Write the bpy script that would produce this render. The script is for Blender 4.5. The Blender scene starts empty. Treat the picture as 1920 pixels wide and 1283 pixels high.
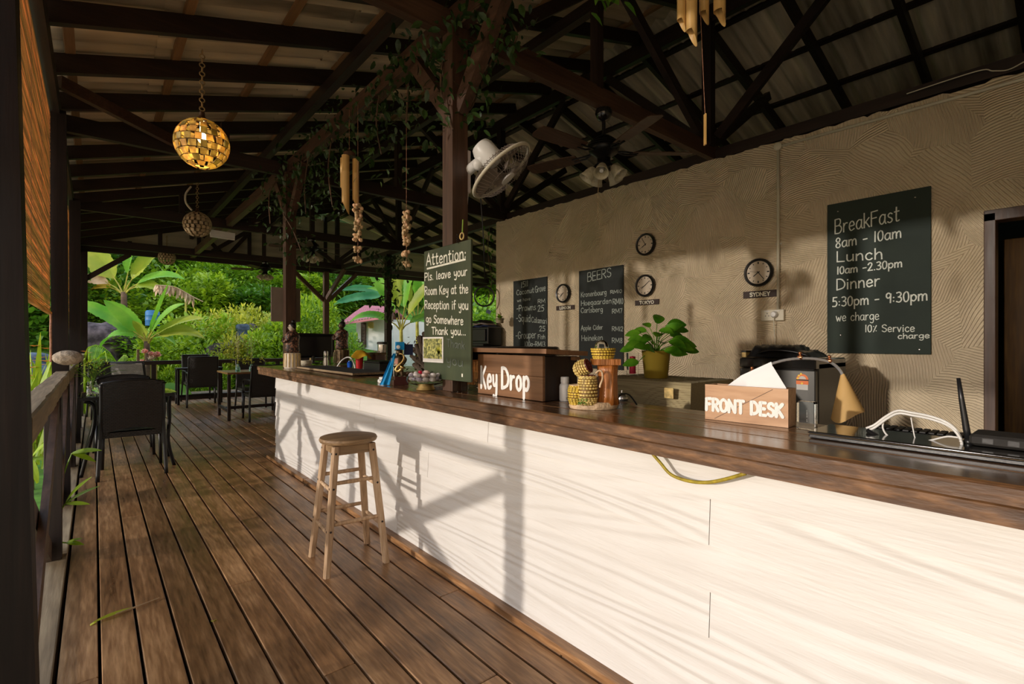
import bpy, bmesh, math, random
from mathutils import Vector, Matrix, Quaternion
R = random.Random(7)
PI = math.pi
SC = bpy.context.scene
COL = SC.collection

# ------------------------------------------------------------------ camera, sky, sun, exposure
FPX, CX, CY, EYE = 930.0, 960.0, 641.5, 1.25
TH = math.atan((CX - 177.0) / FPX)
SN, CS = math.sin(TH), math.cos(TH)
cam = bpy.data.cameras.new('camera'); cam.sensor_fit = 'HORIZONTAL'; cam.sensor_width = 36.0
cam.lens = FPX / 1920.0 * 36.0; cam.clip_start = 0.05; cam.clip_end = 300
camo = bpy.data.objects.new('camera', cam); COL.objects.link(camo)
camo.location = (0, 0, EYE); camo.rotation_euler = (PI / 2, 0, -TH)
SC.camera = camo
W = bpy.data.worlds.new('sky'); SC.world = W; W.use_nodes = True
wn = W.node_tree.nodes; wl = W.node_tree.links
for n in list(wn): wn.remove(n)
wo = wn.new('ShaderNodeOutputWorld'); wb = wn.new('ShaderNodeBackground'); wb.inputs[1].default_value = 2.0
tc = wn.new('ShaderNodeTexCoord'); sx = wn.new('ShaderNodeSeparateXYZ'); rp = wn.new('ShaderNodeValToRGB')
rp.color_ramp.elements[0].position = 0.0; rp.color_ramp.elements[0].color = (1.0, 0.74, 0.46, 1)
rp.color_ramp.elements[1].position = 0.55; rp.color_ramp.elements[1].color = (0.62, 0.74, 0.92, 1)
wl.new(tc.outputs['Generated'], sx.inputs[0]); wl.new(sx.outputs['Z'], rp.inputs[0])
wl.new(rp.outputs[0], wb.inputs[0]); wl.new(wb.outputs[0], wo.inputs[0])
SUN_DIR = Vector((1.0, -0.15, -0.178))
sun = bpy.data.lights.new('sun', 'SUN'); sun.energy = 2.35; sun.color = (1.0, 0.90, 0.80); sun.angle = math.radians(1.4)
suno = bpy.data.objects.new('sun', sun); COL.objects.link(suno); suno.location = (-8, 4, 5)
suno.rotation_euler = SUN_DIR.to_track_quat('-Z', 'Y').to_euler()
vs = SC.view_settings; vs.view_transform = 'Standard'; vs.look = 'None'; vs.gamma = 1.0; vs.exposure = 0.0
vs.use_curve_mapping = False

# ------------------------------------------------------------------ measuring
def at(px, py, X=None, Y=None, Z=None, D=None):
    """the world point seen at a photo pixel on the plane X, Y, Z or at depth D"""
    u = (px - CX) / FPX; v = (CY - py) / FPX
    r = (u * CS + SN, CS - u * SN, v)
    if X is not None: t = X / r[0]
    elif Y is not None: t = Y / r[1]
    elif Z is not None: t = (Z - EYE) / r[2]
    else: t = D
    return Vector((r[0] * t, r[1] * t, EYE + r[2] * t))

# ------------------------------------------------------------------ materials
MATS = {}
def mat(name, col, rough=0.6, metal=0.0, var=0.25, scale=6.0, stretch=(1, 1, 1), bump=0.0, col2=None, bscale=None,
        coat=0.0, island=0.0, trans=0.0, alpha=1.0, spec=0.5, trl=0.0, emit=None, estr=0.0, detail=4.0, contrast=(0.3, 0.7), ior=1.45):
    m = bpy.data.materials.new(name); m.use_nodes = True; MATS[name] = m
    nt = m.node_tree; N = nt.nodes; L = nt.links
    b = N['Principled BSDF']; out = N['Material Output']
    b.inputs['Roughness'].default_value = rough; b.inputs['Metallic'].default_value = metal
    b.inputs['Coat Weight'].default_value = coat; b.inputs['Coat Roughness'].default_value = 0.15
    b.inputs['Transmission Weight'].default_value = trans; b.inputs['Alpha'].default_value = alpha
    b.inputs['Specular IOR Level'].default_value = spec; b.inputs['IOR'].default_value = ior
    c4 = lambda c: (c[0], c[1], c[2], 1)
    tcn = N.new('ShaderNodeTexCoord'); mp = N.new('ShaderNodeMapping'); mp.inputs['Scale'].default_value = stretch
    L.new(tcn.outputs['Object'], mp.inputs[0])
    no = N.new('ShaderNodeTexNoise'); no.inputs['Scale'].default_value = scale; no.inputs['Detail'].default_value = detail
    L.new(mp.outputs[0], no.inputs[0])
    ra = N.new('ShaderNodeValToRGB'); L.new(no.outputs[0], ra.inputs[0])
    a = tuple(max(0, x * (1 - var)) for x in col); c = col2 if col2 else tuple(min(1, x * (1 + var)) for x in col)
    ra.color_ramp.elements[0].position = contrast[0]; ra.color_ramp.elements[0].color = c4(a if not col2 else col)
    ra.color_ramp.elements[1].position = contrast[1]; ra.color_ramp.elements[1].color = c4(c)
    colout = ra.outputs[0]
    if island > 0:
        ge = N.new('ShaderNodeNewGeometry'); hs = N.new('ShaderNodeHueSaturation')
        mr = N.new('ShaderNodeMapRange'); mr.inputs[3].default_value = 1 - island; mr.inputs[4].default_value = 1 + island
        L.new(ge.outputs['Random Per Island'], mr.inputs[0]); L.new(mr.outputs[0], hs.inputs['Value'])
        mr2 = N.new('ShaderNodeMapRange'); mr2.inputs[3].default_value = 0.5 + 0.03 * island; mr2.inputs[4].default_value = 0.5 - 0.05 * island
        L.new(ge.outputs['Random Per Island'], mr2.inputs[0]); L.new(mr2.outputs[0], hs.inputs['Hue'])
        L.new(colout, hs.inputs['Color']); colout = hs.outputs[0]
    L.new(colout, b.inputs['Base Color'])
    if bump > 0:
        n2 = N.new('ShaderNodeTexNoise'); n2.inputs['Scale'].default_value = bscale or scale * 3; n2.inputs['Detail'].default_value = 5
        L.new(mp.outputs[0], n2.inputs[0]); bp = N.new('ShaderNodeBump'); bp.inputs['Strength'].default_value = bump
        bp.inputs['Distance'].default_value = 0.02
        L.new(n2.outputs[0], bp.inputs['Height']); L.new(bp.outputs[0], b.inputs['Normal'])
    if emit:
        b.inputs['Emission Color'].default_value = c4(emit); b.inputs['Emission Strength'].default_value = estr
    if trl > 0:
        tr = N.new('ShaderNodeBsdfTranslucent'); L.new(colout, tr.inputs[0]); mx = N.new('ShaderNodeMixShader'); mx.inputs[0].default_value = trl
        L.new(b.outputs[0], mx.inputs[1]); L.new(tr.outputs[0], mx.inputs[2]); L.new(mx.outputs[0], out.inputs[0])
    return m

def grain(name, cols, axis, rough=0.5, scale=3.0, bump=0.3, coat=0.0, island=0.2, pos=(0.2, 0.5, 0.8), fine=60.0, stretch=0.06, spec=0.5):
    """wood with grain along one axis"""
    m = bpy.data.materials.new(name); m.use_nodes = True; MATS[name] = m
    nt = m.node_tree; N = nt.nodes; L = nt.links; b = N['Principled BSDF']
    b.inputs['Coat Weight'].default_value = coat; b.inputs['Coat Roughness'].default_value = 0.22; b.inputs['Specular IOR Level'].default_value = spec
    t = N.new('ShaderNodeTexCoord'); mp = N.new('ShaderNodeMapping')
    s = [1, 1, 1]; s[axis] = stretch; mp.inputs['Scale'].default_value = s
    L.new(t.outputs['Object'], mp.inputs[0])
    ge = N.new('ShaderNodeNewGeometry')
    ad = N.new('ShaderNodeVectorMath'); ad.operation = 'ADD'; mu = N.new('ShaderNodeMath'); mu.operation = 'MULTIPLY'; mu.inputs[1].default_value = 37.0
    L.new(ge.outputs['Random Per Island'], mu.inputs[0]); cb = N.new('ShaderNodeCombineXYZ')
    for i in range(3): L.new(mu.outputs[0], cb.inputs[i])
    L.new(mp.outputs[0], ad.inputs[0]); L.new(cb.outputs[0], ad.inputs[1])
    n1 = N.new('ShaderNodeTexNoise'); n1.inputs['Scale'].default_value = scale * 4; n1.inputs['Detail'].default_value = 6; n1.inputs['Roughness'].default_value = 0.65
    n2 = N.new('ShaderNodeTexNoise'); n2.inputs['Scale'].default_value = fine; n2.inputs['Detail'].default_value = 3
    n3 = N.new('ShaderNodeTexNoise'); n3.inputs['Scale'].default_value = scale * .5; n3.inputs['Detail'].default_value = 3
    L.new(ad.outputs[0], n1.inputs[0]); L.new(ad.outputs[0], n2.inputs[0]); L.new(t.outputs['Object'], n3.inputs[0])
    mx = N.new('ShaderNodeMath'); mx.operation = 'MULTIPLY_ADD'; mx.inputs[1].default_value = 0.35; L.new(n2.outputs[0], mx.inputs[0])
    m3 = N.new('ShaderNodeMath'); m3.operation = 'MULTIPLY'; m3.inputs[1].default_value = 0.45; L.new(n1.outputs[0], m3.inputs[0])
    m4 = N.new('ShaderNodeMath'); m4.operation = 'MULTIPLY_ADD'; m4.inputs[1].default_value = 0.3; L.new(n3.outputs[0], m4.inputs[0]); L.new(m3.outputs[0], m4.inputs[2])
    L.new(m4.outputs[0], mx.inputs[2])
    ra = N.new('ShaderNodeValToRGB'); cr = ra.color_ramp
    cr.elements[0].position = 0.36; cr.elements[1].position = 0.74
    cr.elements[0].color = (*cols[0], 1); cr.elements[1].color = (*cols[-1], 1)
    for i, c in enumerate(cols[1:-1]):
        e = cr.elements.new(0.36 + 0.38 * (i + 1) / (len(cols) - 1)); e.color = (*c, 1)
    L.new(mx.outputs[0], ra.inputs[0])
    hs = N.new('ShaderNodeHueSaturation'); mr = N.new('ShaderNodeMapRange'); mr.inputs[3].default_value = 1 - island; mr.inputs[4].default_value = 1 + island
    L.new(ge.outputs['Random Per Island'], mr.inputs[0]); L.new(mr.outputs[0], hs.inputs['Value']); L.new(ra.outputs[0], hs.inputs['Color'])
    L.new(hs.outputs[0], b.inputs['Base Color'])
    rr = N.new('ShaderNodeMapRange'); rr.inputs[1].default_value = .3; rr.inputs[2].default_value = .7
    rr.inputs[3].default_value = max(.05, rough - .1); rr.inputs[4].default_value = min(1, rough + .12)
    L.new(n1.outputs[0], rr.inputs[0]); L.new(rr.outputs[0], b.inputs['Roughness'])
    if bump:
        bp = N.new('ShaderNodeBump'); bp.inputs['Strength'].default_value = bump; bp.inputs['Distance'].default_value = 0.006
        L.new(mx.outputs[0], bp.inputs['Height']); L.new(bp.outputs[0], b.inputs['Normal'])
    return m

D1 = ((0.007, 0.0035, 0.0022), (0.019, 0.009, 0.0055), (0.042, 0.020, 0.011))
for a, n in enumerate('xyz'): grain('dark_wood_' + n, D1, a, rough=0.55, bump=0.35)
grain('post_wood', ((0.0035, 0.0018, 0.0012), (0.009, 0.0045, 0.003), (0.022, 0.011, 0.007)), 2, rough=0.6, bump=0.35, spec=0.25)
BR = ((0.026, 0.012, 0.007), (0.065, 0.031, 0.017), (0.125, 0.064, 0.036))
for a, n in enumerate('xyz'): grain('brown_wood_' + n, BR, a, rough=0.5, bump=0.3)
grain('deck_wood', ((0.060, 0.026, 0.010), (0.27, 0.135, 0.055), (0.60, 0.34, 0.155)), 1, rough=0.36, scale=2.2, bump=0.5, island=0.30, stretch=0.10, fine=70)
grain('counter_wood', ((0.042, 0.019, 0.008), (0.125, 0.062, 0.027), (0.25, 0.13, 0.058)), 1, rough=0.27, scale=2.5, bump=0.22, coat=0.5, island=0.12)
grain('counter_edge', ((0.022, 0.010, 0.005), (0.105, 0.048, 0.018), (0.36, 0.18, 0.075)), 1, rough=0.5, scale=3, bump=0.8, island=0.15, stretch=0.22)
grain('stool_wood', ((0.12, 0.062, 0.028), (0.42, 0.27, 0.15), (0.68, 0.50, 0.33)), 2, rough=0.6, scale=4, bump=0.5, island=0.2)
grain('stool_seat_wood', ((0.085, 0.042, 0.016), (0.26, 0.16, 0.075), (0.42, 0.28, 0.15)), 0, rough=0.55, scale=5, bump=0.4, island=0.1)
grain('key_wood', ((0.12, 0.050, 0.020), (0.22, 0.105, 0.045), (0.30, 0.15, 0.07)), 1, rough=0.45, scale=3, bump=0.2, island=0.06)
grain('desk_wood', ((0.33, 0.17, 0.09), (0.54, 0.32, 0.18), (0.68, 0.44, 0.28)), 1, rough=0.6, scale=4, bump=0.3, island=0.08)
grain('rail_wood', ((0.09, 0.058, 0.028), (0.22, 0.15, 0.08), (0.38, 0.28, 0.16)), 1, rough=0.7, scale=4, bump=0.6, island=0.1)
grain('batten_wood', ((0.14, 0.075, 0.03), (0.27, 0.15, 0.065), (0.38, 0.22, 0.10)), 1, rough=0.7, bump=0.3)
grain('bamboo', ((0.42, 0.23, 0.06), (0.66, 0.40, 0.13), (0.78, 0.52, 0.21)), 2, rough=0.4, scale=3, bump=0.1, island=0.15)
grain('table_wood', ((0.10, 0.045, 0.018), (0.24, 0.115, 0.045), (0.36, 0.19, 0.08)), 0, rough=0.3, bump=0.15)
grain('door_wood', ((0.06, 0.028, 0.008), (0.20, 0.10, 0.022), (0.40, 0.22, 0.05)), 2, rough=0.4, bump=0.15)

# painted lap boards with raised grain
def panel_mat():
    m = bpy.data.materials.new('white_boards'); m.use_nodes = True; MATS['white_boards'] = m
    N = m.node_tree.nodes; L = m.node_tree.links; b = N['Principled BSDF']; b.inputs['Roughness'].default_value = 0.5
    t = N.new('ShaderNodeTexCoord'); mp = N.new('ShaderNodeMapping'); mp.inputs['Scale'].default_value = (1, 0.10, 1); L.new(t.outputs['Object'], mp.inputs[0])
    ge = N.new('ShaderNodeNewGeometry'); mu = N.new('ShaderNodeMath'); mu.operation = 'MULTIPLY'; mu.inputs[1].default_value = 23
    L.new(ge.outputs['Random Per Island'], mu.inputs[0]); cb = N.new('ShaderNodeCombineXYZ'); L.new(mu.outputs[0], cb.inputs[1]); L.new(mu.outputs[0], cb.inputs[0])
    ad = N.new('ShaderNodeVectorMath'); L.new(mp.outputs[0], ad.inputs[0]); L.new(cb.outputs[0], ad.inputs[1])
    n = N.new('ShaderNodeTexNoise'); n.inputs['Scale'].default_value = 3.0; n.inputs['Detail'].default_value = 1.5; L.new(ad.outputs[0], n.inputs[0])
    k = N.new('ShaderNodeMath'); k.operation = 'MULTIPLY'; k.inputs[1].default_value = 120; L.new(n.outputs[0], k.inputs[0])
    s = N.new('ShaderNodeMath'); s.operation = 'SINE'; L.new(k.outputs[0], s.inputs[0])
    n2 = N.new('ShaderNodeTexNoise'); n2.inputs['Scale'].default_value = 90; L.new(ad.outputs[0], n2.inputs[0])
    a2 = N.new('ShaderNodeMath'); a2.operation = 'ADD'; L.new(s.outputs[0], a2.inputs[0]); L.new(n2.outputs[0], a2.inputs[1])
    bp = N.new('ShaderNodeBump'); bp.inputs['Strength'].default_value = 0.55; bp.inputs['Distance'].default_value = 0.004
    L.new(a2.outputs[0], bp.inputs['Height']); L.new(bp.outputs[0], b.inputs['Normal'])
    r = N.new('ShaderNodeValToRGB'); n3 = N.new('ShaderNodeTexNoise'); n3.inputs['Scale'].default_value = 4; L.new(t.outputs['Object'], n3.inputs[0]); L.new(n3.outputs[0], r.inputs[0])
    r.color_ramp.elements[0].color = (0.67, 0.64, 0.595, 1); r.color_ramp.elements[1].color = (0.745, 0.72, 0.68, 1)
    L.new(r.outputs[0], b.inputs['Base Color'])
panel_mat()

# hand-combed plaster: patches of ridges, each patch at its own angle
def stucco_mat(name, c1, c2):
    m = bpy.data.materials.new(name); m.use_nodes = True; MATS[name] = m
    N = m.node_tree.nodes; L = m.node_tree.links; b = N['Principled BSDF']; b.inputs['Roughness'].default_value = 0.85
    t = N.new('ShaderNodeTexCoord'); se = N.new('ShaderNodeSeparateXYZ')
    nd = N.new('ShaderNodeTexNoise'); nd.inputs['Scale'].default_value = 2.2; nd.inputs['Detail'].default_value = 1.0; L.new(t.outputs['Object'], nd.inputs[0])
    ma = N.new('ShaderNodeVectorMath'); ma.operation = 'MULTIPLY_ADD'; ma.inputs[1].default_value = (0.16, 0.16, 0.16)
    L.new(nd.outputs['Color'], ma.inputs[0]); L.new(t.outputs['Object'], ma.inputs[2])
    vo = N.new('ShaderNodeTexVoronoi'); vo.inputs['Scale'].default_value = 2.9; L.new(ma.outputs[0], vo.inputs[0])
    sc = N.new('ShaderNodeSeparateColor'); L.new(vo.outputs['Color'], sc.inputs[0])
    an = N.new('ShaderNodeMath'); an.operation = 'MULTIPLY'; an.inputs[1].default_value = 3.1; L.new(sc.outputs[0], an.inputs[0])
    co = N.new('ShaderNodeMath'); co.operation = 'COSINE'; L.new(an.outputs[0], co.inputs[0])
    si = N.new('ShaderNodeMath'); si.operation = 'SINE'; L.new(an.outputs[0], si.inputs[0])
    L.new(ma.outputs[0], se.inputs[0])
    m1 = N.new('ShaderNodeMath'); m1.operation = 'MULTIPLY'; L.new(se.outputs[1], m1.inputs[0]); L.new(co.outputs[0], m1.inputs[1])
    m2 = N.new('ShaderNodeMath'); m2.operation = 'MULTIPLY_ADD'; L.new(se.outputs[2], m2.inputs[0]); L.new(si.outputs[0], m2.inputs[1]); L.new(m1.outputs[0], m2.inputs[2])
    f = N.new('ShaderNodeMath'); f.operation = 'MULTIPLY'; f.inputs[1].default_value = 2 * PI / 0.0185; L.new(m2.outputs[0], f.inputs[0])
    s = N.new('ShaderNodeMath'); s.operation = 'SINE'; L.new(f.outputs[0], s.inputs[0])
    n2 = N.new('ShaderNodeTexNoise'); n2.inputs['Scale'].default_value = 26; n2.inputs['Detail'].default_value = 4; L.new(t.outputs['Object'], n2.inputs[0])
    h = N.new('ShaderNodeMath'); h.operation = 'MULTIPLY_ADD'; h.inputs[1].default_value = 1.6; L.new(n2.outputs[0], h.inputs[0]); L.new(s.outputs[0], h.inputs[2])
    bp = N.new('ShaderNodeBump'); bp.inputs['Strength'].default_value = 0.95; bp.inputs['Distance'].default_value = 0.0065
    L.new(h.outputs[0], bp.inputs['Height']); L.new(bp.outputs[0], b.inputs['Normal'])
    r = N.new('ShaderNodeValToRGB'); n3 = N.new('ShaderNodeTexNoise'); n3.inputs['Scale'].default_value = 1.3; n3.inputs['Detail'].default_value = 6
    L.new(t.outputs['Object'], n3.inputs[0]); L.new(n3.outputs[0], r.inputs[0])
    r.color_ramp.elements[0].position = .3; r.color_ramp.elements[0].color = (*c1, 1); r.color_ramp.elements[1].position = .7; r.color_ramp.elements[1].color = (*c2, 1)
    L.new(r.outputs[0], b.inputs['Base Color'])
stucco_mat('plaster', (0.78, 0.63, 0.41), (0.86, 0.72, 0.51))

# woven rattan / basket: over-under weave bump
def weave_mat(name, c1, c2, su, sv, rough=0.45, ax=(0, 2), strength=0.9):
    m = bpy.data.materials.new(name); m.use_nodes = True; MATS[name] = m
    N = m.node_tree.nodes; L = m.node_tree.links; b = N['Principled BSDF']; b.inputs['Roughness'].default_value = rough
    t = N.new('ShaderNodeTexCoord'); se = N.new('ShaderNodeSeparateXYZ'); L.new(t.outputs['Object'], se.inputs[0])
    cb = N.new('ShaderNodeCombineXYZ'); L.new(se.outputs[ax[0]], cb.inputs[0]); L.new(se.outputs[ax[1]], cb.inputs[1])
    br = N.new('ShaderNodeTexBrick'); br.inputs['Scale'].default_value = 1.0; br.inputs['Brick Width'].default_value = su; br.inputs['Row Height'].default_value = sv
    br.inputs['Mortar Size'].default_value = sv * .22; br.inputs['Mortar Smooth'].default_value = 1.0
    br.inputs['Color1'].default_value = (*c2, 1); br.inputs['Color2'].default_value = tuple(x * .8 for x in c2) + (1,); br.inputs['Mortar'].default_value = (*c1, 1)
    L.new(cb.outputs[0], br.inputs[0]); L.new(br.outputs[0], b.inputs['Base Color'])
    bp = N.new('ShaderNodeBump'); bp.inputs['Strength'].default_value = strength; bp.inputs['Distance'].default_value = 0.006; bp.invert = True
    L.new(br.outputs['Fac'], bp.inputs['Height']); L.new(bp.outputs[0], b.inputs['Normal'])
weave_mat('rattan', (0.0015, 0.0015, 0.002), (0.045, 0.039, 0.034), 0.028, 0.014, rough=0.32, strength=1.0)
weave_mat('rattan_sunlit', (0.05, 0.045, 0.04), (0.40, 0.36, 0.31), 0.026, 0.013)  # lighter rattan: sunlight on one chair back put into the colour
weave_mat('burlap', (0.26, 0.20, 0.10), (0.47, 0.385, 0.21), 0.006, 0.005, rough=0.9, strength=0.4)

mat('roof_sheet', (0.60, 0.51, 0.36), rough=0.85, var=0.62, scale=2.6, stretch=(0.22, 2.6, 0.22), bump=0.3, bscale=14)  # stain streaks, their contrast raised in colour to imitate light across the corrugations
mat('gable_board', (0.58, 0.53, 0.41), rough=0.8, var=0.25, scale=2, stretch=(0.3, 1, 3))
mat('black_metal', (0.010, 0.009, 0.009), rough=0.35, metal=0.6)
mat('black_frame', (0.008, 0.0075, 0.0075), rough=0.4)
mat('black_plastic', (0.012, 0.012, 0.013), rough=0.3)
mat('black_gloss', (0.012, 0.011, 0.010), rough=0.06, coat=0.5)
mat('board_green', (0.012, 0.024, 0.018), rough=0.7, var=0.35, scale=3, col2=(0.020, 0.034, 0.024))
mat('board_black', (0.009, 0.013, 0.011), rough=0.65, var=0.4, scale=3)
mat('board_olive', (0.030, 0.044, 0.022), rough=0.42, var=0.35, scale=5, stretch=(1, 2, .4), col2=(0.058, 0.072, 0.034))
mat('chalk', (0.72, 0.76, 0.70), rough=0.9, var=0.12, scale=60)
mat('chalk_faint', (0.36, 0.40, 0.36), rough=0.9, var=0.3, scale=40)
mat('chalk_faded', (0.13, 0.15, 0.125), rough=0.9, var=0.3, scale=40)
mat('chalk_cream', (0.80, 0.78, 0.66), rough=0.9, var=0.1, scale=60)
mat('white_paint', (0.84, 0.82, 0.78), rough=0.5, var=0.06, scale=20)
mat('white_plastic', (0.74, 0.73, 0.70), rough=0.35, var=0.05)
mat('cream_plastic', (0.62, 0.57, 0.44), rough=0.4, var=0.06)
mat('pinkish_white', (0.60, 0.52, 0.50), rough=0.5, var=0.05)
mat('paper', (0.84, 0.84, 0.85), rough=0.7, var=0.03)
mat('grey_steel', (0.09, 0.087, 0.08), rough=0.38, metal=0.55, var=0.08, scale=2)
mat('chrome', (0.80, 0.80, 0.82), rough=0.22, metal=0.7, var=0.02)
mat('brushed_steel', (0.55, 0.54, 0.52), rough=0.25, metal=1.0, var=0.08, stretch=(1, 1, .05), scale=30)
mat('gold', (0.50, 0.36, 0.05), rough=0.3, metal=0.6, var=0.05)
mat('brass', (0.55, 0.37, 0.13), rough=0.35, metal=0.75, var=0.15)
mat('copper', (0.50, 0.20, 0.09), rough=0.3, metal=0.9, var=0.1)
mat('glass', (0.96, 0.98, 0.97), rough=0.02, trans=1.0, var=0.0)
mat('thin_glass', (0.97, 0.98, 0.97), rough=0.02, trans=1.0, var=0.0, ior=1.10)
mat('green_glass', (0.70, 0.90, 0.84), rough=0.02, trans=1.0, var=0.0)
mat('teal_glass', (0.35, 0.75, 0.70), rough=0.05, trans=0.9, var=0.0)
mat('frosted_glass', (0.72, 0.66, 0.48), rough=0.35, trans=0.35, var=0.1, scale=18, bump=0.4)
mat('lantern_shell', (0.82, 0.60, 0.24), rough=0.4, var=0.5, scale=20, trl=0.5, island=0.45)
mat('lantern_pale', (0.55, 0.42, 0.26), rough=0.55, var=0.3, scale=16, trl=0.25)
mat('lantern_dark', (0.05, 0.022, 0.008), rough=0.5, var=0.4)
mat('bulb', (1, 0.85, 0.6), emit=(1.0, 0.72, 0.34), estr=4.0, var=0)
mat('chain', (0.34, 0.23, 0.10), rough=0.5, var=0.4, scale=30)
mat('rope', (0.40, 0.20, 0.12), rough=0.9, var=0.3, scale=60, bump=0.4)
mat('blind', (0.62, 0.38, 0.14), rough=0.45, var=0.4, scale=9, stretch=(1, .25, 6), island=0.4, trl=0.45)
mat('shell', (0.60, 0.42, 0.22), rough=0.45, var=0.35, scale=30, island=0.4)
mat('pebble', (0.60, 0.55, 0.53), rough=0.5, var=0.35, scale=24)
mat('pebble_lilac', (0.34, 0.30, 0.36), rough=0.5, var=0.35, scale=24)
mat('pebble_pink', (0.62, 0.45, 0.40), rough=0.5, var=0.35, scale=24)
mat('basket_core', (0.20, 0.105, 0.02), rough=0.5)
mat('stone', (0.36, 0.29, 0.21), rough=0.9, var=0.4, scale=22, bump=0.9, bscale=40)
mat('boulder', (0.030, 0.020, 0.022), rough=0.8, var=0.6, scale=4.5, bump=1.0, bscale=9, col2=(0.16, 0.12, 0.125), contrast=(.4, .72))
mat('boulder_blue', (0.03, 0.045, 0.075), rough=0.8, var=0.6, scale=3.2, bump=0.8, col2=(0.17, 0.23, 0.32))
mat('drum_blue', (0.03, 0.16, 0.36), rough=0.5, var=0.2)
mat('basket_yellow', (0.62, 0.42, 0.05), rough=0.35, var=0.35, scale=40, coat=0.3)
mat('basket_straw', (0.66, 0.49, 0.16), rough=0.4, var=0.4, scale=40, coat=0.3)
mat('ceramic_brown', (0.33, 0.11, 0.022), rough=0.3, var=0.5, scale=9, stretch=(3, 3, .4), coat=0.5, bump=0.5, bscale=22)
mat('ceramic_plum', (0.11, 0.025, 0.022), rough=0.25, var=0.3, coat=0.5)
mat('ceramic_sand', (0.62, 0.44, 0.27), rough=0.5, var=0.25, scale=20, bump=0.4)
mat('ceramic_green', (0.05, 0.30, 0.03), rough=0.4, var=0.4, scale=50)
mat('cloth_blue', (0.0, 0.24, 0.56), rough=0.75, var=0.2, scale=14)
mat('cloth_navy', (0.012, 0.02, 0.07), rough=0.8, var=0.2)
mat('cloth_yellow', (0.62, 0.36, 0.01), rough=0.8, var=0.2, scale=20)
mat('red_plastic', (0.55, 0.02, 0.025), rough=0.3, var=0.1)
mat('red_petals', (0.62, 0.015, 0.06), rough=0.6, var=0.2)
mat('blue_plastic', (0.01, 0.10, 0.55), rough=0.25, var=0.15)
mat('mat_black', (0.020, 0.018, 0.016), rough=0.75, var=0.3, scale=40)
mat('plum_lacquer', (0.075, 0.024, 0.020), rough=0.3, coat=0.4)
mat('bronze', (0.12, 0.085, 0.05), rough=0.35, metal=0.8, var=0.5, scale=40)
mat('doll_robe', (0.030, 0.020, 0.018), rough=0.45, var=0.9, scale=50, col2=(0.42, 0.20, 0.12), contrast=(0.48, 0.66))
mat('doll_hair', (0.008, 0.006, 0.006), rough=0.4)
mat('doll_face', (0.55, 0.47, 0.37), rough=0.5, var=0.05)
mat('wicker_pale', (0.62, 0.44, 0.16), rough=0.5, var=0.35, scale=40)
mat('orange_paper', (0.62, 0.30, 0.08), rough=0.6, var=0.5, scale=14, island=0.35)
mat('sign_brown', (0.035, 0.017, 0.012), rough=0.6, var=0.2)
mat('clock_face', (0.60, 0.50, 0.38), rough=0.5, var=0.1, scale=8)
mat('grey_panel', (0.23, 0.185, 0.15), rough=0.7, var=0.1)
mat('cord_yellow', (0.36, 0.27, 0.02), rough=0.5, var=0.4, scale=40)
mat('lamp_card', (0.72, 0.46, 0.17), rough=0.65, var=0.08, scale=10, trl=0.25)
mat('doorway_green', (0.06, 0.085, 0.085), rough=0.8, var=0.2)
mat('soil', (0.055, 0.042, 0.026), rough=0.95, var=0.5, scale=3)
mat('bounce_sand', (0.52, 0.44, 0.31), rough=0.95, var=0.2, scale=3)
mat('lawn', (0.10, 0.24, 0.025), rough=0.9, var=0.5, scale=5, detail=8)
mat('hillside', (0.020, 0.042, 0.010), rough=0.95, var=0.7, scale=1.2, detail=8)
mat('hut_wall', (0.80, 0.78, 0.74), rough=0.8, var=0.05)
mat('hut_roof', (0.50, 0.17, 0.19), rough=0.7, var=0.25, scale=3, stretch=(.4, 3, .4))
mat('planter_pot', (0.30, 0.24, 0.15), rough=0.8, var=0.3)
mat('photo_print', (0.10, 0.12, 0.04), rough=0.4, var=0.9, scale=55, col2=(0.62, 0.60, 0.20), contrast=(0.42, 0.6))
mat('sticker_orange', (0.75, 0.17, 0.03), rough=0.5, var=0.05)
mat('sticker_yellow', (0.85, 0.55, 0.05), rough=0.5, var=0.05)
mat('sticker_grey', (0.52, 0.50, 0.46), rough=0.5, var=0.08)
mat('socket_holes', (0.02, 0.02, 0.02), rough=0.6)
def leafm(name, c, c2, trl=0.35, rough=0.45, island=0.35, scale=5): mat(name, c, rough=rough, var=0.3, scale=scale, col2=c2, trl=trl, island=island)
leafm('leaf_bright', (0.17, 0.34, 0.010), (0.38, 0.54, 0.03))
leafm('leaf_mid', (0.11, 0.27, 0.010), (0.26, 0.45, 0.02))
leafm('leaf_deep', (0.036, 0.13, 0.010), (0.12, 0.28, 0.018))
leafm('leaf_yellow', (0.34, 0.42, 0.03), (0.58, 0.56, 0.06))
leafm('leaf_gold', (0.55, 0.36, 0.02), (0.70, 0.50, 0.05))
leafm('leaf_banana', (0.09, 0.34, 0.022), (0.27, 0.54, 0.05), island=0.1, scale=2)
leafm('leaf_banana_yellow', (0.22, 0.34, 0.03), (0.46, 0.50, 0.06), island=0.1, scale=2)
leafm('leaf_banana_blue', (0.03, 0.20, 0.085), (0.10, 0.36, 0.16), island=0.1, scale=2)
leafm('leaf_dry', (0.36, 0.24, 0.12), (0.62, 0.47, 0.29), trl=0.2)
leafm('leaf_pothos', (0.03, 0.16, 0.008), (0.14, 0.36, 0.02), trl=0.2, rough=0.25, island=0.2, scale=12)
leafm('leaf_vine', (0.012, 0.035, 0.006), (0.035, 0.080, 0.014), trl=0.15)
leafm('petal_orange', (0.80, 0.25, 0.03), (0.85, 0.40, 0.08), trl=0.3)
leafm('petal_pink', (0.80, 0.36, 0.27), (0.85, 0.55, 0.42), trl=0.3)
leafm('petal_white', (0.75, 0.66, 0.50), (0.85, 0.80, 0.70), trl=0.3)
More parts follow.
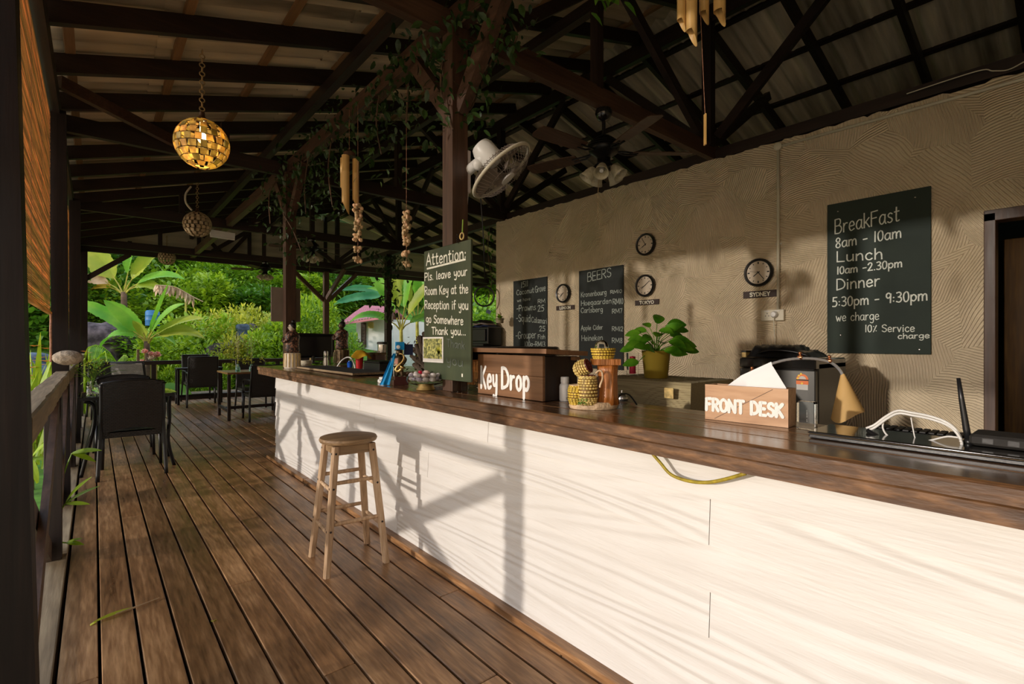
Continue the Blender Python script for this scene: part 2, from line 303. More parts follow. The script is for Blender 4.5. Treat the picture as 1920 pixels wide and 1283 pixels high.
mat('stalk', (0.36, 0.33, 0.05), rough=0.6, var=0.4, scale=8)
mat('stalk_brown', (0.10, 0.06, 0.035), rough=0.8, var=0.5, scale=8)
mat('bark', (0.06, 0.042, 0.028), rough=0.9, var=0.5, scale=6, bump=0.5)

# ------------------------------------------------------------------ mesh building
FR = {}
class MB:
    def __init__(s): s.v = []; s.f = []; s.m = []; s.cur = 0
    def mi(s, i): s.cur = i; return s
    def add(s, vs, fs):
        o = len(s.v); s.v += [tuple(p) for p in vs]
        for f in fs: s.f.append(tuple(o + i for i in f)); s.m.append(s.cur)
        return s
    def box(s, x0, x1, y0, y1, z0, z1):
        return s.add([(x, y, z) for z in (z0, z1) for y in (y0, y1) for x in (x0, x1)],
                     [(0, 2, 3, 1), (4, 5, 7, 6), (0, 1, 5, 4), (2, 6, 7, 3), (0, 4, 6, 2), (1, 3, 7, 5)])
    def bbox(s, x0, x1, y0, y1, z0, z1, b=0.004):
        """box with chamfered vertical and top edges"""
        def ring(x0, x1, y0, y1, z): return [(x0 + b, y0, z), (x1 - b, y0, z), (x1, y0 + b, z), (x1, y1 - b, z), (x1 - b, y1, z), (x0 + b, y1, z), (x0, y1 - b, z), (x0, y0 + b, z)]
        rs = [ring(x0 + b, x1 - b, y0 + b, y1 - b, z0), ring(x0, x1, y0, y1, z0 + b), ring(x0, x1, y0, y1, z1 - b), ring(x0 + b, x1 - b, y0 + b, y1 - b, z1)]
        return s.loft(rs, cap=True)
    def obox(s, c, sz, rot=None, ax=None):
        """box of size sz about c turned by a matrix"""
        M = rot if rot is not None else Matrix.Identity(3)
        vs = []
        for z in (-.5, .5):
            for y in (-.5, .5):
                for x in (-.5, .5): vs.append(Vector(c) + M @ Vector((x * sz[0], y * sz[1], z * sz[2])))
        return s.add(vs, [(0, 2, 3, 1), (4, 5, 7, 6), (0, 1, 5, 4), (2, 6, 7, 3), (0, 4, 6, 2), (1, 3, 7, 5)])
    def beam(s, a, b, w, h, up=(0, 0, 1)):
        """squared timber from a to b; h is measured along up"""
        a = Vector(a); b = Vector(b); d = (b - a).normalized(); u = Vector(up)
        sd = d.cross(u)
        if sd.length < 1e-4: sd = d.cross(Vector((1, 0, 0)))
        sd.normalize(); u = sd.cross(d).normalized()
        q = [(-w / 2, -h / 2), (w / 2, -h / 2), (w / 2, h / 2), (-w / 2, h / 2)]
        vs = [p + sd * x + u * y for p in (a, b) for x, y in q]
        return s.add(vs, [(3, 2, 1, 0), (4, 5, 6, 7), (0, 1, 5, 4), (1, 2, 6, 5), (2, 3, 7, 6), (3, 0, 4, 7)])
    def loft(s, rings, cap=False, closed=True):
        n = len(rings[0]); vs = [p for r in rings for p in r]; fs = []
        for k in range(len(rings) - 1):
            for i in range(n if closed else n - 1):
                j = (i + 1) % n; fs.append((k * n + i, k * n + j, (k + 1) * n + j, (k + 1) * n + i))
        if cap:
            fs.append(tuple(range(n - 1, -1, -1))); o = (len(rings) - 1) * n; fs.append(tuple(o + i for i in range(n)))
        return s.add(vs, fs)
    def tube(s, pts, r, n=8, cap=True):
        pts = [Vector(p) for p in pts]; rs = []
        ref = None
        for i, p in enumerate(pts):
            d = (pts[min(i + 1, len(pts) - 1)] - pts[max(i - 1, 0)]).normalized()
            if ref is None:
                ref = d.cross(Vector((0, 0, 1)))
                if ref.length < 1e-3: ref = d.cross(Vector((1, 0, 0)))
            ref = (ref - d * ref.dot(d)).normalized(); w = d.cross(ref)
            rr = r[i] if isinstance(r, (list, tuple)) else r
            rs.append([p + ref * math.cos(2 * PI * k / n) * rr + w * math.sin(2 * PI * k / n) * rr for k in range(n)])
        return s.loft(rs, cap=cap)
    def lathe(s, prof, c=(0, 0, 0), n=24, cap=True, sx=1, sy=1, rot=None):
        rs = []
        for r, z in prof:
            ring = []
            for k in range(n):
                p = Vector((math.cos(2 * PI * k / n) * r * sx, math.sin(2 * PI * k / n) * r * sy, z))
                if rot is not None: p = rot @ p
                ring.append(Vector(c) + p)
            rs.append(ring)
        return s.loft(rs, cap=cap)
    def ball(s, c, r, n=12, m=8, sx=1, sy=1, sz=1, rot=None, jit=0, rnd=R):
        rs = []
        for i in range(m + 1):
            t = PI * i / m; ring = []
            for k in range(n):
                j = 1 + rnd.uniform(-jit, jit) if 0 < i < m else 1
                p = Vector((math.sin(t) * math.cos(2 * PI * k / n) * r * sx * j, math.sin(t) * math.sin(2 * PI * k / n) * r * sy * j, -math.cos(t) * r * sz))
                if rot is not None: p = rot @ p
                ring.append(Vector(c) + p)
            rs.append(ring)
        return s.loft(rs)
    def torus(s, c, R1, r, n=24, m=8, rot=None):
        rs = []
        for i in range(n + 1):
            a = 2 * PI * i / n; ring = []
            for k in range(m):
                b = 2 * PI * k / m; p = Vector(((R1 + r * math.cos(b)) * math.cos(a), (R1 + r * math.cos(b)) * math.sin(a), r * math.sin(b)))
                if rot is not None: p = rot @ p
                ring.append(Vector(c) + p)
            rs.append(ring)
        return s.loft(rs)
    def grid(s, P, double=False):
        n = len(P[0]); vs = [p for r in P for p in r]; fs = []
        for i in range(len(P) - 1):
            for j in range(n - 1): fs.append((i * n + j, i * n + j + 1, (i + 1) * n + j + 1, (i + 1) * n + j))
        return s.add(vs, fs)
    def leaf(s, base, d, up, L, Wd, bend=0.35, n=4, fold=0.12, tip=True):
        """one pointed leaf: two strips folded along the midrib"""
        d = Vector(d).normalized(); up = Vector(up); sd = d.cross(up)
        if sd.length < 1e-3: sd = d.cross(Vector((1, 0.3, 0)))
        sd.normalize(); up = sd.cross(d).normalized(); base = Vector(base)
        vs = []
        for i in range(n + 1):
            t = i / n; w = Wd * .5 * (math.sin(PI * min(1, t * .92 + .08)) ** .8 if tip else 1)
            if i == n: w = Wd * .02
            c = base + d * (L * t) - up * (bend * L * t * t)
            vs += [c + sd * w + up * (fold * w), c, c - sd * w + up * (fold * w)]
        fs = []
        for i in range(n):
            o = i * 3; fs += [(o, o + 1, o + 4, o + 3), (o + 1, o + 2, o + 5, o + 4)]
        return s.add(vs, fs)
    def build(s, name, mats, parent=None, smooth=False, world=True, label=None, cat=None, group=None, kind=None, origin=None):
        if not isinstance(mats, (list, tuple)): mats = [mats]
        me = bpy.data.meshes.new(name); vs = [Vector(p) for p in s.v]
        o = bpy.data.objects.new(name, me); COL.objects.link(o)
        if parent is not None:
            M = FR[parent]; o.parent = parent; FR[o] = M
            if world:
                I = M.inverted(); vs = [I @ p for p in vs]
        else:
            if origin is None:
                xs = [p.x for p in vs]; ys = [p.y for p in vs]; zs = [p.z for p in vs]
                origin = Vector(((min(xs) + max(xs)) / 2, (min(ys) + max(ys)) / 2, min(zs)))
            origin = Vector(origin); vs = [p - origin for p in vs]; o.location = origin; FR[o] = Matrix.Translation(origin)
        me.from_pydata(vs, [], s.f)
        for m in mats: me.materials.append(MATS[m])
        me.polygons.foreach_set('material_index', s.m)
        if smooth:
            me.polygons.foreach_set('use_smooth', [True] * len(s.f))
            if smooth is not True: me.set_sharp_from_angle(angle=math.radians(smooth))
        me.update()
        if label: o['label'] = label
        if cat: o['category'] = cat
        if group: o['group'] = group
        if kind: o['kind'] = kind
        return o
def thing(name, label, cat, loc=(0, 0, 0), rz=0.0, group=None):
    o = bpy.data.objects.new(name, None); COL.objects.link(o); o.empty_display_size = .1
    o.location = loc; o.rotation_euler = (0, 0, rz); o['label'] = label; o['category'] = cat
    if group: o['group'] = group
    FR[o] = Matrix.Translation(Vector(loc)) @ Matrix.Rotation(rz, 4, 'Z')
    return o
def copy_tree(o, parent=None):
    c = o.copy(); COL.objects.link(c)
    if parent is not None: c.parent = parent
    for ch in list(o.children): copy_tree(ch, c)
    return c
def dup(o, loc, rz=None, label=None, scale=None):
    c = copy_tree(o); c.location = loc
    if rz is not None: c.rotation_euler = (0, 0, rz)
    if label: c['label'] = label
    if scale is not None: c.scale = (scale,) * 3 if not isinstance(scale, tuple) else scale
    return c
def rotm(ax, deg): return Matrix.Rotation(math.radians(deg), 3, ax)
ORD = ['', 'first', 'second', 'third', 'fourth', 'fifth', 'sixth', 'seventh', 'eighth', 'ninth', 'tenth', 'eleventh', 'twelfth', 'thirteenth',
       'fourteenth', 'fifteenth', 'sixteenth', 'seventeenth', 'eighteenth', 'nineteenth', 'twentieth', 'twenty-first', 'twenty-second']
def arc(fn, n): return [fn(i / n) for i in range(n + 1)]
def catmull(pts, k=4):
    P = [Vector(p) for p in pts]
    if len(P) < 3: return P
    o = []
    for i in range(len(P) - 1):
        p0 = P[max(0, i - 1)]; p1 = P[i]; p2 = P[i + 1]; p3 = P[min(len(P) - 1, i + 2)]
        for j in range(k):
            t = j / k
            o.append(.5 * ((2 * p1) + (p2 - p0) * t + (2 * p0 - 5 * p1 + 4 * p2 - p3) * t * t + (3 * p1 - p0 - 3 * p2 + p3) * t ** 3))
    o.append(P[-1]); return o

# ------------------------------------------------------------------ the setting
DECK_END = 12.75
PITCH = 0.1275
def build_floor():
    f = MB(); k = 0; x = -0.106
    while x < 9.2:
        x1 = x + PITCH - 0.0105; yend = DECK_END if x > -1 else 0
        ya = -1.6 if x < 4.7 else 5.9
        y = ya + R.uniform(-3.4, 0)
        while y < yend:
            L = R.uniform(3.0, 4.4); a = max(y, ya); b = min(y + L - .004, yend)
            if b - a > .05:
                dz = R.uniform(-.0012, .0012)
                f.bbox(x, x1, a, b, -0.03, dz, b=0.003)
            y += L
        x += PITCH
    f.build('floor', 'deck_wood', kind='structure')
    s = MB(); s.box(-.32, 9.2, -1.6, DECK_END, -.34, -.10); s.build('floor', 'soil', kind='structure')
    t = MB(); t.bbox(-.30, -.120, -1.6, DECK_END, -.16, .012, b=.004); t.build('trim_1', 'rail_wood', kind='structure')
    t = MB(); t.bbox(-.30, 9.2, DECK_END, DECK_END + .12, -.16, .10, b=.006); t.build('trim_2', 'dark_wood_x', kind='structure')
build_floor()

def build_wall():
    """plaster wall with a ragged top and a doorway; the combed face looks to the counter"""
    x0, x1 = 4.6, 4.76; ytop = 5.83; dy0, dy1, dz = -0.45, 0.505, 2.112
    def top(y): return 3.0 + .04 * (y / 5.8) + 0.0
    f = MB(); r = random.Random(3)
    ys = [ytop]
    while ys[-1] > -1.6: ys.append(max(-1.6, ys[-1] - r.uniform(.02, .08)))
    ys = sorted(set(ys + [dy0, dy1]), reverse=True)
    tops = [top(y) + r.uniform(-.009, .012) for y in ys]
    for a in range(len(ys) - 1):
        y, y2 = ys[a], ys[a + 1]
        zb = dz if (y <= dy1 and y2 >= dy0) else 0
        zt, zt2 = tops[a], tops[a + 1]
        f.add([(x0, y, zb), (x0, y2, zb), (x0, y2, zt2), (x0, y, zt), (x1, y, zb), (x1, y2, zb), (x1, y2, zt2), (x1, y, zt)],
              [(0, 3, 2, 1), (4, 5, 6, 7), (3, 7, 6, 2), (0, 1, 5, 4)])
    f.box(x0, x1, dy1 - .001, dy1, 0, dz); f.box(x0, x1, dy0, dy0 + .001, 0, dz); f.box(x0, x1, ytop, ytop + .002, 0, tops[0])
    f.build('wall_right', 'plaster', kind='structure')
    # door frame, leaf and the room behind
    d = MB(); b = .055
    d.bbox(x0 - .025, x0 + .10, dy1 - b, dy1 + .004, 0, dz, b=.004); d.bbox(x0 - .025, x0 + .10, dy0 - .004, dy0 + b, 0, dz, b=.004)
    d.bbox(x0 - .025, x0 + .10, dy0 - .004, dy1 + .004, dz - b, dz + .02, b=.004)
    fr = d.build('door_1', 'brown_wood_z', kind='structure')
    l = MB(); l.bbox(x0 + .62, x0 + .66, -.6, .47, 0.02, 2.02, b=.004)
    for zz in (.25, 1.15): l.bbox(x0 + .612, x0 + .622, -.45, .36, zz, zz + .7, b=.004)
    l.build('door_leaf', 'door_wood', parent=fr)
    h = MB()
    for yy in (.30, .02): h.tube([(x0 + .64, yy, 2.0), (x0 + .64, yy, 2.055)], .016, 8)
    h.build('door_peg', 'dark_wood_z', parent=fr)
    w = MB(); w.box(6.2, 6.26, -1.6, 5.8, 0, 2.62); w.box(4.76, 6.26, 1.2, 1.26, 0, 2.62); w.box(4.76, 6.26, -1.6, 5.8, 2.62, 2.66)
    w.build('wall_back', 'doorway_green', kind='structure')
    w = MB(); w.box(9.15, 9.25, -1.6, 5.8, 0, 3.0); w.build('wall_side', 'plaster', kind='structure')
    w = MB(); w.box(-.3, 9.3, -1.75, -1.62, 0, 4.55); w.build('wall_front', 'gable_board', kind='structure')
build_wall()

SL = 0.29; RX = 4.55
def zl(X): return 3.10 + SL * (X + .2)          # underside of the left rafters
ZR = zl(RX)
def zu(X): return zl(X) if X <= RX else ZR - SL * (X - RX)
def build_roof():
    for side in (0, 1):
        f = MB(); wl = 0.177; n = int(15.4 / wl) * 8
        xs = [(-.75, .45), (.35, 1.65), (1.55, 2.85), (2.75, 4.6)] if side == 0 else [(4.5, 5.75), (5.65, 6.95), (6.85, 8.1), (8.0, 9.85)]
        for k, (a, b) in enumerate(xs):
            P = []
            for xx, dz in ((a, 0.0), ((a + b) / 2, .006), (b, .013)):
                if side: dz = .013 - dz
                P.append([(xx, -1.8 + i * wl / 8 * .965, zu(xx) + .185 + dz + .032 * math.sin(2 * PI * i / 8)) for i in range(n)])
            f.grid(P)
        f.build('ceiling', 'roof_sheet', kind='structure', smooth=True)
build_roof()

RAFT_L = [0.43 + .70 * k - 1.4 for k in range(20)]
def build_timbers():
    # left rafters: one object each, all leaning up to the ridge
    vis = [y for y in RAFT_L if y < 12.7]
    for i, y in enumerate(vis):
        m = MB(); h = .13; m.beam((-.7, y, zl(-.7) + h / 2), (RX, y, zl(RX) + h / 2), .05, h)
        far = len(vis) - i
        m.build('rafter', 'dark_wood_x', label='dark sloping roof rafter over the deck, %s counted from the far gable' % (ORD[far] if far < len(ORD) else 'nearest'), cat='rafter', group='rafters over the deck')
    ys = [-1.0 + .72 * k for k in range(19)]
    for i, y in enumerate(ys):
        m = MB(); h = .13; m.beam((RX, y, ZR + h / 2), (9.8, y, ZR - SL * (9.8 - RX) + h / 2), .05, h)
        m.build('rafter', 'dark_wood_x', label='dark rafter of the roof slope behind the plaster wall, %s counted from the far gable' % ORD[len(ys) - i], cat='rafter', group='rafters behind the plaster wall')
    # battens along the roof carrying the sheets
    xs = [-.62, -.13, .48, 1.10, 1.72, 2.34, 2.96, 3.58, 4.2]
    for i, x in enumerate(xs):
        m = MB(); z = zl(x) + .146; m.beam((x, -1.7, z), (x, 12.9, z), .055, .032, up=(-SL, 0, 1))
        m.build('roof_batten', 'batten_wood', label='brown roof batten running the length of the deck, %s above the eaves' % ORD[i + 1], cat='batten', group='battens under the deck roof')
    xs = [4.95, 5.66, 6.3, 6.95, 7.6, 8.3, 9.0]
    for i, x in enumerate(xs):
        m = MB(); z = zu(x) + .146; m.beam((x, -1.7, z), (x, 12.9, z), .06, .035, up=(SL, 0, 1))
        m.build('roof_batten', 'dark_wood_y', label='dark batten of the roof behind the plaster wall, %s below the ridge' % ORD[i + 1], cat='batten', group='battens behind the wall')
    CT = .967
    def tim(name, a, b, w, h, mt, label, cat, group=None, up=(0, 0, 1)):
        m = MB(); m.beam(a, b, w, h, up); return m.build(name, mt, label=label, cat=cat, group=group)
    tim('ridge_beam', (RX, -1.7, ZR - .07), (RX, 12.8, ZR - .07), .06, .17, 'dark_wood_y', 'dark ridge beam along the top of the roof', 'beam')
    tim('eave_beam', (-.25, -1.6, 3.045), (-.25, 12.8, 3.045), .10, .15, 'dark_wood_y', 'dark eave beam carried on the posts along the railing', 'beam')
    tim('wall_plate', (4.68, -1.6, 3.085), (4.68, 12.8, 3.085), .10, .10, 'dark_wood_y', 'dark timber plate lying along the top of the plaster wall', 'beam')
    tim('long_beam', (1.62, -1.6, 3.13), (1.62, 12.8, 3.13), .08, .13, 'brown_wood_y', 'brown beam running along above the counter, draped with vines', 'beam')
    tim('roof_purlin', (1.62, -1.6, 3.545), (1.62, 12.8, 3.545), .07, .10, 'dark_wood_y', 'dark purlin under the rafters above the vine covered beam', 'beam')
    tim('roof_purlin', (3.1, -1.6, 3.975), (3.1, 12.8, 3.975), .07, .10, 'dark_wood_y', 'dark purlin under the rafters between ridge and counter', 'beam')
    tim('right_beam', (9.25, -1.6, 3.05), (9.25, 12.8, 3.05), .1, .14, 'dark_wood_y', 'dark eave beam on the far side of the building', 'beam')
    for i, y in enumerate((2.45, 5.65, 8.85, 12.05)):
        nm = ['nearest the camera', 'at the far end of the counter', 'beyond the counter', 'next to the gable'][i]
        t = thing('roof_truss', 'dark timber roof truss with king post and struts, %s' % nm, 'truss', (RX, y, 3.05), 0, 'roof trusses')
        def part(name, a, b, w, h, mt='dark_wood_x', up=(0, 0, 1)):
            m = MB(); m.beam(a, b, w, h, up); m.build(name, mt, parent=t)
        part('bottom_chord', (-.28, y, 3.10), (9.2, y, 3.10), .06, .14, 'brown_wood_x' if i == 0 else 'dark_wood_x')
        part('king_post', (RX, y, 3.14), (RX, y, ZR - .12), .09, .09, 'dark_wood_z', up=(1, 0, 0))
        part('strut', (RX - .06, y + .005, 3.17), (3.2, y + .005, zl(3.2) - .02), .055, .09)
        part('strut', (RX + .06, y + .005, 3.17), (5.9, y + .005, zl(3.2) - .02), .055, .09)
        part('strut', (1.9, y, 3.16), (3.0, y, zl(3.0) - .02), .05, .08)
        for x in (1.0, 2.9): part('web_post', (x, y, 3.16), (x, y, zl(x) - .01), .07, .07, 'dark_wood_z', up=(1, 0, 0))
    # braces in the ridge plane
    for i, y in enumerate((2.45, 5.65, 8.85)):
        for s in (-1, 1):
            tim('ridge_brace', (RX + .03, y + s * .08, 3.22), (RX + .03, y + s * 1.25, ZR - .16), .05, .09, 'dark_wood_y',
                'dark brace rising from the %s king post to the ridge, %s side' % (ORD[i + 1], 'near' if s < 0 else 'far'), 'brace', 'ridge braces')
    tim('corner_brace', (-.2, 4.95, 3.17), (.62, 5.62, 3.12), .05, .09, 'brown_wood_x', 'brown diagonal corner brace from the eave beam to the truss, behind the golden lantern', 'brace')
    # posts in the counter and their knee braces
    for i, y in enumerate((2.42, 5.62)):
        nm = 'brown square post rising from the counter behind the attention chalkboard' if i == 0 else 'dark square post at the far end of the counter'
        tim('counter_post', (1.605, y, CT + .016 * max(0, (y - 2.2) / 4.0) ** 1.4 + .002), (1.605, y, 3.06), .105, .105, 'brown_wood_z', nm, 'post', up=(1, 0, 0))
        for s in (-1, 1):
            tim('knee_brace', (1.61, y + s * .04, 2.58), (1.61, y + s * .47, 3.07), .06, .09, 'brown_wood_y',
                'brown knee brace at the top of the %s counter post, on its %s side' % (['near', 'far'][i], 'near' if s < 0 else 'far'), 'brace', 'knee braces of the counter posts', up=(0, 1, 0))
    # outer posts along the railing; the nearest leans a little
    def lean(y, x0, x1, dxb, w, label, zt=3.0):
        m = MB(); rs = []
        for z, o in ((-.1, dxb), (1.25, 0), (zt, -dxb * 1.2)):
            rs.append([(x0 + o, y - w / 2, z), (x1 + o, y - w / 2, z), (x1 + o, y + w / 2, z), (x0 + o, y + w / 2, z)])
        m.loft(rs, cap=True); m.build('deck_post', 'post_wood', label=label, cat='post', group='posts along the railing')
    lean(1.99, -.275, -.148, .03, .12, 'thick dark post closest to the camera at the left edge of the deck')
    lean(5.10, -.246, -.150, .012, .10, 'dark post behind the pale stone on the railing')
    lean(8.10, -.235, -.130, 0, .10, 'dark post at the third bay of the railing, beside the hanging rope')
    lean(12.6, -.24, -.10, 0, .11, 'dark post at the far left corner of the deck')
    # far supports
    m = MB(); m.beam((4.5, 12.68, -.1), (4.5, 12.68, 3.03), .12, .12, (1, 0, 0)); t = m.build('far_post', 'brown_wood_z', label='brown far post with forked braces, sunlit on its left side', cat='post')
    m = MB(); m.beam((4.45, 12.68, 2.3), (3.65, 12.68, 3.04), .07, .09); m.build('brace', 'brown_wood_x', parent=t)
    m = MB(); m.beam((4.55, 12.68, 2.3), (5.3, 12.68, 3.04), .07, .09); m.build('brace', 'brown_wood_x', parent=t)
    m = MB(); m.beam((4.5, 12.62, 2.35), (4.68, 11.9, 3.04), .07, .09); m.build('brace', 'brown_wood_y', parent=t)
    tim('vine_post', (4.62, 9.45, -.1), (4.62, 9.45, 3.05), .11, .11, 'dark_wood_z', 'dark post wrapped in creeper between counter and hut', 'post', up=(1, 0, 0))
    tim('far_post', (8.9, 12.68, -.1), (8.9, 12.68, 3.03), .12, .12, 'dark_wood_z', 'dark corner post of the dining deck, right of the hut', 'post', up=(1, 0, 0))
    tim('corner_knee', (-.16, 12.66, 2.45), (.55, 12.66, 3.02), .06, .09, 'dark_wood_x', 'dark knee brace at the far left corner under the gable', 'brace')
    # far gable: chord, uprights and boarding behind them
    g = thing('gable_frame', 'far gable frame of dark timbers in front of pale boards', 'gable', (4.5, 12.75, 3.0))
    m = MB(); m.beam((-.35, 12.72, 3.09), (9.3, 12.72, 3.09), .08, .15); m.build('bottom_chord', 'dark_wood_x', parent=g)
    for x in (.55, 1.75, 2.75, 3.6, 4.5, 5.4, 6.4):
        m = MB(); m.beam((x, 12.72, 3.14), (x, 12.72, zu(x) - .02), .07, .07, (1, 0, 0)); m.build('upright', 'dark_wood_z', parent=g)
    for a, b in ((1.8, 2.25), (2.72, 2.28), (3.65, 4.4), (5.3, 4.6)):
        m = MB(); m.beam((a, 12.70, min(zu(a) - .05, 3.75)), (b, 12.70, 3.17), .05, .08); m.build('strut', 'dark_wood_x', parent=g)
    m = MB(); z = 3.10
    while z < ZR + .1:
        z1 = z + .16; 
        xa = (z - 3.10) / SL - .2; xb = 2 * RX - xa
        xa2 = (z1 - 3.10) / SL - .2; xb2 = 2 * RX - xa2
        if xb2 - xa2 > .1:
            m.add([(xa - .5, 12.80, z), (xb + .5, 12.80, z), (xb2 + .5, 12.815, z1 + .005), (xa2 - .5, 12.815, z1 + .005), (xa - .5, 12.83, z), (xb + .5, 12.83, z), (xb2 + .5, 12.83, z1), (xa2 - .5, 12.83, z1)],
                  [(0, 1, 2, 3), (5, 4, 7, 6), (0, 4, 5, 1), (3, 2, 6, 7)])
        z = z1
    m.build('boarding', 'gable_board', parent=g)
build_timbers()

# ------------------------------------------------------------------ railing with crossed braces
def build_railing():
    r = random.Random(5); RT = 1.03
    for k, (ya, yb) in enumerate(((2.052, 5.048), (5.152, 8.048), (8.152, 12.54))):
        m = MB(); P = []
        for i in range(26):
            y = ya + (yb - ya) * i / 25; e = r.uniform(-.003, .003)
            P.append([(-.224 + e, y, RT - .085), (-.142 + e, y, RT - .085), (-.142 + e, y, RT - .007), (-.149 + e, y, RT), (-.217 + e, y, RT), (-.224 + e, y, RT - .007)])
        m.loft(P, cap=True); m.build('hand_rail', 'rail_wood', label=['weathered handrail nearest the camera, the one carrying the pale stone', 'weathered handrail beside the glass table, past the second tall post', 'weathered handrail of the far bays along the left edge'][k], cat='railing', group='handrails along the left edge')
    for i, y in enumerate((3.86, 6.6, 9.5, 11.0)):
        m = MB(); m.bbox(-.218, -.142, y - .05, y + .05, .013, .944, b=.003)
        m.build('rail_post', 'dark_wood_z', label=['short dark rail post between the two nearest tall posts', 'short rail post beside the glass table',
                'short rail post two bays past the glass table', 'short rail post near the far corner'][i], cat='post', group='short rail posts')
    bays = [(2.06, 3.80), (3.92, 5.04), (5.16, 6.54), (6.66, 8.04), (8.16, 9.44)]
    for i, (a, b) in enumerate(bays):
        for s in (0, 1):
            m = MB(); x = -.197 + .032 * s
            m.beam((x, a, .07 if s else .89), (x, b, .89 if s else .07), .028, .10, (1, 0, 0) if False else (0, 0, 1))
            m.build('rail_brace', 'brown_wood_y', label='crossed railing board, %s from the near end, %s' % (ORD[i + 1], 'rising away' if s else 'falling away'), cat='brace', group='crossed railing boards')
    m = MB(); m.bbox(-.095, 4.435, 12.60, 12.70, .78, .86, b=.005); m.build('hand_rail', 'dark_wood_x', label='dark handrail across the far end of the deck', cat='railing')
    for i, x in enumerate((.9, 2.1, 3.3)):
        m = MB(); m.bbox(x, x + .08, 12.61, 12.69, 0, .78, b=.003); m.build('rail_post', 'dark_wood_z', label='short post under the far handrail, %s from the left' % ORD[i + 1], cat='post', group='posts of the far railing')
    m = MB(); m.ball((0, 0, 0), 1, 28, 18, sx=.085, sy=.062, sz=.054, jit=.05)
    o = m.build('stone', 'stone', label='pale rounded stone lying on the handrail', cat='stone', smooth=True)
    o.location = (-.150, 4.86, 1.03 + .051)
build_railing()

# ------------------------------------------------------------------ counter
CT = .967
def sag(y): return CT + .016 * max(0, (y - 2.2) / 4.0) ** 1.4
def build_counter():
    PX = 1.47; zb = .032; ztop = .905
    t = thing('counter', 'long white boarded reception bar front', 'counter', (PX + .2, 2.9, 0))
    m = MB(); r = random.Random(9); n = 6; hc = (ztop - zb) / n; yA, yB = 5.66, -1.3
    for k in range(n):
        y = yA + .0; z0 = zb + k * hc; z1 = z0 + hc + .012
        cuts = [yA] + sorted([r.uniform(-.6, 5.0) for _ in range(2)], reverse=True) + [yB]
        if k % 2 == 0: cuts = [yA, 3.1 + r.uniform(-.3, .3), .79, yB]
        for a, b in zip(cuts, cuts[1:]):
            a2 = a - .0012; b2 = b + .0012
            m.add([(PX, a2, z0), (PX, b2, z0), (PX + .010, b2, z1), (PX + .010, a2, z1), (PX + .024, a2, z0), (PX + .024, b2, z0), (PX + .024, b2, z1), (PX + .024, a2, z1)],
                  [(0, 3, 2, 1), (0, 1, 5, 4), (0, 4, 7, 3), (1, 2, 6, 5), (3, 7, 6, 2)])
    m.box(PX + .02, PX + .05, yB, yA, zb, ztop)
    m.build('front_panel', 'white_boards', parent=t)
    m = MB(); m.box(PX + .02, 1.90, yA - .03, yA + .0, 0, ztop); m.build('end_panel', 'white_boards', parent=t)
    m = MB(); m.bbox(1.422, 1.56, yB, 4.57, 0, .032, b=.003); m.bbox(1.418, 1.56, 4.58, 5.80, 0, .032, b=.003); m.build('plinth', 'deck_wood', parent=t)
    # worktop: two thick boards, the lower set back a little, upper made of four planks
    w = thing('worktop', 'thick dark varnished plank top along the white bar', 'worktop', (1.65, 2.9, .88))
    ys = [6.05 - .25 * i for i in range(30)]
    def slab(x0, x1, h0, h1, name, mt, wob=0.0):
        m = MB(); P = []; rr = random.Random(int(x0 * 1000))
        for y in ys:
            z = sag(y); e = rr.uniform(-wob, wob); b = .004
            P.append([(x0 + e, y, z - h1), (x1, y, z - h1), (x1, y, z - h0 - b), (x1 - b, y, z - h0), (x0 + b + e, y, z - h0), (x0 + e, y, z - h0 - b)])
        m.loft(P, cap=True); return m.build(name, mt, parent=w)
    for x0, x1 in ((1.392, 1.535), (1.5375, 1.665), (1.6675, 1.79), (1.7925, 1.915)): slab(x0, x1, 0, .040, 'plank', 'counter_wood')
    slab(1.384, 1.3915, .003, .041, 'edge_board', 'counter_edge', .0012); slab(1.396, 1.46, .0445, .087, 'lower_board', 'counter_edge', .0015)
    # return of the bar behind the far end
    b = thing('bar_return', 'inner return of the bar behind its far end', 'counter', (2.4, 5.2, 0))
    m = MB(); m.bbox(1.917, 2.75, 4.1, 6.05, sag(5) - .045, sag(5) - .001, b=.004); m.build('worktop', 'counter_wood', parent=b)
    m = MB(); m.box(1.93, 2.7, 4.2, 5.64, 0, sag(5) - .046); m.build('cabinet', 'dark_wood_z', parent=b)
    # yellow hose sagging under the edge
    m = MB(); pts = catmull([at(1224, 852, X=1.425), at(1238, 868, X=1.43), at(1258, 890, X=1.435), at(1290, 902, X=1.435), at(1325, 905, X=1.435), at(1360, 899, X=1.435), at(1398, 888, X=1.43)], 5)
    m.tube(pts, .0055, 8); m.build('hose', 'cord_yellow', label='yellow hose sagging below the edge of the bar top', cat='hose', smooth=True)
build_counter()

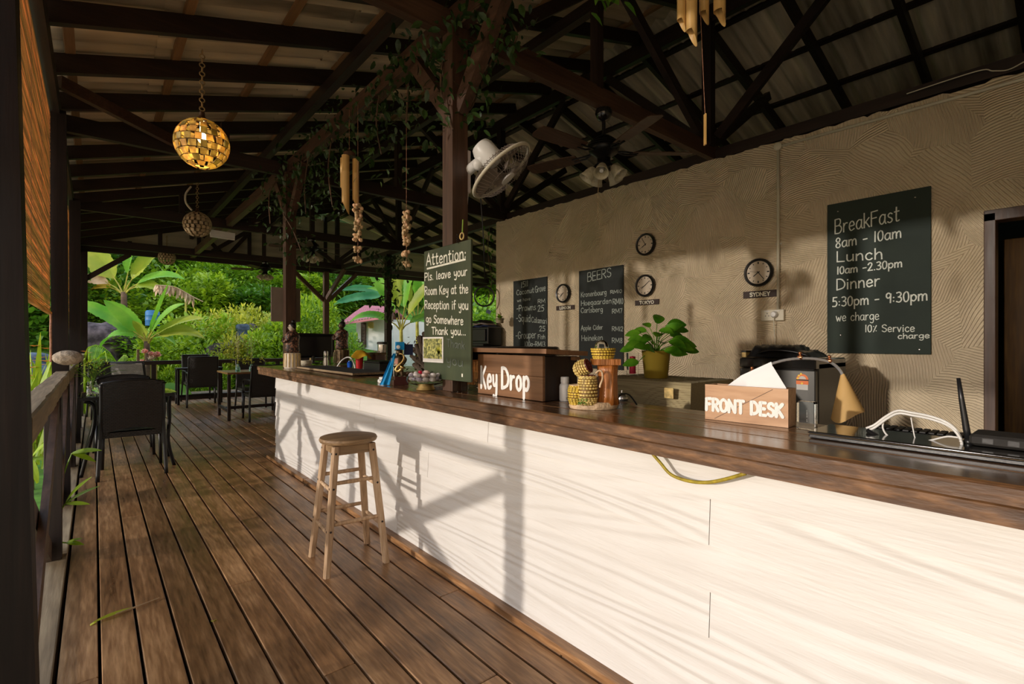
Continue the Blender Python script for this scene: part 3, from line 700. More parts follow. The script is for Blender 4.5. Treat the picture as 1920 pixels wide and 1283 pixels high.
# ------------------------------------------------------------------ hand lettering: strokes on a 10 unit cap height
GL = {
 'A': (7, '0,0 3.2,10 3.8,10 7,0;1.2,3.6 5.8,3.6'), 'B': (6, '0,0 0,10;0,10 4,10 5,7.8 3.6,5.6 0,5.3;0,5.3 4.5,5 6,2.6 4.2,0 0,0'),
 'C': (6.4, '6.2,8.2 4.2,10 1.6,9 .2,5 1.4,1.2 4,0 6.3,1.6'), 'D': (6.6, '0,0 0,10;0,10 4,9.4 6.6,5.6 5.4,1.6 0,0'), 'E': (5.4, '5.2,10 0,10;0,10 0,0;0,0 5.4,0;0,5.2 4.4,5.2'),
 'F': (5.2, '5.2,10 0,9.7;0,9.7 0,0;0,5.2 4.2,5.4'), 'G': (6.8, '6.4,8.2 4.2,10 1.4,8.8 .2,5 1.4,1.2 4,0 6.6,1.6 6.6,4.4;6.6,4.6 3.8,4.6'),
 'H': (6.6, '0,0 0,10;6.6,0 6.6,10;0,5 6.6,5.2'), 'I': (1.4, '.7,0 .7,10'), 'K': (6, '0,0 0,10;5.8,10 .3,4.6;1.4,5.6 6,0'), 'L': (5, '0,10 0,0;0,0 5,0'),
 'M': (8.2, '0,0 .6,10;.6,10 4,2;4,2 7.6,10;7.6,10 8.2,0'), 'N': (6.8, '0,0 0,10;0,10 6.6,0;6.6,0 6.8,10'), 'O': (7, '3.5,10 .8,8.4 0,5 .8,1.4 3.5,0 6.2,1.4 7,5 6.2,8.4 3.5,10'),
 'P': (5.6, '0,0 0,10;0,10 4.4,9.6 5.6,7.4 4.2,5 0,4.6'), 'R': (6, '0,0 0,10;0,10 4.4,9.7 5.6,7.6 4.2,5.4 0,5;2,5 6,0'), 'S': (5.6, '5.4,8.6 3.4,10 .8,9 .6,6.6 2.8,5.4 5.2,4 5.2,1.4 2.8,0 .2,1.4'),
 'T': (6.4, '0,10 6.4,10;3.2,10 3.2,0'), 'Y': (6.4, '0,10 3.2,5;6.4,10 3.2,5;3.2,5 3.2,0'), 'W': (9, '0,10 2.2,0;2.2,0 4.5,7;4.5,7 6.8,0;6.8,0 9,10'),
 'a': (5, '4.6,5.6 2.4,6.4 .4,4.6 .2,1.8 1.8,0 3.8,1.2 4.6,3.6;4.7,6.2 4.6,1.6 5.4,0'), 'b': (5, '.3,10 .3,0;.3,4 2.4,6.3 4.6,5 4.8,2 2.8,0 .3,1.2'), 'c': (4.4, '4.2,5.2 2.6,6.4 .7,5 .2,2.6 1.2,.4 3,0 4.4,1.2'),
 'd': (5, '4.6,5 2.4,6.4 .4,4.4 .3,1.6 2,0 4.4,1.6;4.7,10 4.7,0'), 'e': (4.8, '.4,3.2 4.4,3.6 3.8,5.8 2.2,6.4 .5,4.8 .3,2 1.8,0 4.6,1'), 'f': (3.6, '4,9.4 2.6,10 1.6,8.4 1.5,0;0,5.8 3.6,6'),
 'g': (5, '4.6,5.4 2.4,6.4 .4,4.6 .4,2 2,.6 4.4,2.2;4.7,6.2 4.6,-1.6 3,-3.6 .8,-2.8'), 'h': (4.8, '.3,10 .3,0;.3,3.8 2.4,6.3 4.2,5.4 4.6,0'), 'i': (1.4, '.7,6 .7,0;.7,8.2 .75,8.7'),
 'k': (4.8, '.3,10 .3,0;4.4,6.4 .5,2.8;1.6,3.8 4.8,0'), 'l': (1.8, '.6,10 .6,1 1.8,0'), 'm': (7.6, '.3,6.2 .3,0;.3,4 2,6.3 3.6,5.2 3.7,0;3.7,4 5.6,6.3 7.2,5.2 7.5,0'), 'n': (4.8, '.3,6.2 .3,0;.3,4 2.4,6.3 4.2,5.2 4.6,0'),
 'o': (4.8, '2.4,6.4 .6,5.2 .2,3 .9,.8 2.6,0 4.3,1.2 4.6,3.4 3.9,5.6 2.4,6.4'), 'p': (5, '.3,6.2 .3,-3.6;.3,4.4 2.4,6.4 4.6,5 4.7,2.2 2.8,.2 .4,1.4'), 'q': (5, '4.6,5.6 2.4,6.4 .4,4.6 .4,2 2,.4 4.4,2;4.7,6.2 4.7,-3.6'),
 'r': (3.6, '.3,6.2 .3,0;.3,3.6 1.8,5.9 3.6,6'), 's': (4, '3.8,5.6 2.2,6.4 .6,5.2 1.2,3.8 3.2,2.8 3.8,1.2 2,0 .2,.8'), 't': (3.8, '1.6,9.4 1.5,1.2 2.6,0 3.8,.6;0,6.4 3.6,6.6'),
 'u': (4.8, '.3,6.2 .4,1.4 1.8,0 3.8,1.2 4.5,3;4.5,6.2 4.6,0'), 'v': (4.4, '0,6.2 2.1,0;2.1,0 4.3,6.3'), 'w': (6.8, '0,6.2 1.7,0;1.7,0 3.4,4.6;3.4,4.6 5,0;5,0 6.8,6.4'), 'y': (4.8, '.3,6.2 .6,2.6 2.2,1.6 4.2,3;4.6,6.4 4.4,-1.4 3.2,-3.6 1,-3'),
 '0': (5, '2.5,10 .6,8 .2,4.6 1,1 2.6,0 4.4,1.8 4.8,5.4 4.2,8.8 2.5,10'), '1': (1.6, '.8,10 .7,0'), '2': (5.2, '.3,7.8 1.8,10 4.2,9.4 4.4,6.8 2,2.6 .2,.1;.2,.1 5.2,.2'), '3': (4.8, '.4,9.4 2.8,10 4.4,8.2 3.2,5.8 1.8,5.3;1.8,5.3 4.2,4.4 4.6,1.8 2.6,0 .2,.8'),
 '5': (5, '4.8,10 1,9.9;1,9.9 .7,5.8;.7,5.8 3.4,6 4.8,3.4 3.4,.4 .2,.4'), '7': (4.8, '.2,9.6 4.8,9.8;4.8,9.8 2,0'), '8': (5, '2.5,5.3 .6,7.4 1.4,9.6 2.8,10 4.4,8.6 3.8,6.4 1,3.8 .5,1.4 2.4,0 4.4,1 4.4,3.2 2.5,5.3'),
 '9': (4.8, '4.4,8.4 2.6,10 .6,8.6 .6,6 2.4,4.8 4.4,7;4.5,9 4.2,0'), '-': (4.4, '.4,4.2 4,4.4'), '.': (1.4, '.5,.2 .9,.3'), ':': (1.6, '.6,1.4 .9,1.6;.6,5 .9,5.2'), '%': (5, '4.4,9 .6,0;.8,7.6 1,7.9;4,1.4 4.2,1.7'), ' ': (3.2, ''),
}
def strokes(text, gap=1.7):
    x = 0; out = []
    for ch in text:
        w, s = GL[ch]
        for st in s.split(';'):
            if st:
                p = [tuple(map(float, q.split(','))) for q in st.split()]
                out.append([(x + a, b) for a, b in p])
        x += w + gap
    return out, x - gap
def WORDS(text):
    x = 0; out = []; wi = 0
    for ch in text:
        w, s = GL[ch]
        if ch == ' ': wi += 1
        for st in s.split(';'):
            if st: out.append(([(x + a, b) for a, b in [tuple(map(float, q.split(','))) for q in st.split()]], wi))
        x += w + 1.7
    return out
def ribbon(m, pts, w, O, Rr, U, Nn, lift, ends=True, seed=0):
    P = [O + Rr * a + U * b for a, b in pts]; P = catmull(P, 4) if len(P) > 2 else P
    n = len(P); L = []; rr = random.Random(seed); lift = lift * (1 + .05 * (seed % 12))
    for i, p in enumerate(P):
        d = (P[min(i + 1, n - 1)] - P[max(0, i - 1)])
        d = d.normalized() if d.length > 1e-9 else Rr
        sd = Nn.cross(d).normalized(); ww = w * .5 * (1 + rr.uniform(-.12, .12))
        if ends and i == 0: p = p - d * w * .35
        if ends and i == n - 1: p = p + d * w * .35
        L.append((p + sd * ww, p - sd * ww))
    rs = []
    for a, b in L: rs.append([a + Nn * .0002, b + Nn * .0002, b + Nn * lift, a + Nn * lift])
    m.loft(rs, cap=True)
def write(parent, name, mt, plane, lines, side=(0, -1, 0), nrm=(-1, 0, 0), off=.001, lift=.0008):
    """lines: (text, start px, end px, cap height px, stroke width in m) on the plane X = plane; one part per line"""
    Nn = Vector(nrm)
    for li, (text, x0, y0, x1, y1, h, w) in enumerate(lines):
        A = at(x0, y0, X=plane); B = at(x1, y1, X=plane); dep = A.x * SN + A.y * CS
        st, wd = strokes(text); k = (B - A).length / wd; Rr = (B - A).normalized(); U = Vector((0, 0, 1)); hh = h * dep / FPX / 10.0
        words = sorted(set(wi for s, wi in WORDS(text)))
        for q in words:
            m = MB()
            for i, (s, wi) in enumerate(WORDS(text)):
                if wi == q: ribbon(m, [(a * k, b * hh) for a, b in s], w, A + Nn * off, Rr, U, Nn, lift, seed=li * 50 + i)
            m.build(name, mt, parent=parent)

WX = 4.6
def board(label, x0, x1, y0, y1, X, mt, th=.014, tilt=0):
    """chalkboard with its face on the plane X, between photo-measured sides"""
    t = thing('chalkboard', label, 'sign', (X + th / 2, (y0 + y1) / 2, x0), 0)
    m = MB(); m.bbox(X, X + th, y1, y0, x0, x1, b=.002); m.build('panel', mt, parent=t)
    return t
# breakfast board
b = board('tall dark green chalkboard with meal times, beside the doorway', 1.160, 2.370, 1.443, .785, WX - .016, 'board_green')
Xb = WX - .016
write(b, 'writing', 'chalk', Xb, [
 ('BreakFast', 1566, 438.5, 1686, 414, 26, .0085), ('8am - 10am', 1567, 465.5, 1689, 445.5, 18, .0085), ('Lunch', 1570, 491, 1654, 485.5, 19, .0095), ('10am -2.30pm', 1570, 514.5, 1690.6, 500.5, 13.5, .0085),
 ('Dinner', 1569.5, 544, 1649, 536, 20, .0095), ('5:30pm - 9:30pm', 1561, 575.5, 1738, 563, 17, .009)])
write(b, 'small_writing', 'chalk', Xb, [('we charge', 1568, 602.6, 1648, 599.4, 15, .006), ('10% Service', 1622.5, 622.7, 1714.6, 622, 13, .0065), ('charge', 1684, 635.4, 1742.5, 634, 10, .0065)])
for px, py in ((1571, 397), (1716, 370.5), (1724, 655.5), (1576.5, 628.5)): m = MB(); m.lathe([(.006, 0), (.006, .003), (.003, .005)], at(px, py, X=Xb), 10, rot=rotm('Y', -90)); m.build('screw', 'brushed_steel', parent=b)
# seafood board and beer board
b = board('smaller black chalkboard with seafood prices, left of the London clock', 1.13, 2.118, 5.416, 4.728, Xb, 'board_black')
write(b, 'writing', 'chalk_faint', Xb, [('1511', 977.3, 539.6, 990, 536.4, 10, .010), ('Coconut', 968.7, 553.7, 1001, 548.4, 9, .009), ('Grove', 1003.5, 549, 1023, 545.3, 12, .009), ('we have', 970, 566.7, 994.4, 563, 6, .006), ('RM', 1009, 568.7, 1022, 567.6, 7, .008),
 ('-Prawns', 968.7, 584.3, 1004.5, 581, 11, .010), ('25', 1008.4, 584.3, 1020, 583.5, 11, .010), ('-Squid', 968, 603, 994.4, 603.8, 13, .010), ('Calamari', 996.8, 604.5, 1025.6, 607.4, 10, .008), ('25', 1011.6, 621, 1022, 621, 9, .010),
 ('-Grouper', 967, 635.7, 1005, 634, 13, .009), ('Fish', 1009, 635.7, 1022, 635.7, 8, .008), ('100g-RM13', 984, 649.7, 1022, 650.5, 9, .009)])
b = board('tall black chalkboard listing beers, between London and Tokyo clocks', .93, 2.126, 4.161, 3.489, Xb, 'board_black')
write(b, 'writing', 'chalk_faint', Xb, [('BEERS', 1102, 528.2, 1145.6, 518.8, 16, .010), ('Kronenbourg', 1089.8, 557.6, 1137, 552.3, 9, .0075), ('RM10', 1144.8, 551, 1166, 549, 6, .007), ('Hoegaarden', 1090, 573.4, 1146.4, 568.7, 9, .008), ('RM10', 1149.5, 571, 1168.5, 569.6, 10, .008),
 ('Carlsberg', 1089.5, 587, 1130, 584.6, 9, .008), ('RM7', 1148.2, 587.9, 1166.6, 586.6, 8, .008), ('Apple Cider', 1089.8, 619.6, 1130, 617.6, 8, .0075), ('RM12', 1148, 620.6, 1168.4, 621, 8, .0075), ('Heineken', 1091, 639.4, 1130, 638, 10, .0075), ('RM8', 1148, 643, 1167, 643.4, 9, .0075)])
# attention board standing against the post
XA = 1.535
b = thing('chalkboard', 'olive chalkboard headed Attention, hanging on the counter post', 'sign', (XA + .01, 2.41, 1.03))
m = MB(); m.bbox(XA, XA + .014, 2.165, 2.655, 1.034, 1.80, b=.002); m.build('panel', 'board_olive', parent=b)
write(b, 'writing', 'chalk_cream', XA, [('Attention:', 800, 498.2, 874, 485.5, 20, .0085), ('Pls. leave your', 797, 526.6, 876, 516.3, 14, .0068), ('Room Key at the', 797, 553.2, 878, 549.8, 15, .0068),
 ('Reception if you', 797, 579, 878, 580.6, 15, .0068), ('go Somewhere', 799.6, 604.6, 868.7, 609.6, 14, .0068), ('Thank you...', 810, 627, 873.4, 628.6, 13, .0068)])
write(b, 'old_writing', 'chalk_faded', XA, [('Thank', 838, 650, 872, 655, 14, .005), ('you', 838, 682, 868, 688, 16, .005)])
m = MB(); A, B = at(801.3, 504.3, X=XA), at(872.8, 486.6, X=XA); ribbon(m, [(0, 0), ((B - A).length, 0)], .010, A + Vector((-.001, 0, 0)), (B - A).normalized(), Vector((0, 0, 1)), Vector((-1, 0, 0)), .0008); m.build('underline', 'chalk_cream', parent=b)
ph = thing('photo_print', 'small bordered photo print of a potted plant, stuck on the olive chalkboard', 'photo', (XA - .002, 2.58, at(793, 680, X=XA).z))
A, B = at(793.5, 678.5, X=XA), at(831.5, 632, X=XA)
m = MB(); m.box(XA - .0025, XA - .0005, B.y, A.y, A.z, B.z); m.build('border', 'white_paint', parent=ph)
m = MB(); m.box(XA - .0034, XA - .0024, B.y + .012, A.y - .009, A.z + .022, B.z - .009); m.build('picture', 'photo_print', parent=ph)
m = MB()
for i in range(9):
    a = -40 + 10 * i; m.leaf((XA - .0036, B.y + .045, A.z + .045), (0, math.sin(math.radians(a)), math.cos(math.radians(a))), (-1, 0, 0), .06 if a > -20 else .04, .009, bend=0, n=2, fold=0)
m.build('printed_leaves', 'leaf_yellow', parent=ph)
m = MB(); c = at(867, 704, X=XA); m.box(XA - .0016, XA - .0004, c.y - .006, c.y + .006, c.z - .009, c.z + .009); m.build('paint_chip', 'chalk_cream', parent=b)

# clocks with their town plates
def clock(px, py, rad, label, hands, g='wall clocks'):
    c = at(px, py, X=WX); t = thing('wall_clock', label, 'clock', (WX, c.y, c.z - rad), 0, g)
    rt = rotm('Y', -90); q = Vector((WX, c.y, c.z))
    m = MB(); m.lathe([(rad * .96, 0), (rad, .012), (rad * .99, .034), (rad * .92, .044), (rad * .83, .040), (rad * .80, .026)], q, 40, rot=rt, cap=False); m.build('rim', 'black_plastic', parent=t, smooth=50)
    m = MB(); m.lathe([(rad * .83, .0), (rad * .83, .024), (0.001, .0245)], q, 36, rot=rt); m.build('face', 'clock_face', parent=t)
    for i in range(12):
        m = MB(); a = PI / 6 * i; r0 = rad * .67; mid = q + Vector((-.0258, math.sin(a) * r0, math.cos(a) * r0)); M = Matrix.Rotation(a, 3, 'X').inverted()
        M = Matrix.Rotation(-a, 3, 'X'); m.obox(mid, (.001, rad * (.055 if i % 3 else .09), rad * (.09 if i % 3 else .15)), M); m.build('hour_mark', 'socket_holes', parent=t)
    for nm, ang, L, w in (('hour_hand', hands[0], .42, .06), ('minute_hand', hands[1], .64, .045), ('second_hand', hands[2], .6, .02)):
        a = math.radians(ang); m = MB(); d = Vector((0, -math.sin(a), math.cos(a)))
        m.beam(q + Vector((-.028, 0, 0)) - d * rad * .12, q + Vector((-.028, 0, 0)) + d * rad * L, rad * w, .001, (1, 0, 0)); m.build(nm, 'socket_holes', parent=t)
clock(1424, 511.5, .128, 'largest looking round black wall clock above the Sydney plate', (232, 142, 282))
clock(1212.5, 459, .122, 'round black wall clock without a plate, highest on the wall', (238, 328, 240))
clock(1211.5, 536, .122, 'round black wall clock above the Tokyo plate', (236, 52, 250))
clock(1058, 550.5, .122, 'round black wall clock between the two black price boards', (236, 226, 262))
def plate(l, r, label, txt, h, w):
    A = at(*l, X=WX); B = at(*r, X=WX); zc = (A.z + B.z) / 2; t = thing('name_plate', label, 'sign', (WX - .006, (A.y + B.y) / 2, zc - h / 2), 0, 'town plates under the clocks')
    m = MB(); m.bbox(WX - .012, WX, B.y, A.y, zc - h / 2, zc + h / 2, b=.002); m.build('plate', 'sign_brown', parent=t)
    m = MB(); st, wd = strokes(txt, 2.0); L = (A.y - B.y) * .58; k = L / wd; hh = h * .55 / 10
    for i, s in enumerate(st): ribbon(m, [(a * k, b_ * hh) for a, b_ in s], w, Vector((WX - .0125, (A.y + B.y) / 2 + L / 2, zc - h * .28)), Vector((0, -1, 0)), Vector((0, 0, 1)), Vector((-1, 0, 0)), .0008, seed=i)
    m.build('lettering', 'chalk_cream', parent=t)
plate((1394.5, 554), (1458.5, 549.5), 'brown plate reading Sydney', 'SYDNEY', .062, .0085)
plate((1191.5, 568.5), (1236.5, 566), 'brown plate reading Tokyo', 'TOKYO', .056, .0085)
plate((1044, 578.5), (1078, 576), 'brown plate reading London', 'LONDON', .056, .0085)
# conduit, socket and its flex
c0 = at(1460.5, 276, X=WX); c1 = at(1460.5, 581, X=WX)
t = thing('conduit', 'pale cable conduit running along the wall top and down to the socket', 'pipe', (WX - .012, c0.y, c1.z))
m = MB(); m.tube([(WX - .0145, c0.y, c1.z), (WX - .0145, c0.y, c0.z)], .0125, 10); m.build('drop_pipe', 'cream_plastic', parent=t, smooth=True)
m = MB(); m.tube([(WX - .0145, c0.y, c0.z), (WX - .0145, -1.2, c0.z - .03)], .0115, 10); m.build('run_pipe', 'cream_plastic', parent=t, smooth=True)
m = MB(); m.lathe([(.034, 0), (.034, .030), (.028, .034)], (WX - .001, c0.y, c0.z), 18, rot=rotm('Y', -90)); m.build('junction_box', 'cream_plastic', parent=t, smooth=40)
for k in range(2):
    m = MB(); z = c0.z - .35 - .5 * k; m.bbox(WX - .006, WX, c0.y - .026, c0.y + .026, z - .008, z + .008, b=.002); m.build('clip', 'cream_plastic', parent=t)
A = at(1429, 582, X=WX); B = at(1472, 599, X=WX)
t = thing('wall_socket', 'double cream wall socket with one plug in it', 'socket', (WX - .01, (A.y + B.y) / 2, B.z))
m = MB(); m.bbox(WX - .028, WX, B.y, A.y, B.z - .01, A.z, b=.004); m.build('plate', 'cream_plastic', parent=t)
m = MB(); yc = A.y - .055; zc = (A.z + B.z) / 2
for a, bz in ((0, .012), (.014, -.010), (-.014, -.010)): m.box(WX - .0286, WX - .0275, yc + a - .003, yc + a + .003, zc + bz - .005, zc + bz + .005)
m.build('pin_holes', 'socket_holes', parent=t)
m = MB(); m.bbox(WX - .0295, WX - .027, A.y - .075, A.y - .03, A.z - .016, A.z - .009, b=.001); m.bbox(WX - .0295, WX - .027, B.y + .03, B.y + .075, A.z - .016, A.z - .009, b=.001); m.build('rocker', 'white_plastic', parent=t)
pl = thing('power_plug', 'round white plug and flex hanging from the socket down to the fridge', 'plug', (WX - .04, B.y + .07, zc - .02))
m = MB(); m.lathe([(.030, 0), (.030, .018), (.020, .034), (.001, .036)], (WX - .028, B.y + .075, zc), 16, rot=rotm('Y', -90)); m.build('plug_body', 'white_plastic', parent=pl, smooth=40)
m = MB(); m.tube(catmull([(WX - .045, B.y + .075, zc - .02), (WX - .03, B.y + .078, zc - .15), (WX - .02, B.y + .07, zc - .35), (WX - .02, B.y + .075, zc - .8)], 5), .004, 8); m.build('flex', 'cream_plastic', parent=pl, smooth=True)

# ------------------------------------------------------------------ furniture behind the counter
# fridge, front turned to the counter
FX = 3.55
l = at(1387, 690, X=FX); r_ = at(1530, 690, X=FX)
t = thing('fridge', 'grey fridge with black top trim and an energy sticker', 'fridge', (FX + .28, (l.y + r_.y) / 2, 0))
zt = at(1460, 672, X=FX).z
m = MB(); m.bbox(FX + .05, FX + .58, r_.y, l.y, .02, zt - .03, b=.006); m.build('body', 'grey_steel', parent=t)
m = MB(); m.bbox(FX, FX + .046, r_.y + .004, l.y, .06, zt - .075, b=.006); m.build('door', 'grey_steel', parent=t)
m = MB(); m.bbox(FX - .004, FX + .58, r_.y, l.y, zt - .072, zt, b=.008); m.build('top_trim', 'black_gloss', parent=t)
A = at(1493, 701, X=FX); B = at(1516, 732, X=FX); yc = (A.y + B.y) / 2; hw = (A.y - B.y) / 2; X0 = FX - .001
s = thing('energy_sticker', 'orange and grey energy rating sticker on the grey fridge door', 'sticker', (X0, yc, B.z), 0)
m = MB(); zm = B.z + (A.z - B.z) * .34; pts = [(X0, yc + hw * math.cos(a), zm + (A.z - zm - hw) * (1 if math.sin(a) >= 0 else 0) + hw * math.sin(a) * (1 if math.sin(a) >= 0 else 0)) for a in [PI * i / 12 for i in range(13)]]
pts = [(X0, yc - hw, zm)] + [(X0, p[1], p[2]) for p in reversed(pts)] + [(X0, yc + hw, zm)]
m.loft([[(X0 - .0006, p[1], p[2]) for p in pts], [(X0, p[1], p[2]) for p in pts]], cap=True); m.build('arch', 'sticker_orange', parent=s)
m = MB(); m.box(X0 - .0006, X0, yc - hw * .92, yc + hw * .95, B.z, zm); m.build('notes', 'sticker_grey', parent=s)
m = MB(); zc = zm + (A.z - zm) * .42; m.box(X0 - .0012, X0 - .0004, yc - hw, yc + hw, zc - .004, zc + .004); m.build('band', 'socket_holes', parent=s)
m = MB(); pts = [(X0, yc + hw * .6 * math.cos(PI * i / 10), zc + .006 + hw * .55 * math.sin(PI * i / 10)) for i in range(11)]; m.loft([[(X0 - .0012, p[1], p[2]) for p in pts], [(X0 - .0004, p[1], p[2]) for p in pts]], cap=True); m.build('dial', 'sticker_grey', parent=s)
m = MB()
for (dy, dz) in ((.72, .010), (.55, .028), (.2, .040), (0.05, -.022)): m.lathe([(.0075, 0), (.0075, .0008)], (X0 - .0008, yc + hw * dy, zc + dz), 5, rot=rotm('Y', -90))
m.build('stars', 'sticker_yellow', parent=s)
# black cash bag and folder on the fridge
t = thing('bag', 'crumpled black bag lying on the fridge', 'bag', (FX + .25, 1.5, zt))
l2 = at(1404, 672, X=FX + .1); r2 = at(1526, 672, X=FX + .1)
m = MB(); P = []; rr = random.Random(11)
for i in range(14):
    row = []
    for j in range(26):
        y = r2.y + (l2.y - r2.y) * j / 25; e = min(1, min(j, 25 - j) / 3) * min(1, min(i, 13 - i) / 2.5)
        hh = .055 + (.025 if 6 < j < 24 else -.01) + rr.uniform(-.009, .009)
        row.append((FX + .03 + .38 * i / 13, y + rr.uniform(-.004, .004), zt + .004 + max(0, hh * e ** .5)))
    P.append(row)
m.grid(P); m.build('shell', 'black_plastic', parent=t, smooth=True)
m = MB(); m.tube(catmull([(FX + .02, l2.y - .1, zt + .03), (FX + .0, l2.y - .2, zt + .055), (FX + .02, l2.y - .33, zt + .045), (FX + .03, l2.y - .42, zt + .02)], 5), .008, 6); m.build('strap', 'black_frame', parent=t, smooth=True)
bx = thing('small_carton', 'small tan carton on the left end of the fridge top', 'box', (FX + .06, l.y - .04, zt)); m = MB(); m.bbox(FX + .02, FX + .10, l.y - .035, l.y - .004, zt + .001, zt + .045, b=.002); m.build('carton', 'wicker_pale', parent=bx); 
m = MB(); m.bbox(FX + .018, FX + .102, l.y - .037, l.y - .002, zt + .036, zt + .049, b=.002); m.build('lid', 'black_frame', parent=bx)

# cloth-covered table with plant
TX0, TX1 = 2.42, 2.88
tl = thing('side_table', 'low table hidden under a tan burlap cloth', 'table', (2.65, 1.75, 0))
y0, y1 = 1.42, 2.04; zt2 = 1.03
m = MB(); m.bbox(TX0 + .05, TX1 - .05, y0 + .03, y1 - .03, zt2 - .05, zt2 - .004, b=.004); m.build('tabletop', 'brown_wood_x', parent=tl)
for x in (TX0 + .09, TX1 - .09):
    for y in (y0 + .09, y1 - .09):
        m = MB(); m.bbox(x - .03, x + .03, y - .03, y + .03, 0, zt2 - .05, b=.003); m.build('leg', 'brown_wood_z', parent=tl)
cl = thing('tablecloth', 'tan burlap cloth draped over the side table, pale square patch on its front', 'tablecloth', (2.65, 1.75, .4))
m = MB(); n = 30; P = []; rr = random.Random(4)
def prof(s_):  # across X: hangs at the front, lies on top, hangs behind
    if s_ < .42: return TX0 - .03 + .03 * (s_ / .42), .42 + (zt2 - .42) * (s_ / .42)
    if s_ < .9: return TX0 + (TX1 - TX0) * (s_ - .42) / .48, zt2
    return TX1 + .01, zt2 - .3 * (s_ - .9) / .1
for i in range(41):
    s_ = i / 40; x, z = prof(s_); row = []
    for j in range(n + 1):
        y = y0 - .02 + (y1 - y0 + .04) * j / n; w = math.sin(y * 21 + s_) * .012 + math.sin(y * 9.3) * .008
        k = max(0, 1 - s_ / .42) if s_ < .42 else 0
        row.append((x - w * k * 1.6 - .02 * k, y, z + (rr.uniform(-.0015, .0015) if s_ > .42 else 0)))
    P.append(row)
m.grid(P); m.build('front_fall', 'burlap', parent=cl, smooth=True)
for yy, sg in ((y0 - .02, -1), (y1 + .02, 1)):
    m = MB(); P = []
    for i in range(14):
        row = []
        for j in range(25):
            k = i / 13; x = TX0 + (TX1 - TX0) * j / 24 - .075 * k * (1 - j / 24)
            row.append((x, yy + sg * k * (.02 + .03 * abs(math.sin(x * 9))), zt2 - .5 * k))
        P.append(row)
    m.grid(P); m.build('side_fall', 'burlap', parent=cl, smooth=True)
A = at(1245, 727, X=TX0 - .05); B = at(1262, 748, X=TX0 - .05)
m = MB(); m.obox((TX0 - .047, (A.y + B.y) / 2, (A.z + B.z) / 2), (.002, A.y - B.y, A.z - B.z)); m.build('patch', 'wicker_pale', parent=cl)
# gold pot with pothos
pc = at(1230, 709, X=2.62); pz = zt2 + .002; k = (pc.x * SN + pc.y * CS) / FPX
t = thing('potted_plant', 'green pothos in a gold metal pot on the burlap table', 'plant', (pc.x, pc.y, pz))
H = 51 * k; m = MB(); m.lathe([(.001, .004), (21 * k, 0), (21.5 * k, .004), (26 * k, H - .006), (27 * k, H), (25.8 * k, H), (22 * k, .03), (.001, .03)], (pc.x, pc.y, pz), 36, cap=False); m.build('pot', 'gold', parent=t, smooth=40)
m = MB(); m.lathe([(.001, 0), (24 * k, 0)], (pc.x, pc.y, pz + H - .03), 20); m.build('soil', 'soil', parent=t)
rr = random.Random(21); st = MB(); lf = MB(); base = Vector((pc.x, pc.y, pz + H - .02))
RV = Vector((CS, -SN, 0)); FV = Vector((SN, CS, 0))
spec = [(-52, 8, 30, 0), (-36, 38, 32, 6), (-44, 18, 36, -20), (-20, 42, 34, 8), (6, 58, 44, 10), (28, 54, 44, 0), (14, 40, 40, -16), (-6, 30, 40, -22), (-14, 2, 38, -26), (10, 4, 38, -28), (34, 12, 40, -20), (46, 16, 42, -8), (58, 4, 36, -10), (36, 34, 38, 8), (-26, 22, 36, -10), (22, 22, 40, -24), (-46, -20, 34, -14), (0, 18, 38, -30), (-28, 8, 34, -24), (26, -4, 32, -26), (-10, 50, 30, 14), (48, 30, 36, 10), (-18, 30, 34, -16), (18, 50, 34, -10), (-34, 28, 30, -4), (40, 44, 32, -6), (2, 44, 34, -18), (-8, 14, 36, -26), (30, 24, 36, -20), (52, 10, 34, -12)]
for (dx, dz, L, df) in spec:
    e = base + RV * (dx * k * .8) + Vector((0, 0, (dz * .92 + 4) * k)) + FV * (df * k)
    c = base + RV * (dx * k * .25) + Vector((0, 0, max(dz, 10) * .6 * k)) + FV * (df * k * .3)
    st.tube(catmull([base + RV * (dx * k * .1), c, e], 5), .0022, 5, cap=False)
    dr = (RV * (dx + rr.uniform(-9, 9)) + FV * df + Vector((0, 0, 16 - abs(dx) * .2 - rr.uniform(0, 18)))).normalized()
    lf.leaf(e, dr, (Vector((0, 0, .7)) - FV * 1.0), L * k * .86, L * k * .52, bend=.30, n=7, fold=.22)
st.build('stems', 'leaf_pothos', parent=t); lf.build('leaves', 'leaf_pothos', parent=t, smooth=True)
gc = at(1186, 706, X=2.70); k2 = (gc.x * SN + gc.y * CS) / FPX
t = thing('candle_glass', 'glass jar holding a red candle, left of the gold pot', 'jar', (gc.x, gc.y, zt2 + .002))
m = MB(); m.lathe([(.001, .004), (11 * k2, .002), (11.5 * k2, 42 * k2), (10.8 * k2, 42 * k2), (10.3 * k2, .008), (.001, .008)], (gc.x, gc.y, zt2 + .002), 20, cap=False); m.build('glass', 'thin_glass', parent=t, smooth=40)
m = MB(); m.lathe([(.001, 0), (6 * k2, 0), (5.5 * k2, 32 * k2), (.001, 33 * k2)], (gc.x, gc.y, zt2 + .013), 14); m.build('candle', 'red_petals', parent=t, smooth=40)

# ------------------------------------------------------------------ things on the bar, near end
def ctz(p): return sag(p.y) + .0008
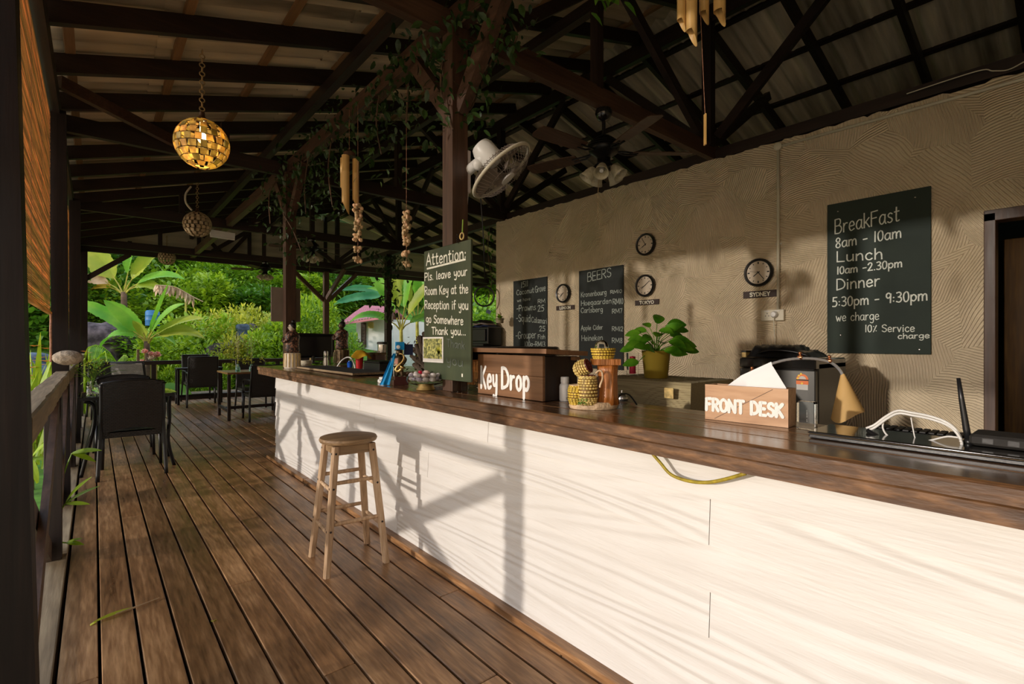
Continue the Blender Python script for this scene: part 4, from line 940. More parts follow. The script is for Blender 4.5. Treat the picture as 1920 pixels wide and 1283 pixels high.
# key drop box with a board lid
bl = at(897, 738, Z=sag(2.2)); br = at(1016.5, 754.5, Z=sag(1.7)); KX = (bl.x + br.x) / 2
t = thing('key_drop_box', 'brown wooden box lettered Key Drop, with an overhanging board lid', 'box', (KX + .11, (bl.y + br.y) / 2, CT))
z0 = CT + .003; z1 = 1.196; zm = z0 + .115; y0, y1 = br.y, bl.y
m = MB(); m.bbox(KX, KX + .016, y0, y1, z0, zm - .0006, b=.001); m.bbox(KX, KX + .016, y0, y1, zm + .0006, z1 - .012, b=.001); m.build('front_board', 'key_wood', parent=t)
m = MB(); m.bbox(KX + .017, KX + .24, y0, y0 + .016, z0, z1 - .016, b=.001); m.build('side_board', 'dark_wood_z', parent=t)
m = MB(); m.bbox(KX + .017, KX + .24, y1 - .016, y1, z0, z1 - .016, b=.001); m.build('side_board', 'dark_wood_z', parent=t)
m = MB(); m.bbox(KX + .224, KX + .24, y0 + .017, y1 - .017, z0, z1 - .02, b=.001); m.build('back_board', 'dark_wood_y', parent=t)
m = MB(); m.obox((KX + .105, (y0 + y1) / 2, z1 + .004), (.285, y1 - y0 + .125, .022), rotm('Y', 3.0)); m.build('lid', 'key_wood', parent=t)
m = MB(); m.bbox(KX + .19, KX + .23, y0 - .03, y0 - .001, z1 - .036, z1 - .018, b=.001); m.build('lid_batten', 'key_wood', parent=t)
def thick(parent, name, mt, plane, lines, lift=.0012):
    m = MB(); Nn = Vector((-1, 0, 0))
    for li, (text, x0, y0, x1, y1, h, w) in enumerate(lines):
        A = at(x0, y0, X=plane); B = at(x1, y1, X=plane); dep = A.x * SN + A.y * CS
        st, wd = strokes(text, 2.4); k = (B - A).length / wd; Rr = (B - A).normalized(); hh = h * dep / FPX / 10
        for i, s in enumerate(st):
            O = A - Vector((.001, 0, 0)); ribbon(m, [(a * k, b * hh) for a, b in s], w, O, Rr, Vector((0, 0, 1)), Nn, lift, ends=False, seed=i)
            for a, b in ((s[0], s[-1]) if math.dist(s[0], s[-1]) > .3 else (s[0],)):
                c = O + Rr * a * k + Vector((0, 0, b * hh)); ring = [c + Rr * math.cos(q) * w * .5 + Vector((0, 0, math.sin(q) * w * .5)) for q in [2 * PI * j / 10 for j in range(10)]]
                m.loft([[p + Nn * .0002 for p in ring], [p + Nn * (lift * (1.7 + .03 * i)) for p in ring]], cap=True)
    return m.build(name, mt, parent=parent)
thick(t, 'painted_letters', 'white_paint', KX, [('Key', 903, 727, 932, 730, 39, .0165), ('Drop', 942, 728, 992, 733.5, 38, .0175)])
# white pill bottle
p = at(1059, 752, Z=CT); k = (p.x * SN + p.y * CS) / FPX
t = thing('bottle', 'small white plastic bottle beside the Key Drop box', 'bottle', (p.x, p.y, CT + .001))
m = MB(); m.lathe([(.001, 0), (9.6 * k, 0), (10.2 * k, 1.5 * k), (10.2 * k, 27 * k), (9 * k, 31 * k), (6.8 * k, 33 * k), (6.8 * k, 35 * k), (.001, 35 * k)], (p.x, p.y, CT + .001), 24, cap=False); m.build('body', 'white_plastic', parent=t, smooth=40)
m = MB(); m.lathe([(.001, 34 * k), (7.8 * k, 34 * k), (7.8 * k, 44 * k), (7 * k, 45 * k), (.001, 45 * k)], (p.x, p.y, CT + .001), 24, cap=False); m.build('cap', 'white_plastic', parent=t, smooth=40)
m = MB(); rr = random.Random(2); q = Vector((p.x, p.y, CT + .001))
for i in range(7):
    a0 = -2.15; z = (22 - i * 2.2) * k
    if i < 6: pts = [(10.35 * k * math.cos(a0 + .12 * j), 10.35 * k * math.sin(a0 + .12 * j)) for j in range(7 if i else 5)]; m.loft([[q + Vector((a, b, z)), q + Vector((a, b, z + .5 * k))] for a, b in pts], closed=False)
    else:
        for j in range(9):
            a = a0 + .05 * j; m.loft([[q + Vector((10.4 * k * math.cos(a + e), 10.4 * k * math.sin(a + e), 3 * k)), q + Vector((10.4 * k * math.cos(a + e), 10.4 * k * math.sin(a + e), 8 * k))] for e in (0, .02 + .015 * (j % 2))], closed=False)
m.build('label_print', 'grey_panel', parent=t)
# ceramic fountain: tree stump, baskets, glass ball
p = at(1100, 768, Z=CT); k = (p.x * SN + p.y * CS) / FPX; F0 = Vector((p.x + .045, p.y, CT + .001))
t = thing('table_fountain', 'glazed table fountain of yellow woven baskets round a brown stump, glass ball on top', 'fountain', F0)
def fp(dx, dz, dd=0): return F0 + RV * (dx * k) + FV * (dd * k) + Vector((0, 0, dz * k))
m = MB(); rr = random.Random(8); rs = []
for z, s_ in ((0, .95), (5, 1.0), (10, .97), (13, .86)):
    rs.append([fp(math.cos(a) * 46 * s_ * (1 + .04 * math.sin(a * 5)), z, math.sin(a) * 27 * s_ * (1 + .05 * math.cos(a * 4))) for a in [2 * PI * i / 36 for i in range(36)]])
m.loft(rs, cap=True); m.build('base', 'ceramic_sand', parent=t, smooth=45)
m = MB(); rs = []
for z, r0 in ((8, 22), (25, 19.5), (50, 18), (70, 18.5), (84, 20.5)):
    rs.append([fp(27 + math.cos(a) * r0 * (1 + .05 * math.sin(a * 9 + z)), z, 2 + math.sin(a) * r0 * (1 + .05 * math.sin(a * 9 + z))) for a in [2 * PI * i / 40 for i in range(40)]])
m.loft(rs, cap=True); m.build('stump', 'ceramic_brown', parent=t, smooth=True)
m = MB(); c = fp(22, 88.5, 0); m.obox(c, (50 * k, 42 * k, 11 * k), Matrix.Rotation(-TH, 3, 'Z')); o = m.build('shelf', 'ceramic_brown', parent=t)
def basket(name, dx, dz, dd, prof, mt, sx=1.0, tilt=None):
    """woven basket: a dark wall with rows of bulging strands, every other row shifted"""
    base = fp(dx, dz, dd); T = tilt if tilt is not None else Matrix.Identity(3)
    def pr(u):
        f = u * (len(prof) - 1); j = min(int(f), len(prof) - 2); g = f - j
        return prof[j][0] + (prof[j + 1][0] - prof[j][0]) * g, prof[j][1] + (prof[j + 1][1] - prof[j][1]) * g
    m = MB(); rs = []
    for i in range(11):
        r0, z = pr(i / 10); rs.append([base + T @ Vector((math.cos(a) * r0 * k * .97, math.sin(a) * r0 * k * sx * .97, z * k)) for a in [2 * PI * q / 30 for q in range(30)]])
    m.loft(rs); w = m.build(name, 'basket_core', parent=t, smooth=True)
    m = MB(); H = prof[-1][1] - prof[0][1]; rows = max(4, int(H / 3.6))
    for i in range(rows):
        r0, z = pr((i + .5) / rows); n = max(8, int(2 * PI * r0 / 6.2))
        for q in range(n):
            a = 2 * PI * (q + (.5 if i % 2 else 0)) / n; c = base + T @ Vector((math.cos(a) * r0 * k, math.sin(a) * r0 * k * sx, z * k))
            m.ball(c, k, 8, 5, sx=1.5, sy=3.5, sz=2.0, rot=T @ Matrix.Rotation(a, 3, 'Z'))
    m.build('strands', mt, parent=w, smooth=True); return w
basket('tall_basket', -14, 9, -13, [(16, 0), (18, 12), (18, 34), (16, 50), (14.5, 53)], 'basket_straw')
m = MB(); m.lathe([(14.6 * k, 0), (15.6 * k, 1.5 * k), (14.6 * k, 3 * k), (12.4 * k, 2 * k), (11.5 * k, -8 * k), (.001, -8 * k)], fp(-14, 61, -13), 28, cap=False); m.build('rim', 'ceramic_plum', parent=t, smooth=True)
basket('left_basket', -33, 8, -4, [(12, 0), (15.5, 10), (16, 26), (13.5, 36)], 'basket_yellow')
m = MB(); m.lathe([(13.5 * k, 0), (14.6 * k, 2 * k), (12 * k, 2.4 * k), (10.8 * k, -8 * k), (.001, -9 * k)], fp(-33, 43.5, -4), 28, cap=False); m.build('rim', 'ceramic_sand', parent=t, smooth=True)
basket('tipped_basket', -20, 76, 6, [(9, -16), (14.5, -9), (15.5, 2), (13, 12)], 'basket_straw', tilt=Matrix.Rotation(-TH, 3, 'Z') @ Matrix.Rotation(math.radians(62), 3, 'Y') @ Matrix.Rotation(math.radians(28), 3, 'X'))
m = MB(); tl_ = Matrix.Rotation(-TH, 3, 'Z') @ Matrix.Rotation(math.radians(62), 3, 'Y') @ Matrix.Rotation(math.radians(28), 3, 'X'); m.lathe([(13.2 * k, 11 * k), (14.8 * k, 13.5 * k), (13 * k, 14 * k), (10.5 * k, 2 * k), (.001, 0)], fp(-20, 76, 6), 28, cap=False, rot=tl_); m.build('rim', 'ceramic_plum', parent=t, smooth=True)
basket('top_basket', 18, 93.5, 0, [(19, 0), (21.5, 5), (24, 14), (24.5, 21)], 'basket_yellow', sx=.85)
m = MB(); m.lathe([(.001, 0), (23 * k, 0)], fp(18, 111, 0), 28); m.build('water', 'glass', parent=t)
m = MB(); m.ball(fp(15, 117, 0), 13 * k, 24, 16); m.build('glass_ball', 'thin_glass', parent=t, smooth=True)
m = MB(); m.tube(catmull([fp(0, 68, -22), fp(6, 73, -25), fp(11, 70, -26), fp(12, 58, -26), fp(8, 48, -27), fp(7, 42, -27)], 5), 1.9 * k, 8); m.build('handle', 'petal_pink' if False else 'ceramic_sand', parent=t, smooth=True)
m = MB(); rr = random.Random(3)
for i in range(60): m.leaf(fp(-27 + rr.uniform(-8, 12), 9 + rr.uniform(0, 12), -32 + rr.uniform(-2, 5)), (rr.uniform(-1, 1), rr.uniform(-1, 1), rr.uniform(.1, 1)), (0, 0, 1), 5 * k, 2.6 * k, n=2)
m.build('moss', 'ceramic_green', parent=t)
m = MB(); pts = catmull([fp(46, 14, 15), fp(58, 24, 22), fp(75, 22, 32), fp(92, 2, 40)], 6); m.tube(pts, .0035, 6); m.build('power_cord', 'black_plastic', parent=t, smooth=True)
p = at(1166, 752, Z=CT); t = thing('desk_bell', 'small dark metal service bell behind the fountain', 'bell', (p.x, p.y, CT + .001))
m = MB(); m.lathe([(.001, 0), (.030, 0), (.030, .008), (.001, .008)], (p.x, p.y, CT + .001), 20, cap=False); m.build('base', 'black_frame', parent=t)
m = MB(); m.lathe([(.027, .010), (.025, .024), (.014, .036), (.004, .039), (.004, .050), (.001, .051)], (p.x, p.y, CT + .001), 20, cap=False); m.build('dome', 'brushed_steel', parent=t, smooth=40)

# front desk box with papers
bl = at(1322, 786, Z=CT); br = at(1478, 803.3, Z=CT); zt = CT + .128; dv = (br - bl); dv.z = 0; Ld = dv.length; dv.normalize(); nv = Vector((-dv.y, dv.x, 0))
if nv.x < 0: nv = -nv
ang = math.atan2(dv.y, dv.x)
t = thing('desk_box', 'pale wooden block box lettered Front Desk, holding papers', 'box', (bl + br) / 2 + nv * .05)
def bxp(a, b, z): return Vector((bl.x, bl.y, 0)) + dv * a + nv * b + Vector((0, 0, z))
def slab(m, a0, a1, b0, b1, z0, z1):
    vs = [bxp(a, b, z) for z in (z0, z1) for b in (b0, b1) for a in (a0, a1)]
    m.add(vs, [(0, 2, 3, 1), (4, 5, 7, 6), (0, 1, 5, 4), (2, 6, 7, 3), (0, 4, 6, 2), (1, 3, 7, 5)])
Db = .085; zb = CT + .001
m = MB(); slab(m, 0, Ld, 0, .014, zb, zt); m.build('front_board', 'desk_wood', parent=t)
for a0, a1 in ((0, .014), (Ld - .014, Ld)):
    m = MB(); slab(m, a0, a1, .0145, Db, zb, zt - .001); m.build('end_board', 'desk_wood', parent=t)
m = MB(); slab(m, .0145, Ld - .0145, Db - .014, Db, zb, zt - .001); m.build('back_board', 'desk_wood', parent=t)
m = MB(); slab(m, .0145, Ld - .0145, .0145, Db - .0145, zb, zb + .012); m.build('bottom', 'desk_wood', parent=t)
m = MB(); m.beam(bxp(.035, -.0004, zb + .005), bxp(Ld * .83, -.0004, zt - .004), .0012, .0016, tuple(nv)); m.build('crack', 'dark_wood_x', parent=t)
m = MB(); Nn = -nv; O0 = bxp(.006, -.0006, CT + .035)
st, wd = strokes('FRONT DESK', 2.5); kk = (Ld - .022) / wd
for i, s in enumerate(st):
    ribbon(m, [(a * kk, b * .0042) for a, b in s], .0108, O0, dv, Vector((0, 0, 1)), Nn, .0014, ends=False, seed=i)
    for a, b in ((s[0], s[-1]) if math.dist(s[0], s[-1]) > .3 else (s[0],)):
        c = O0 + dv * a * kk + Vector((0, 0, b * .0042)); ring = [c + dv * math.cos(q) * .0054 + Vector((0, 0, math.sin(q) * .0054)) for q in [2 * PI * j / 10 for j in range(10)]]
        m.loft([[p + Nn * .0002 for p in ring], [p + Nn * (.0024 + .00004 * i) for p in ring]], cap=True)
m.build('painted_letters', 'white_paint', parent=t)
def sheet(label, pxs, b0, b1, th=.0006, group='papers in the desk box', mt='paper'):
    """a paper standing in the box; its outline seen over the rim, carried down inside"""
    mid = bxp(Ld / 2, (b0 + b1) / 2, 0); nrm = nv
    def hit(px, py, b):
        o = Vector((0, 0, EYE)); r = at(px, py, D=1) - o; q = bxp(0, b, 0); s_ = (q - o).dot(nrm) / r.dot(nrm); return o + r * s_
    top = [hit(px, py, b0 + (b1 - b0) * 0.5) for px, py in pxs]
    low = [Vector((p.x, p.y, zb + .02)) for p in (top[-1], top[0])]
    ring = top + low; m = MB(); m.loft([ring, [p + nrm * th for p in ring]], cap=True)
    o = m.build('paper_sheet', mt, label=label, cat='paper', group=group); return o
sheet('white paper with a square top corner standing in the desk box, right one', [(1399, 711), (1449, 687), (1474, 727.5)], .022, .024)
sheet('greyish paper leaning in the desk box behind the lamp arm, left one', [(1364, 723), (1390, 704), (1446, 678.5), (1452, 700), (1462, 726)], .05, .054)
# gooseneck lamp with a card shade
LP = [(1380, 722), (1391, 712), (1410, 698.5), (1440, 685), (1470, 676), (1500, 672.5), (1530, 673.5), (1555, 679), (1568, 687), (1576, 696), (1580, 704)]
t = thing('desk_lamp', 'arched chrome gooseneck lamp with a tan card cone shade', 'lamp', bxp(.16, Db + .06, CT))
pts = [at(px, py, D=1.83 - .0 * i) for i, (px, py) in enumerate(LP)]; pts = [Vector((pts[0].x, pts[0].y, CT + .012))] + pts
cp = catmull(pts, 7); m = MB(); rs_ = [.0052 + .0008 * (i % 2) for i in range(len(cp))]; m.tube(cp, rs_, 8); m.build('gooseneck', 'chrome', parent=t, smooth=True)
m = MB(); m.lathe([(.001, 0), (.032, 0), (.032, .008), (.012, .018), (.001, .018)], (pts[0].x, pts[0].y, CT + .001), 24, cap=False); m.build('foot', 'chrome', parent=t, smooth=40)
for px, py in ((1410, 698.5), (1500, 670.5), (1555, 677)):
    c = at(px, py, D=1.83); m = MB(); m.lathe([(.0075, -.007), (.0085, 0), (.0075, .007)], c, 12, rot=rotm('X', 90)); m.tube([c, c + Vector((0, 0, .014))], .0035, 8); m.ball(c + Vector((0, 0, .016)), .0062, 10, 6); m.build('clamp', 'copper', parent=t, smooth=40)
ap = at(1580, 701, D=1.83); 
def cone():
    m = MB(); n = 26; rs = []
    for i in range(n + 1):
        s_ = i / n; a = -1.15 * PI + 2 * PI * .92 * s_
        # rolled card: rim runs in a slanted ellipse, deeper on the left, curling at the right
        ex = .018 + .053 * math.cos(a); ey = .05 * math.sin(a)
        dz = -.150 + .026 * math.cos(a) + .006 * math.sin(3 * a)
        bt = ap + RV * ex + FV * ey + Vector((0, 0, dz))
        tp = ap + RV * .006 * math.cos(a) + FV * .006 * math.sin(a)
        rs.append([tp, tp + (bt - tp) * .5, bt])
    m.loft(rs, closed=False); return m
m = cone(); sh = m.build('card_shade', 'lamp_card', parent=t, smooth=True)
# acrylic award block
p0 = at(1493, 804, Z=CT); p1 = at(1528, 808.5, Z=CT); zt_ = CT + .0001
ht = 52 * 1.62 / FPX; t = thing('acrylic_block', 'clear acrylic award block with a column of small marks, beside the Front Desk box', 'award', (p0 + p1) / 2)
m = MB(); dvx = (p1 - p0); dvx.z = 0; wd_ = dvx.length; dvx.normalize(); nx = Vector((-dvx.y, dvx.x, 0)); nx = nx if nx.x > 0 else -nx
rs = []
for z, inset in ((.001, .0), (.004, .001), (ht - .006, .0015), (ht, .006)):
    q = p0 + dvx * inset; q2 = p1 - dvx * inset; i2 = .026
    rs.append([Vector((v.x, v.y, CT + z)) for v in (q, q2, q2 + nx * i2, q + nx * i2)])
m.loft(rs, cap=True); m.build('block', 'glass', parent=t)
m = MB()
for i in range(8):
    if i != 5: m.obox(p0 + dvx * wd_ * .52 + nx * .013 + Vector((0, 0, ht * (.68 - .055 * i))), (.003, .0016, .0022 + .001 * (i % 3)))
m.build('engraving', 'white_paint', parent=t)
# black glass tray / closed laptop with cable and router
tp = [at(1530, 825, Z=CT), at(1806, 853, Z=CT), at(1850, 825, Z=CT), at(1582, 803, Z=CT)]
lp0 = Vector((1.600, .555, 0)); t = thing('laptop', 'closed glossy black laptop lying flat near the right end of the bar', 'laptop', (1.70, .37, CT))
m = MB(); m.bbox(1.608, 1.795, .10, .555, CT + .001, CT + .014, b=.003); m.build('base', 'black_plastic', parent=t)
m = MB(); m.bbox(1.604, 1.797, .10, .558, CT + .0145, CT + .022, b=.003); m.build('lid', 'black_gloss', parent=t)
m = MB(); m.bbox(1.6037, 1.6075, .10, .558, CT + .0141, CT + .0149, b=.0002); m.build('edge_strip', 'rail_wood', parent=t)
kb = thing('keyboard', 'slim black keyboard standing behind the laptop', 'keyboard', (1.85, .3, CT)); 
m = MB(); m.bbox(1.815, 1.895, .02, .47, CT + .001, CT + .020, b=.003); m.build('frame', 'black_plastic', parent=kb)
m = MB()
for r_i in range(5):
    for c_i in range(22): x = 1.818 + .0145 * r_i; y = .03 + .0195 * c_i; m.bbox(x, x + .012, y, y + .016, CT + .020, CT + .026, b=.0015)
m.build('keys', 'black_frame', parent=kb)
t = thing('cable', 'coil of white cable looping over the laptop', 'cable', (1.72, .35, CT + .024))
def atl(px, py, X): return at(px, py, X=X)
L1 = [atl(1625, 808, 1.70), atl(1640, 802, 1.70), atl(1662, 786, 1.71), atl(1684, 775.5, 1.72), atl(1710, 779, 1.72), atl(1745, 786, 1.71), atl(1775, 797, 1.71), atl(1792, 810, 1.70), atl(1802, 826, 1.70), atl(1803, 834, 1.69)]
L2 = [p + Vector((.004, .002, .007)) for p in L1]
L3 = [atl(1660, 783, 1.715), atl(1655, 800, 1.71), atl(1662, 815, 1.70), atl(1680, 828, 1.69), atl(1712, 832, 1.69), atl(1745, 826, 1.70), atl(1775, 819, 1.71), atl(1798, 821, 1.71)]
L4 = [atl(1708, 783, 1.72), atl(1712, 805, 1.72), atl(1717, 824, 1.71), atl(1728, 829, 1.70), atl(1745, 827, 1.70)]
for n_, pts, r_ in (('bundle', L1, .0035), ('bundle', L2, .0033), ('loop', L3, .0024), ('loop', L4, .0016)):
    m = MB(); m.tube(catmull(pts, 6), r_, 7); m.build(n_, 'white_plastic', parent=t, smooth=True)
m = MB(); a = atl(1627, 807, 1.70); b = atl(1655, 826, 1.675); m.tube([a, a + (b - a) * .5, b], [.006, .007, .0075], 10); m.build('plug', 'black_plastic', parent=t, smooth=40)
m = MB(); m.ball(b, .0085, 12, 8); m.build('plug_tip', 'chrome', parent=t, smooth=True)
t = thing('router', 'black wireless router with one upright antenna at the right end of the bar', 'router', (1.72, .12, CT))
p = at(1812, 846, Z=CT + .024)
m = MB(); m.bbox(1.685, 1.80, -.10, .215, CT + .024, CT + .052, b=.006); m.build('body', 'mat_black', parent=t)
m = MB()
for i in range(5): m.box(1.6835, 1.686, .17 - .045 * i, .19 - .045 * i, CT + .032, CT + .044)
m.build('ports', 'black_frame', parent=t)
a0 = at(1816, 829, X=1.72); a1 = at(1803, 750, X=1.72); a2 = at(1797, 709, X=1.72)
m = MB(); m.tube([a0, a0 + (a1 - a0) * .3, a1, a2], [.0065, .0075, .006, .0042], 10); m.ball(a0, .011, 10, 8); m.build('antenna', 'black_plastic', parent=t, smooth=True)

# ------------------------------------------------------------------ things on the bar, middle
# shell bowl on its foot
p = at(797, 731, Z=CT + .002); k = (p.x * SN + p.y * CS) / FPX; B0 = Vector((p.x + .005, p.y, sag(p.y) + .001))
t = thing('glass_bowl', 'shallow footed glass bowl full of shells and pebbles', 'bowl', B0)
m = MB(); m.lathe([(.001, 0), (17 * k, 0), (18 * k, 1 * k), (15 * k, 6 * k), (14 * k, 8.5 * k), (.001, 9 * k)], B0, 30, cap=False); m.build('foot', 'brass', parent=t, smooth=40)
m = MB(); m.lathe([(.001, 9 * k), (20 * k, 9.3 * k), (34 * k, 13 * k), (36.5 * k, 18 * k), (32 * k, 30 * k), (31 * k, 30 * k), (35 * k, 18 * k), (33 * k, 14 * k), (20 * k, 10.8 * k), (.001, 10.4 * k)], B0, 40, cap=False); m.build('dish', 'thin_glass', parent=t, smooth=40)
rr = random.Random(12); i = 0
lay = [(0, 15.2, 0, 1)] + [(13, 15.0, 2 * PI * j / 7, 1) for j in range(7)] + [(25, 17.6, 2 * PI * j / 13 + .3, 1) for j in range(13)] + [(7, 22, 2 * PI * j / 4 + .3, 2) for j in range(4)] + [(17, 23.0, 2 * PI * j / 8 + .9, 2) for j in range(8)] + [(27, 25, 2 * PI * j / 11 + .1, 2) for j in range(11)] + [(2, 29, .4, 3)]
KINDS = ['smooth lilac grey pebble', 'pale rounded shell', 'white speckled pebble', 'banded pinkish shell']
for j, (rad, z, a, lv) in enumerate(lay):
    m = MB(); s_ = rr.uniform(4.9, 6.6) * k; m.ball((0, 0, 0), s_, 12, 8, sx=1.2, sy=.95, sz=.66, jit=.04)
    o = m.build('pebble', rr.choice(['pebble', 'pebble', 'pebble_lilac', 'pebble_pink']), smooth=True, label='%s in the footed glass bowl' % ['pale pebble in the lower layer', 'pale pebble in the lower layer', 'pale pebble heaped on top', 'topmost pale pebble'][lv], cat='pebble', group=['', 'lower pebbles in the glass bowl', 'upper pebbles in the glass bowl', 'topmost pebble'][lv])
    o.location = B0 + Vector((math.cos(a) * rad * k, math.sin(a) * rad * k, z * k)); o.rotation_euler = (rr.uniform(-.4, .4), rr.uniform(-.4, .4), rr.uniform(0, 3))
c = at(788, 700, D=B0.x * SN + B0.y * CS - .0); m = MB(); rr = random.Random(6)
for j in range(26):
    d = Vector((rr.uniform(-1, 1), rr.uniform(-1, 1), rr.uniform(-.1, 1))).normalized(); m.leaf(c - Vector((0, 0, 3 * k)), d, (0, 0, 1), 7.5 * k, 6 * k, bend=-.5, n=3)
m.build('flower_head', 'red_petals', label='crimson flower head resting on the pebbles', cat='flower')
t = thing('driftwood', 'dark gnarled driftwood sculpture between the figurine and the olive chalkboard', 'ornament', (1.80, 2.86, CT)); rr = random.Random(14); m = MB()
for j in range(11):
    a = Vector((1.80 + rr.uniform(-.05, .05), 2.86 + rr.uniform(-.06, .06), CT + .032)); e = at(rr.uniform(774, 796), rr.uniform(625, 690), X=1.80) + Vector((rr.uniform(-.04, .04), 0, 0)); md = a * .5 + e * .5 + Vector((rr.uniform(-.05, .05), rr.uniform(-.05, .05), 0))
    c_ = catmull([a, md, e], 6); m.tube(c_, [rr.uniform(.012, .026) for _ in c_], 7)
m.build('branches', 'bark', parent=t); m = MB()
for j in range(130): q = at(rr.uniform(772, 797), rr.uniform(632, 712), X=1.80) + Vector((rr.uniform(-.05, .05), rr.uniform(-.03, .03), 0)); m.leaf(q, (rr.uniform(-1, 1), rr.uniform(-1, 1), rr.uniform(-1, 1)), (0, 0, 1), .03, .02, n=2)
m.build('lichen', 'stalk_brown', parent=t)
# glass dish behind, glasses under the board
for i, (px, py) in enumerate(((846, 736), (866, 737.5))):
    p = at(px, py, Z=CT + .002); m = MB(); q = (p.x + .02, p.y, sag(p.y) + .001)
    m.lathe([(.001, 0), (.019, 0), (.022, .058), (.0205, .058), (.018, .006), (.001, .006)], q, 20, cap=False)
    m.build('shot_glass', 'thin_glass', smooth=40, label=['left little tumbler under the olive chalkboard', 'right little tumbler under the olive chalkboard'][i], cat='glass', group='tumblers under the chalkboard')
# crumpled net between board and box, and a wicker fan behind it
t = thing('wire_bundle', 'tangle of thin grey wire between the olive board and the Key Drop box', 'wire', (1.75, 2.33, CT)); m = MB(); rr = random.Random(31); c = Vector((1.76, 2.36, CT + .045))
for j in range(14): m.tube(catmull([c + Vector((rr.uniform(-.06, .06), rr.uniform(-.05, .05), rr.uniform(-.042, .03))) for _ in range(5)], 5), .0011, 4)
m.build('strands', 'brushed_steel', parent=t)
# figurine of a horn player wearing a blue cap, with a blue ribbon
p = at(744, 722, Z=CT + .002); k = (p.x * SN + p.y * CS) / FPX; G0 = Vector((p.x + .01, p.y, sag(p.y) + .001))
t = thing('figurine', 'bronze musician figurine with brass horn on a two step plinth', 'figurine', G0)
def gp(dx, dz, dd=0): return G0 + RV * (dx * k) + FV * (dd * k) + Vector((0, 0, dz * k))
RZ = Matrix.Rotation(-TH + .5, 3, 'Z')
m = MB(); m.obox(gp(2, 5), (28 * k, 26 * k, 10 * k), RZ); m.build('plinth', 'plum_lacquer', parent=t)
m = MB(); m.obox(gp(2, 13), (22 * k, 20 * k, 6.5 * k), RZ); m.build('plinth_step', 'plum_lacquer', parent=t)
m = MB(); 
m.tube(catmull([gp(-3, 16), gp(-2, 24), gp(0, 32)], 4), [3, 3.6, 4, 4.2, 4.6, 4.8, 5, 5, 5.2][:9] and [3 * k, 3.4 * k, 3.7 * k, 4 * k, 4.3 * k, 4.6 * k, 5 * k, 5.2 * k, 5.4 * k], 10)
m.tube(catmull([gp(8, 16), gp(6, 24), gp(3, 33)], 4), [3 * k, 3.4 * k, 3.7 * k, 4 * k, 4.3 * k, 4.6 * k, 5 * k, 5.2 * k, 5.4 * k], 10)
m.lathe([(5 * k, 0), (7.5 * k, 6 * k), (8 * k, 16 * k), (6.5 * k, 24 * k), (3 * k, 28 * k)], gp(2, 30), 16, sy=.75)
m.tube(catmull([gp(-4, 54), gp(-10, 46), gp(-4, 38, -6)], 4), [2.6 * k] * 9, 8); m.tube(catmull([gp(8, 54), gp(14, 47), gp(10, 38, -6)], 4), [2.6 * k] * 9, 8)
m.ball(gp(2, 61, -1), 6 * k, 16, 12, sz=1.15); m.build('body', 'bronze', parent=t, smooth=True)
m = MB(); m.tube(catmull([gp(3, 58, -7), gp(9, 58, -9), gp(13, 53, -9), gp(10, 44, -10), gp(2, 36, -11), gp(-2, 29, -11), gp(3, 26, -12), gp(9, 30, -13)], 5), [1 * k + i * .06 * k for i in range(36)], 10)
m.lathe([(2.4 * k, 0), (4 * k, 4 * k), (7 * k, 7 * k), (6.6 * k, 7 * k), (3 * k, 3 * k)], gp(8, 29, -13), 16, cap=False, rot=Matrix.Rotation(-TH, 3, 'Z') @ rotm('Y', 30)); m.build('horn', 'brass', parent=t, smooth=True)
m = MB(); m.obox(gp(-5, 43, -7), (13 * k, .8 * k, 14 * k), Matrix.Rotation(-TH + .2, 3, 'Z')); m.build('music_sheet', 'petal_white', parent=t)
m = MB(); m.obox(gp(-1.5, 44, -8), (5 * k, .9 * k, 9 * k), Matrix.Rotation(-TH + .2, 3, 'Z')); m.build('printed_patch', 'petal_pink', parent=t)
m = MB(); m.tube([gp(-7, 16, -6), gp(-7, 34, -7)], .9 * k, 6); m.build('stand_rod', 'white_plastic', parent=t)
cp_ = thing('toy_cap', 'small bright blue cap set on the figurine head', 'cap', gp(3, 65))
m = MB(); m.obox(gp(3, 73), (15 * k, 15 * k, 15 * k), Matrix.Rotation(-TH + .35, 3, 'Z')); m.build('crown', 'cloth_blue', parent=cp_)
m = MB(); m.obox(gp(2, 65.5, -8), (13 * k, 9 * k, 1.6 * k), Matrix.Rotation(-TH + .35, 3, 'Z')); m.build('peak', 'black_plastic', parent=cp_)
m = MB(); m.lathe([(3.6 * k, 0), (3.6 * k, 1 * k), (.001, 1.4 * k)], gp(2, 71, -9.3), 14, rot=Matrix.Rotation(-TH + .35, 3, 'Z') @ rotm('X', 90)); m.build('badge', 'white_plastic', parent=cp_)
m = MB(); m.obox(gp(17, 66, 10), (16 * k, 12 * k, 20 * k), Matrix.Rotation(-TH + .3, 3, 'Z')); t2 = m.build('pouch', 'cloth_navy', label='navy cloth pouch hanging behind the blue cap', cat='pouch')
m = MB(); P = []
for i in range(16):
    s_ = i / 15; row = []
    for j in range(9):
        q = j / 8 - .5; w = (4 + 15 * s_ ** .8); x = -5 - 18 * s_ + q * w; z = 59 - 58.4 * s_ ** 1.0
        row.append(gp(x, max(z, .4), -8 - 3 * math.sin(q * 9 + s_ * 3) * .5 - 2 * s_ + 1.4 * math.sin(q * 14)))
    P.append(row)
m.grid(P); m.build('ribbon', 'cloth_blue', label='bright blue cloth ribbon hanging from the figurine down to the bar top', cat='cloth', smooth=True)
p = at(713, 718, Z=CT + .006); t = thing('charger', 'little white plastic charger box left of the blue ribbon', 'charger', (p.x + .03, p.y, sag(p.y)))
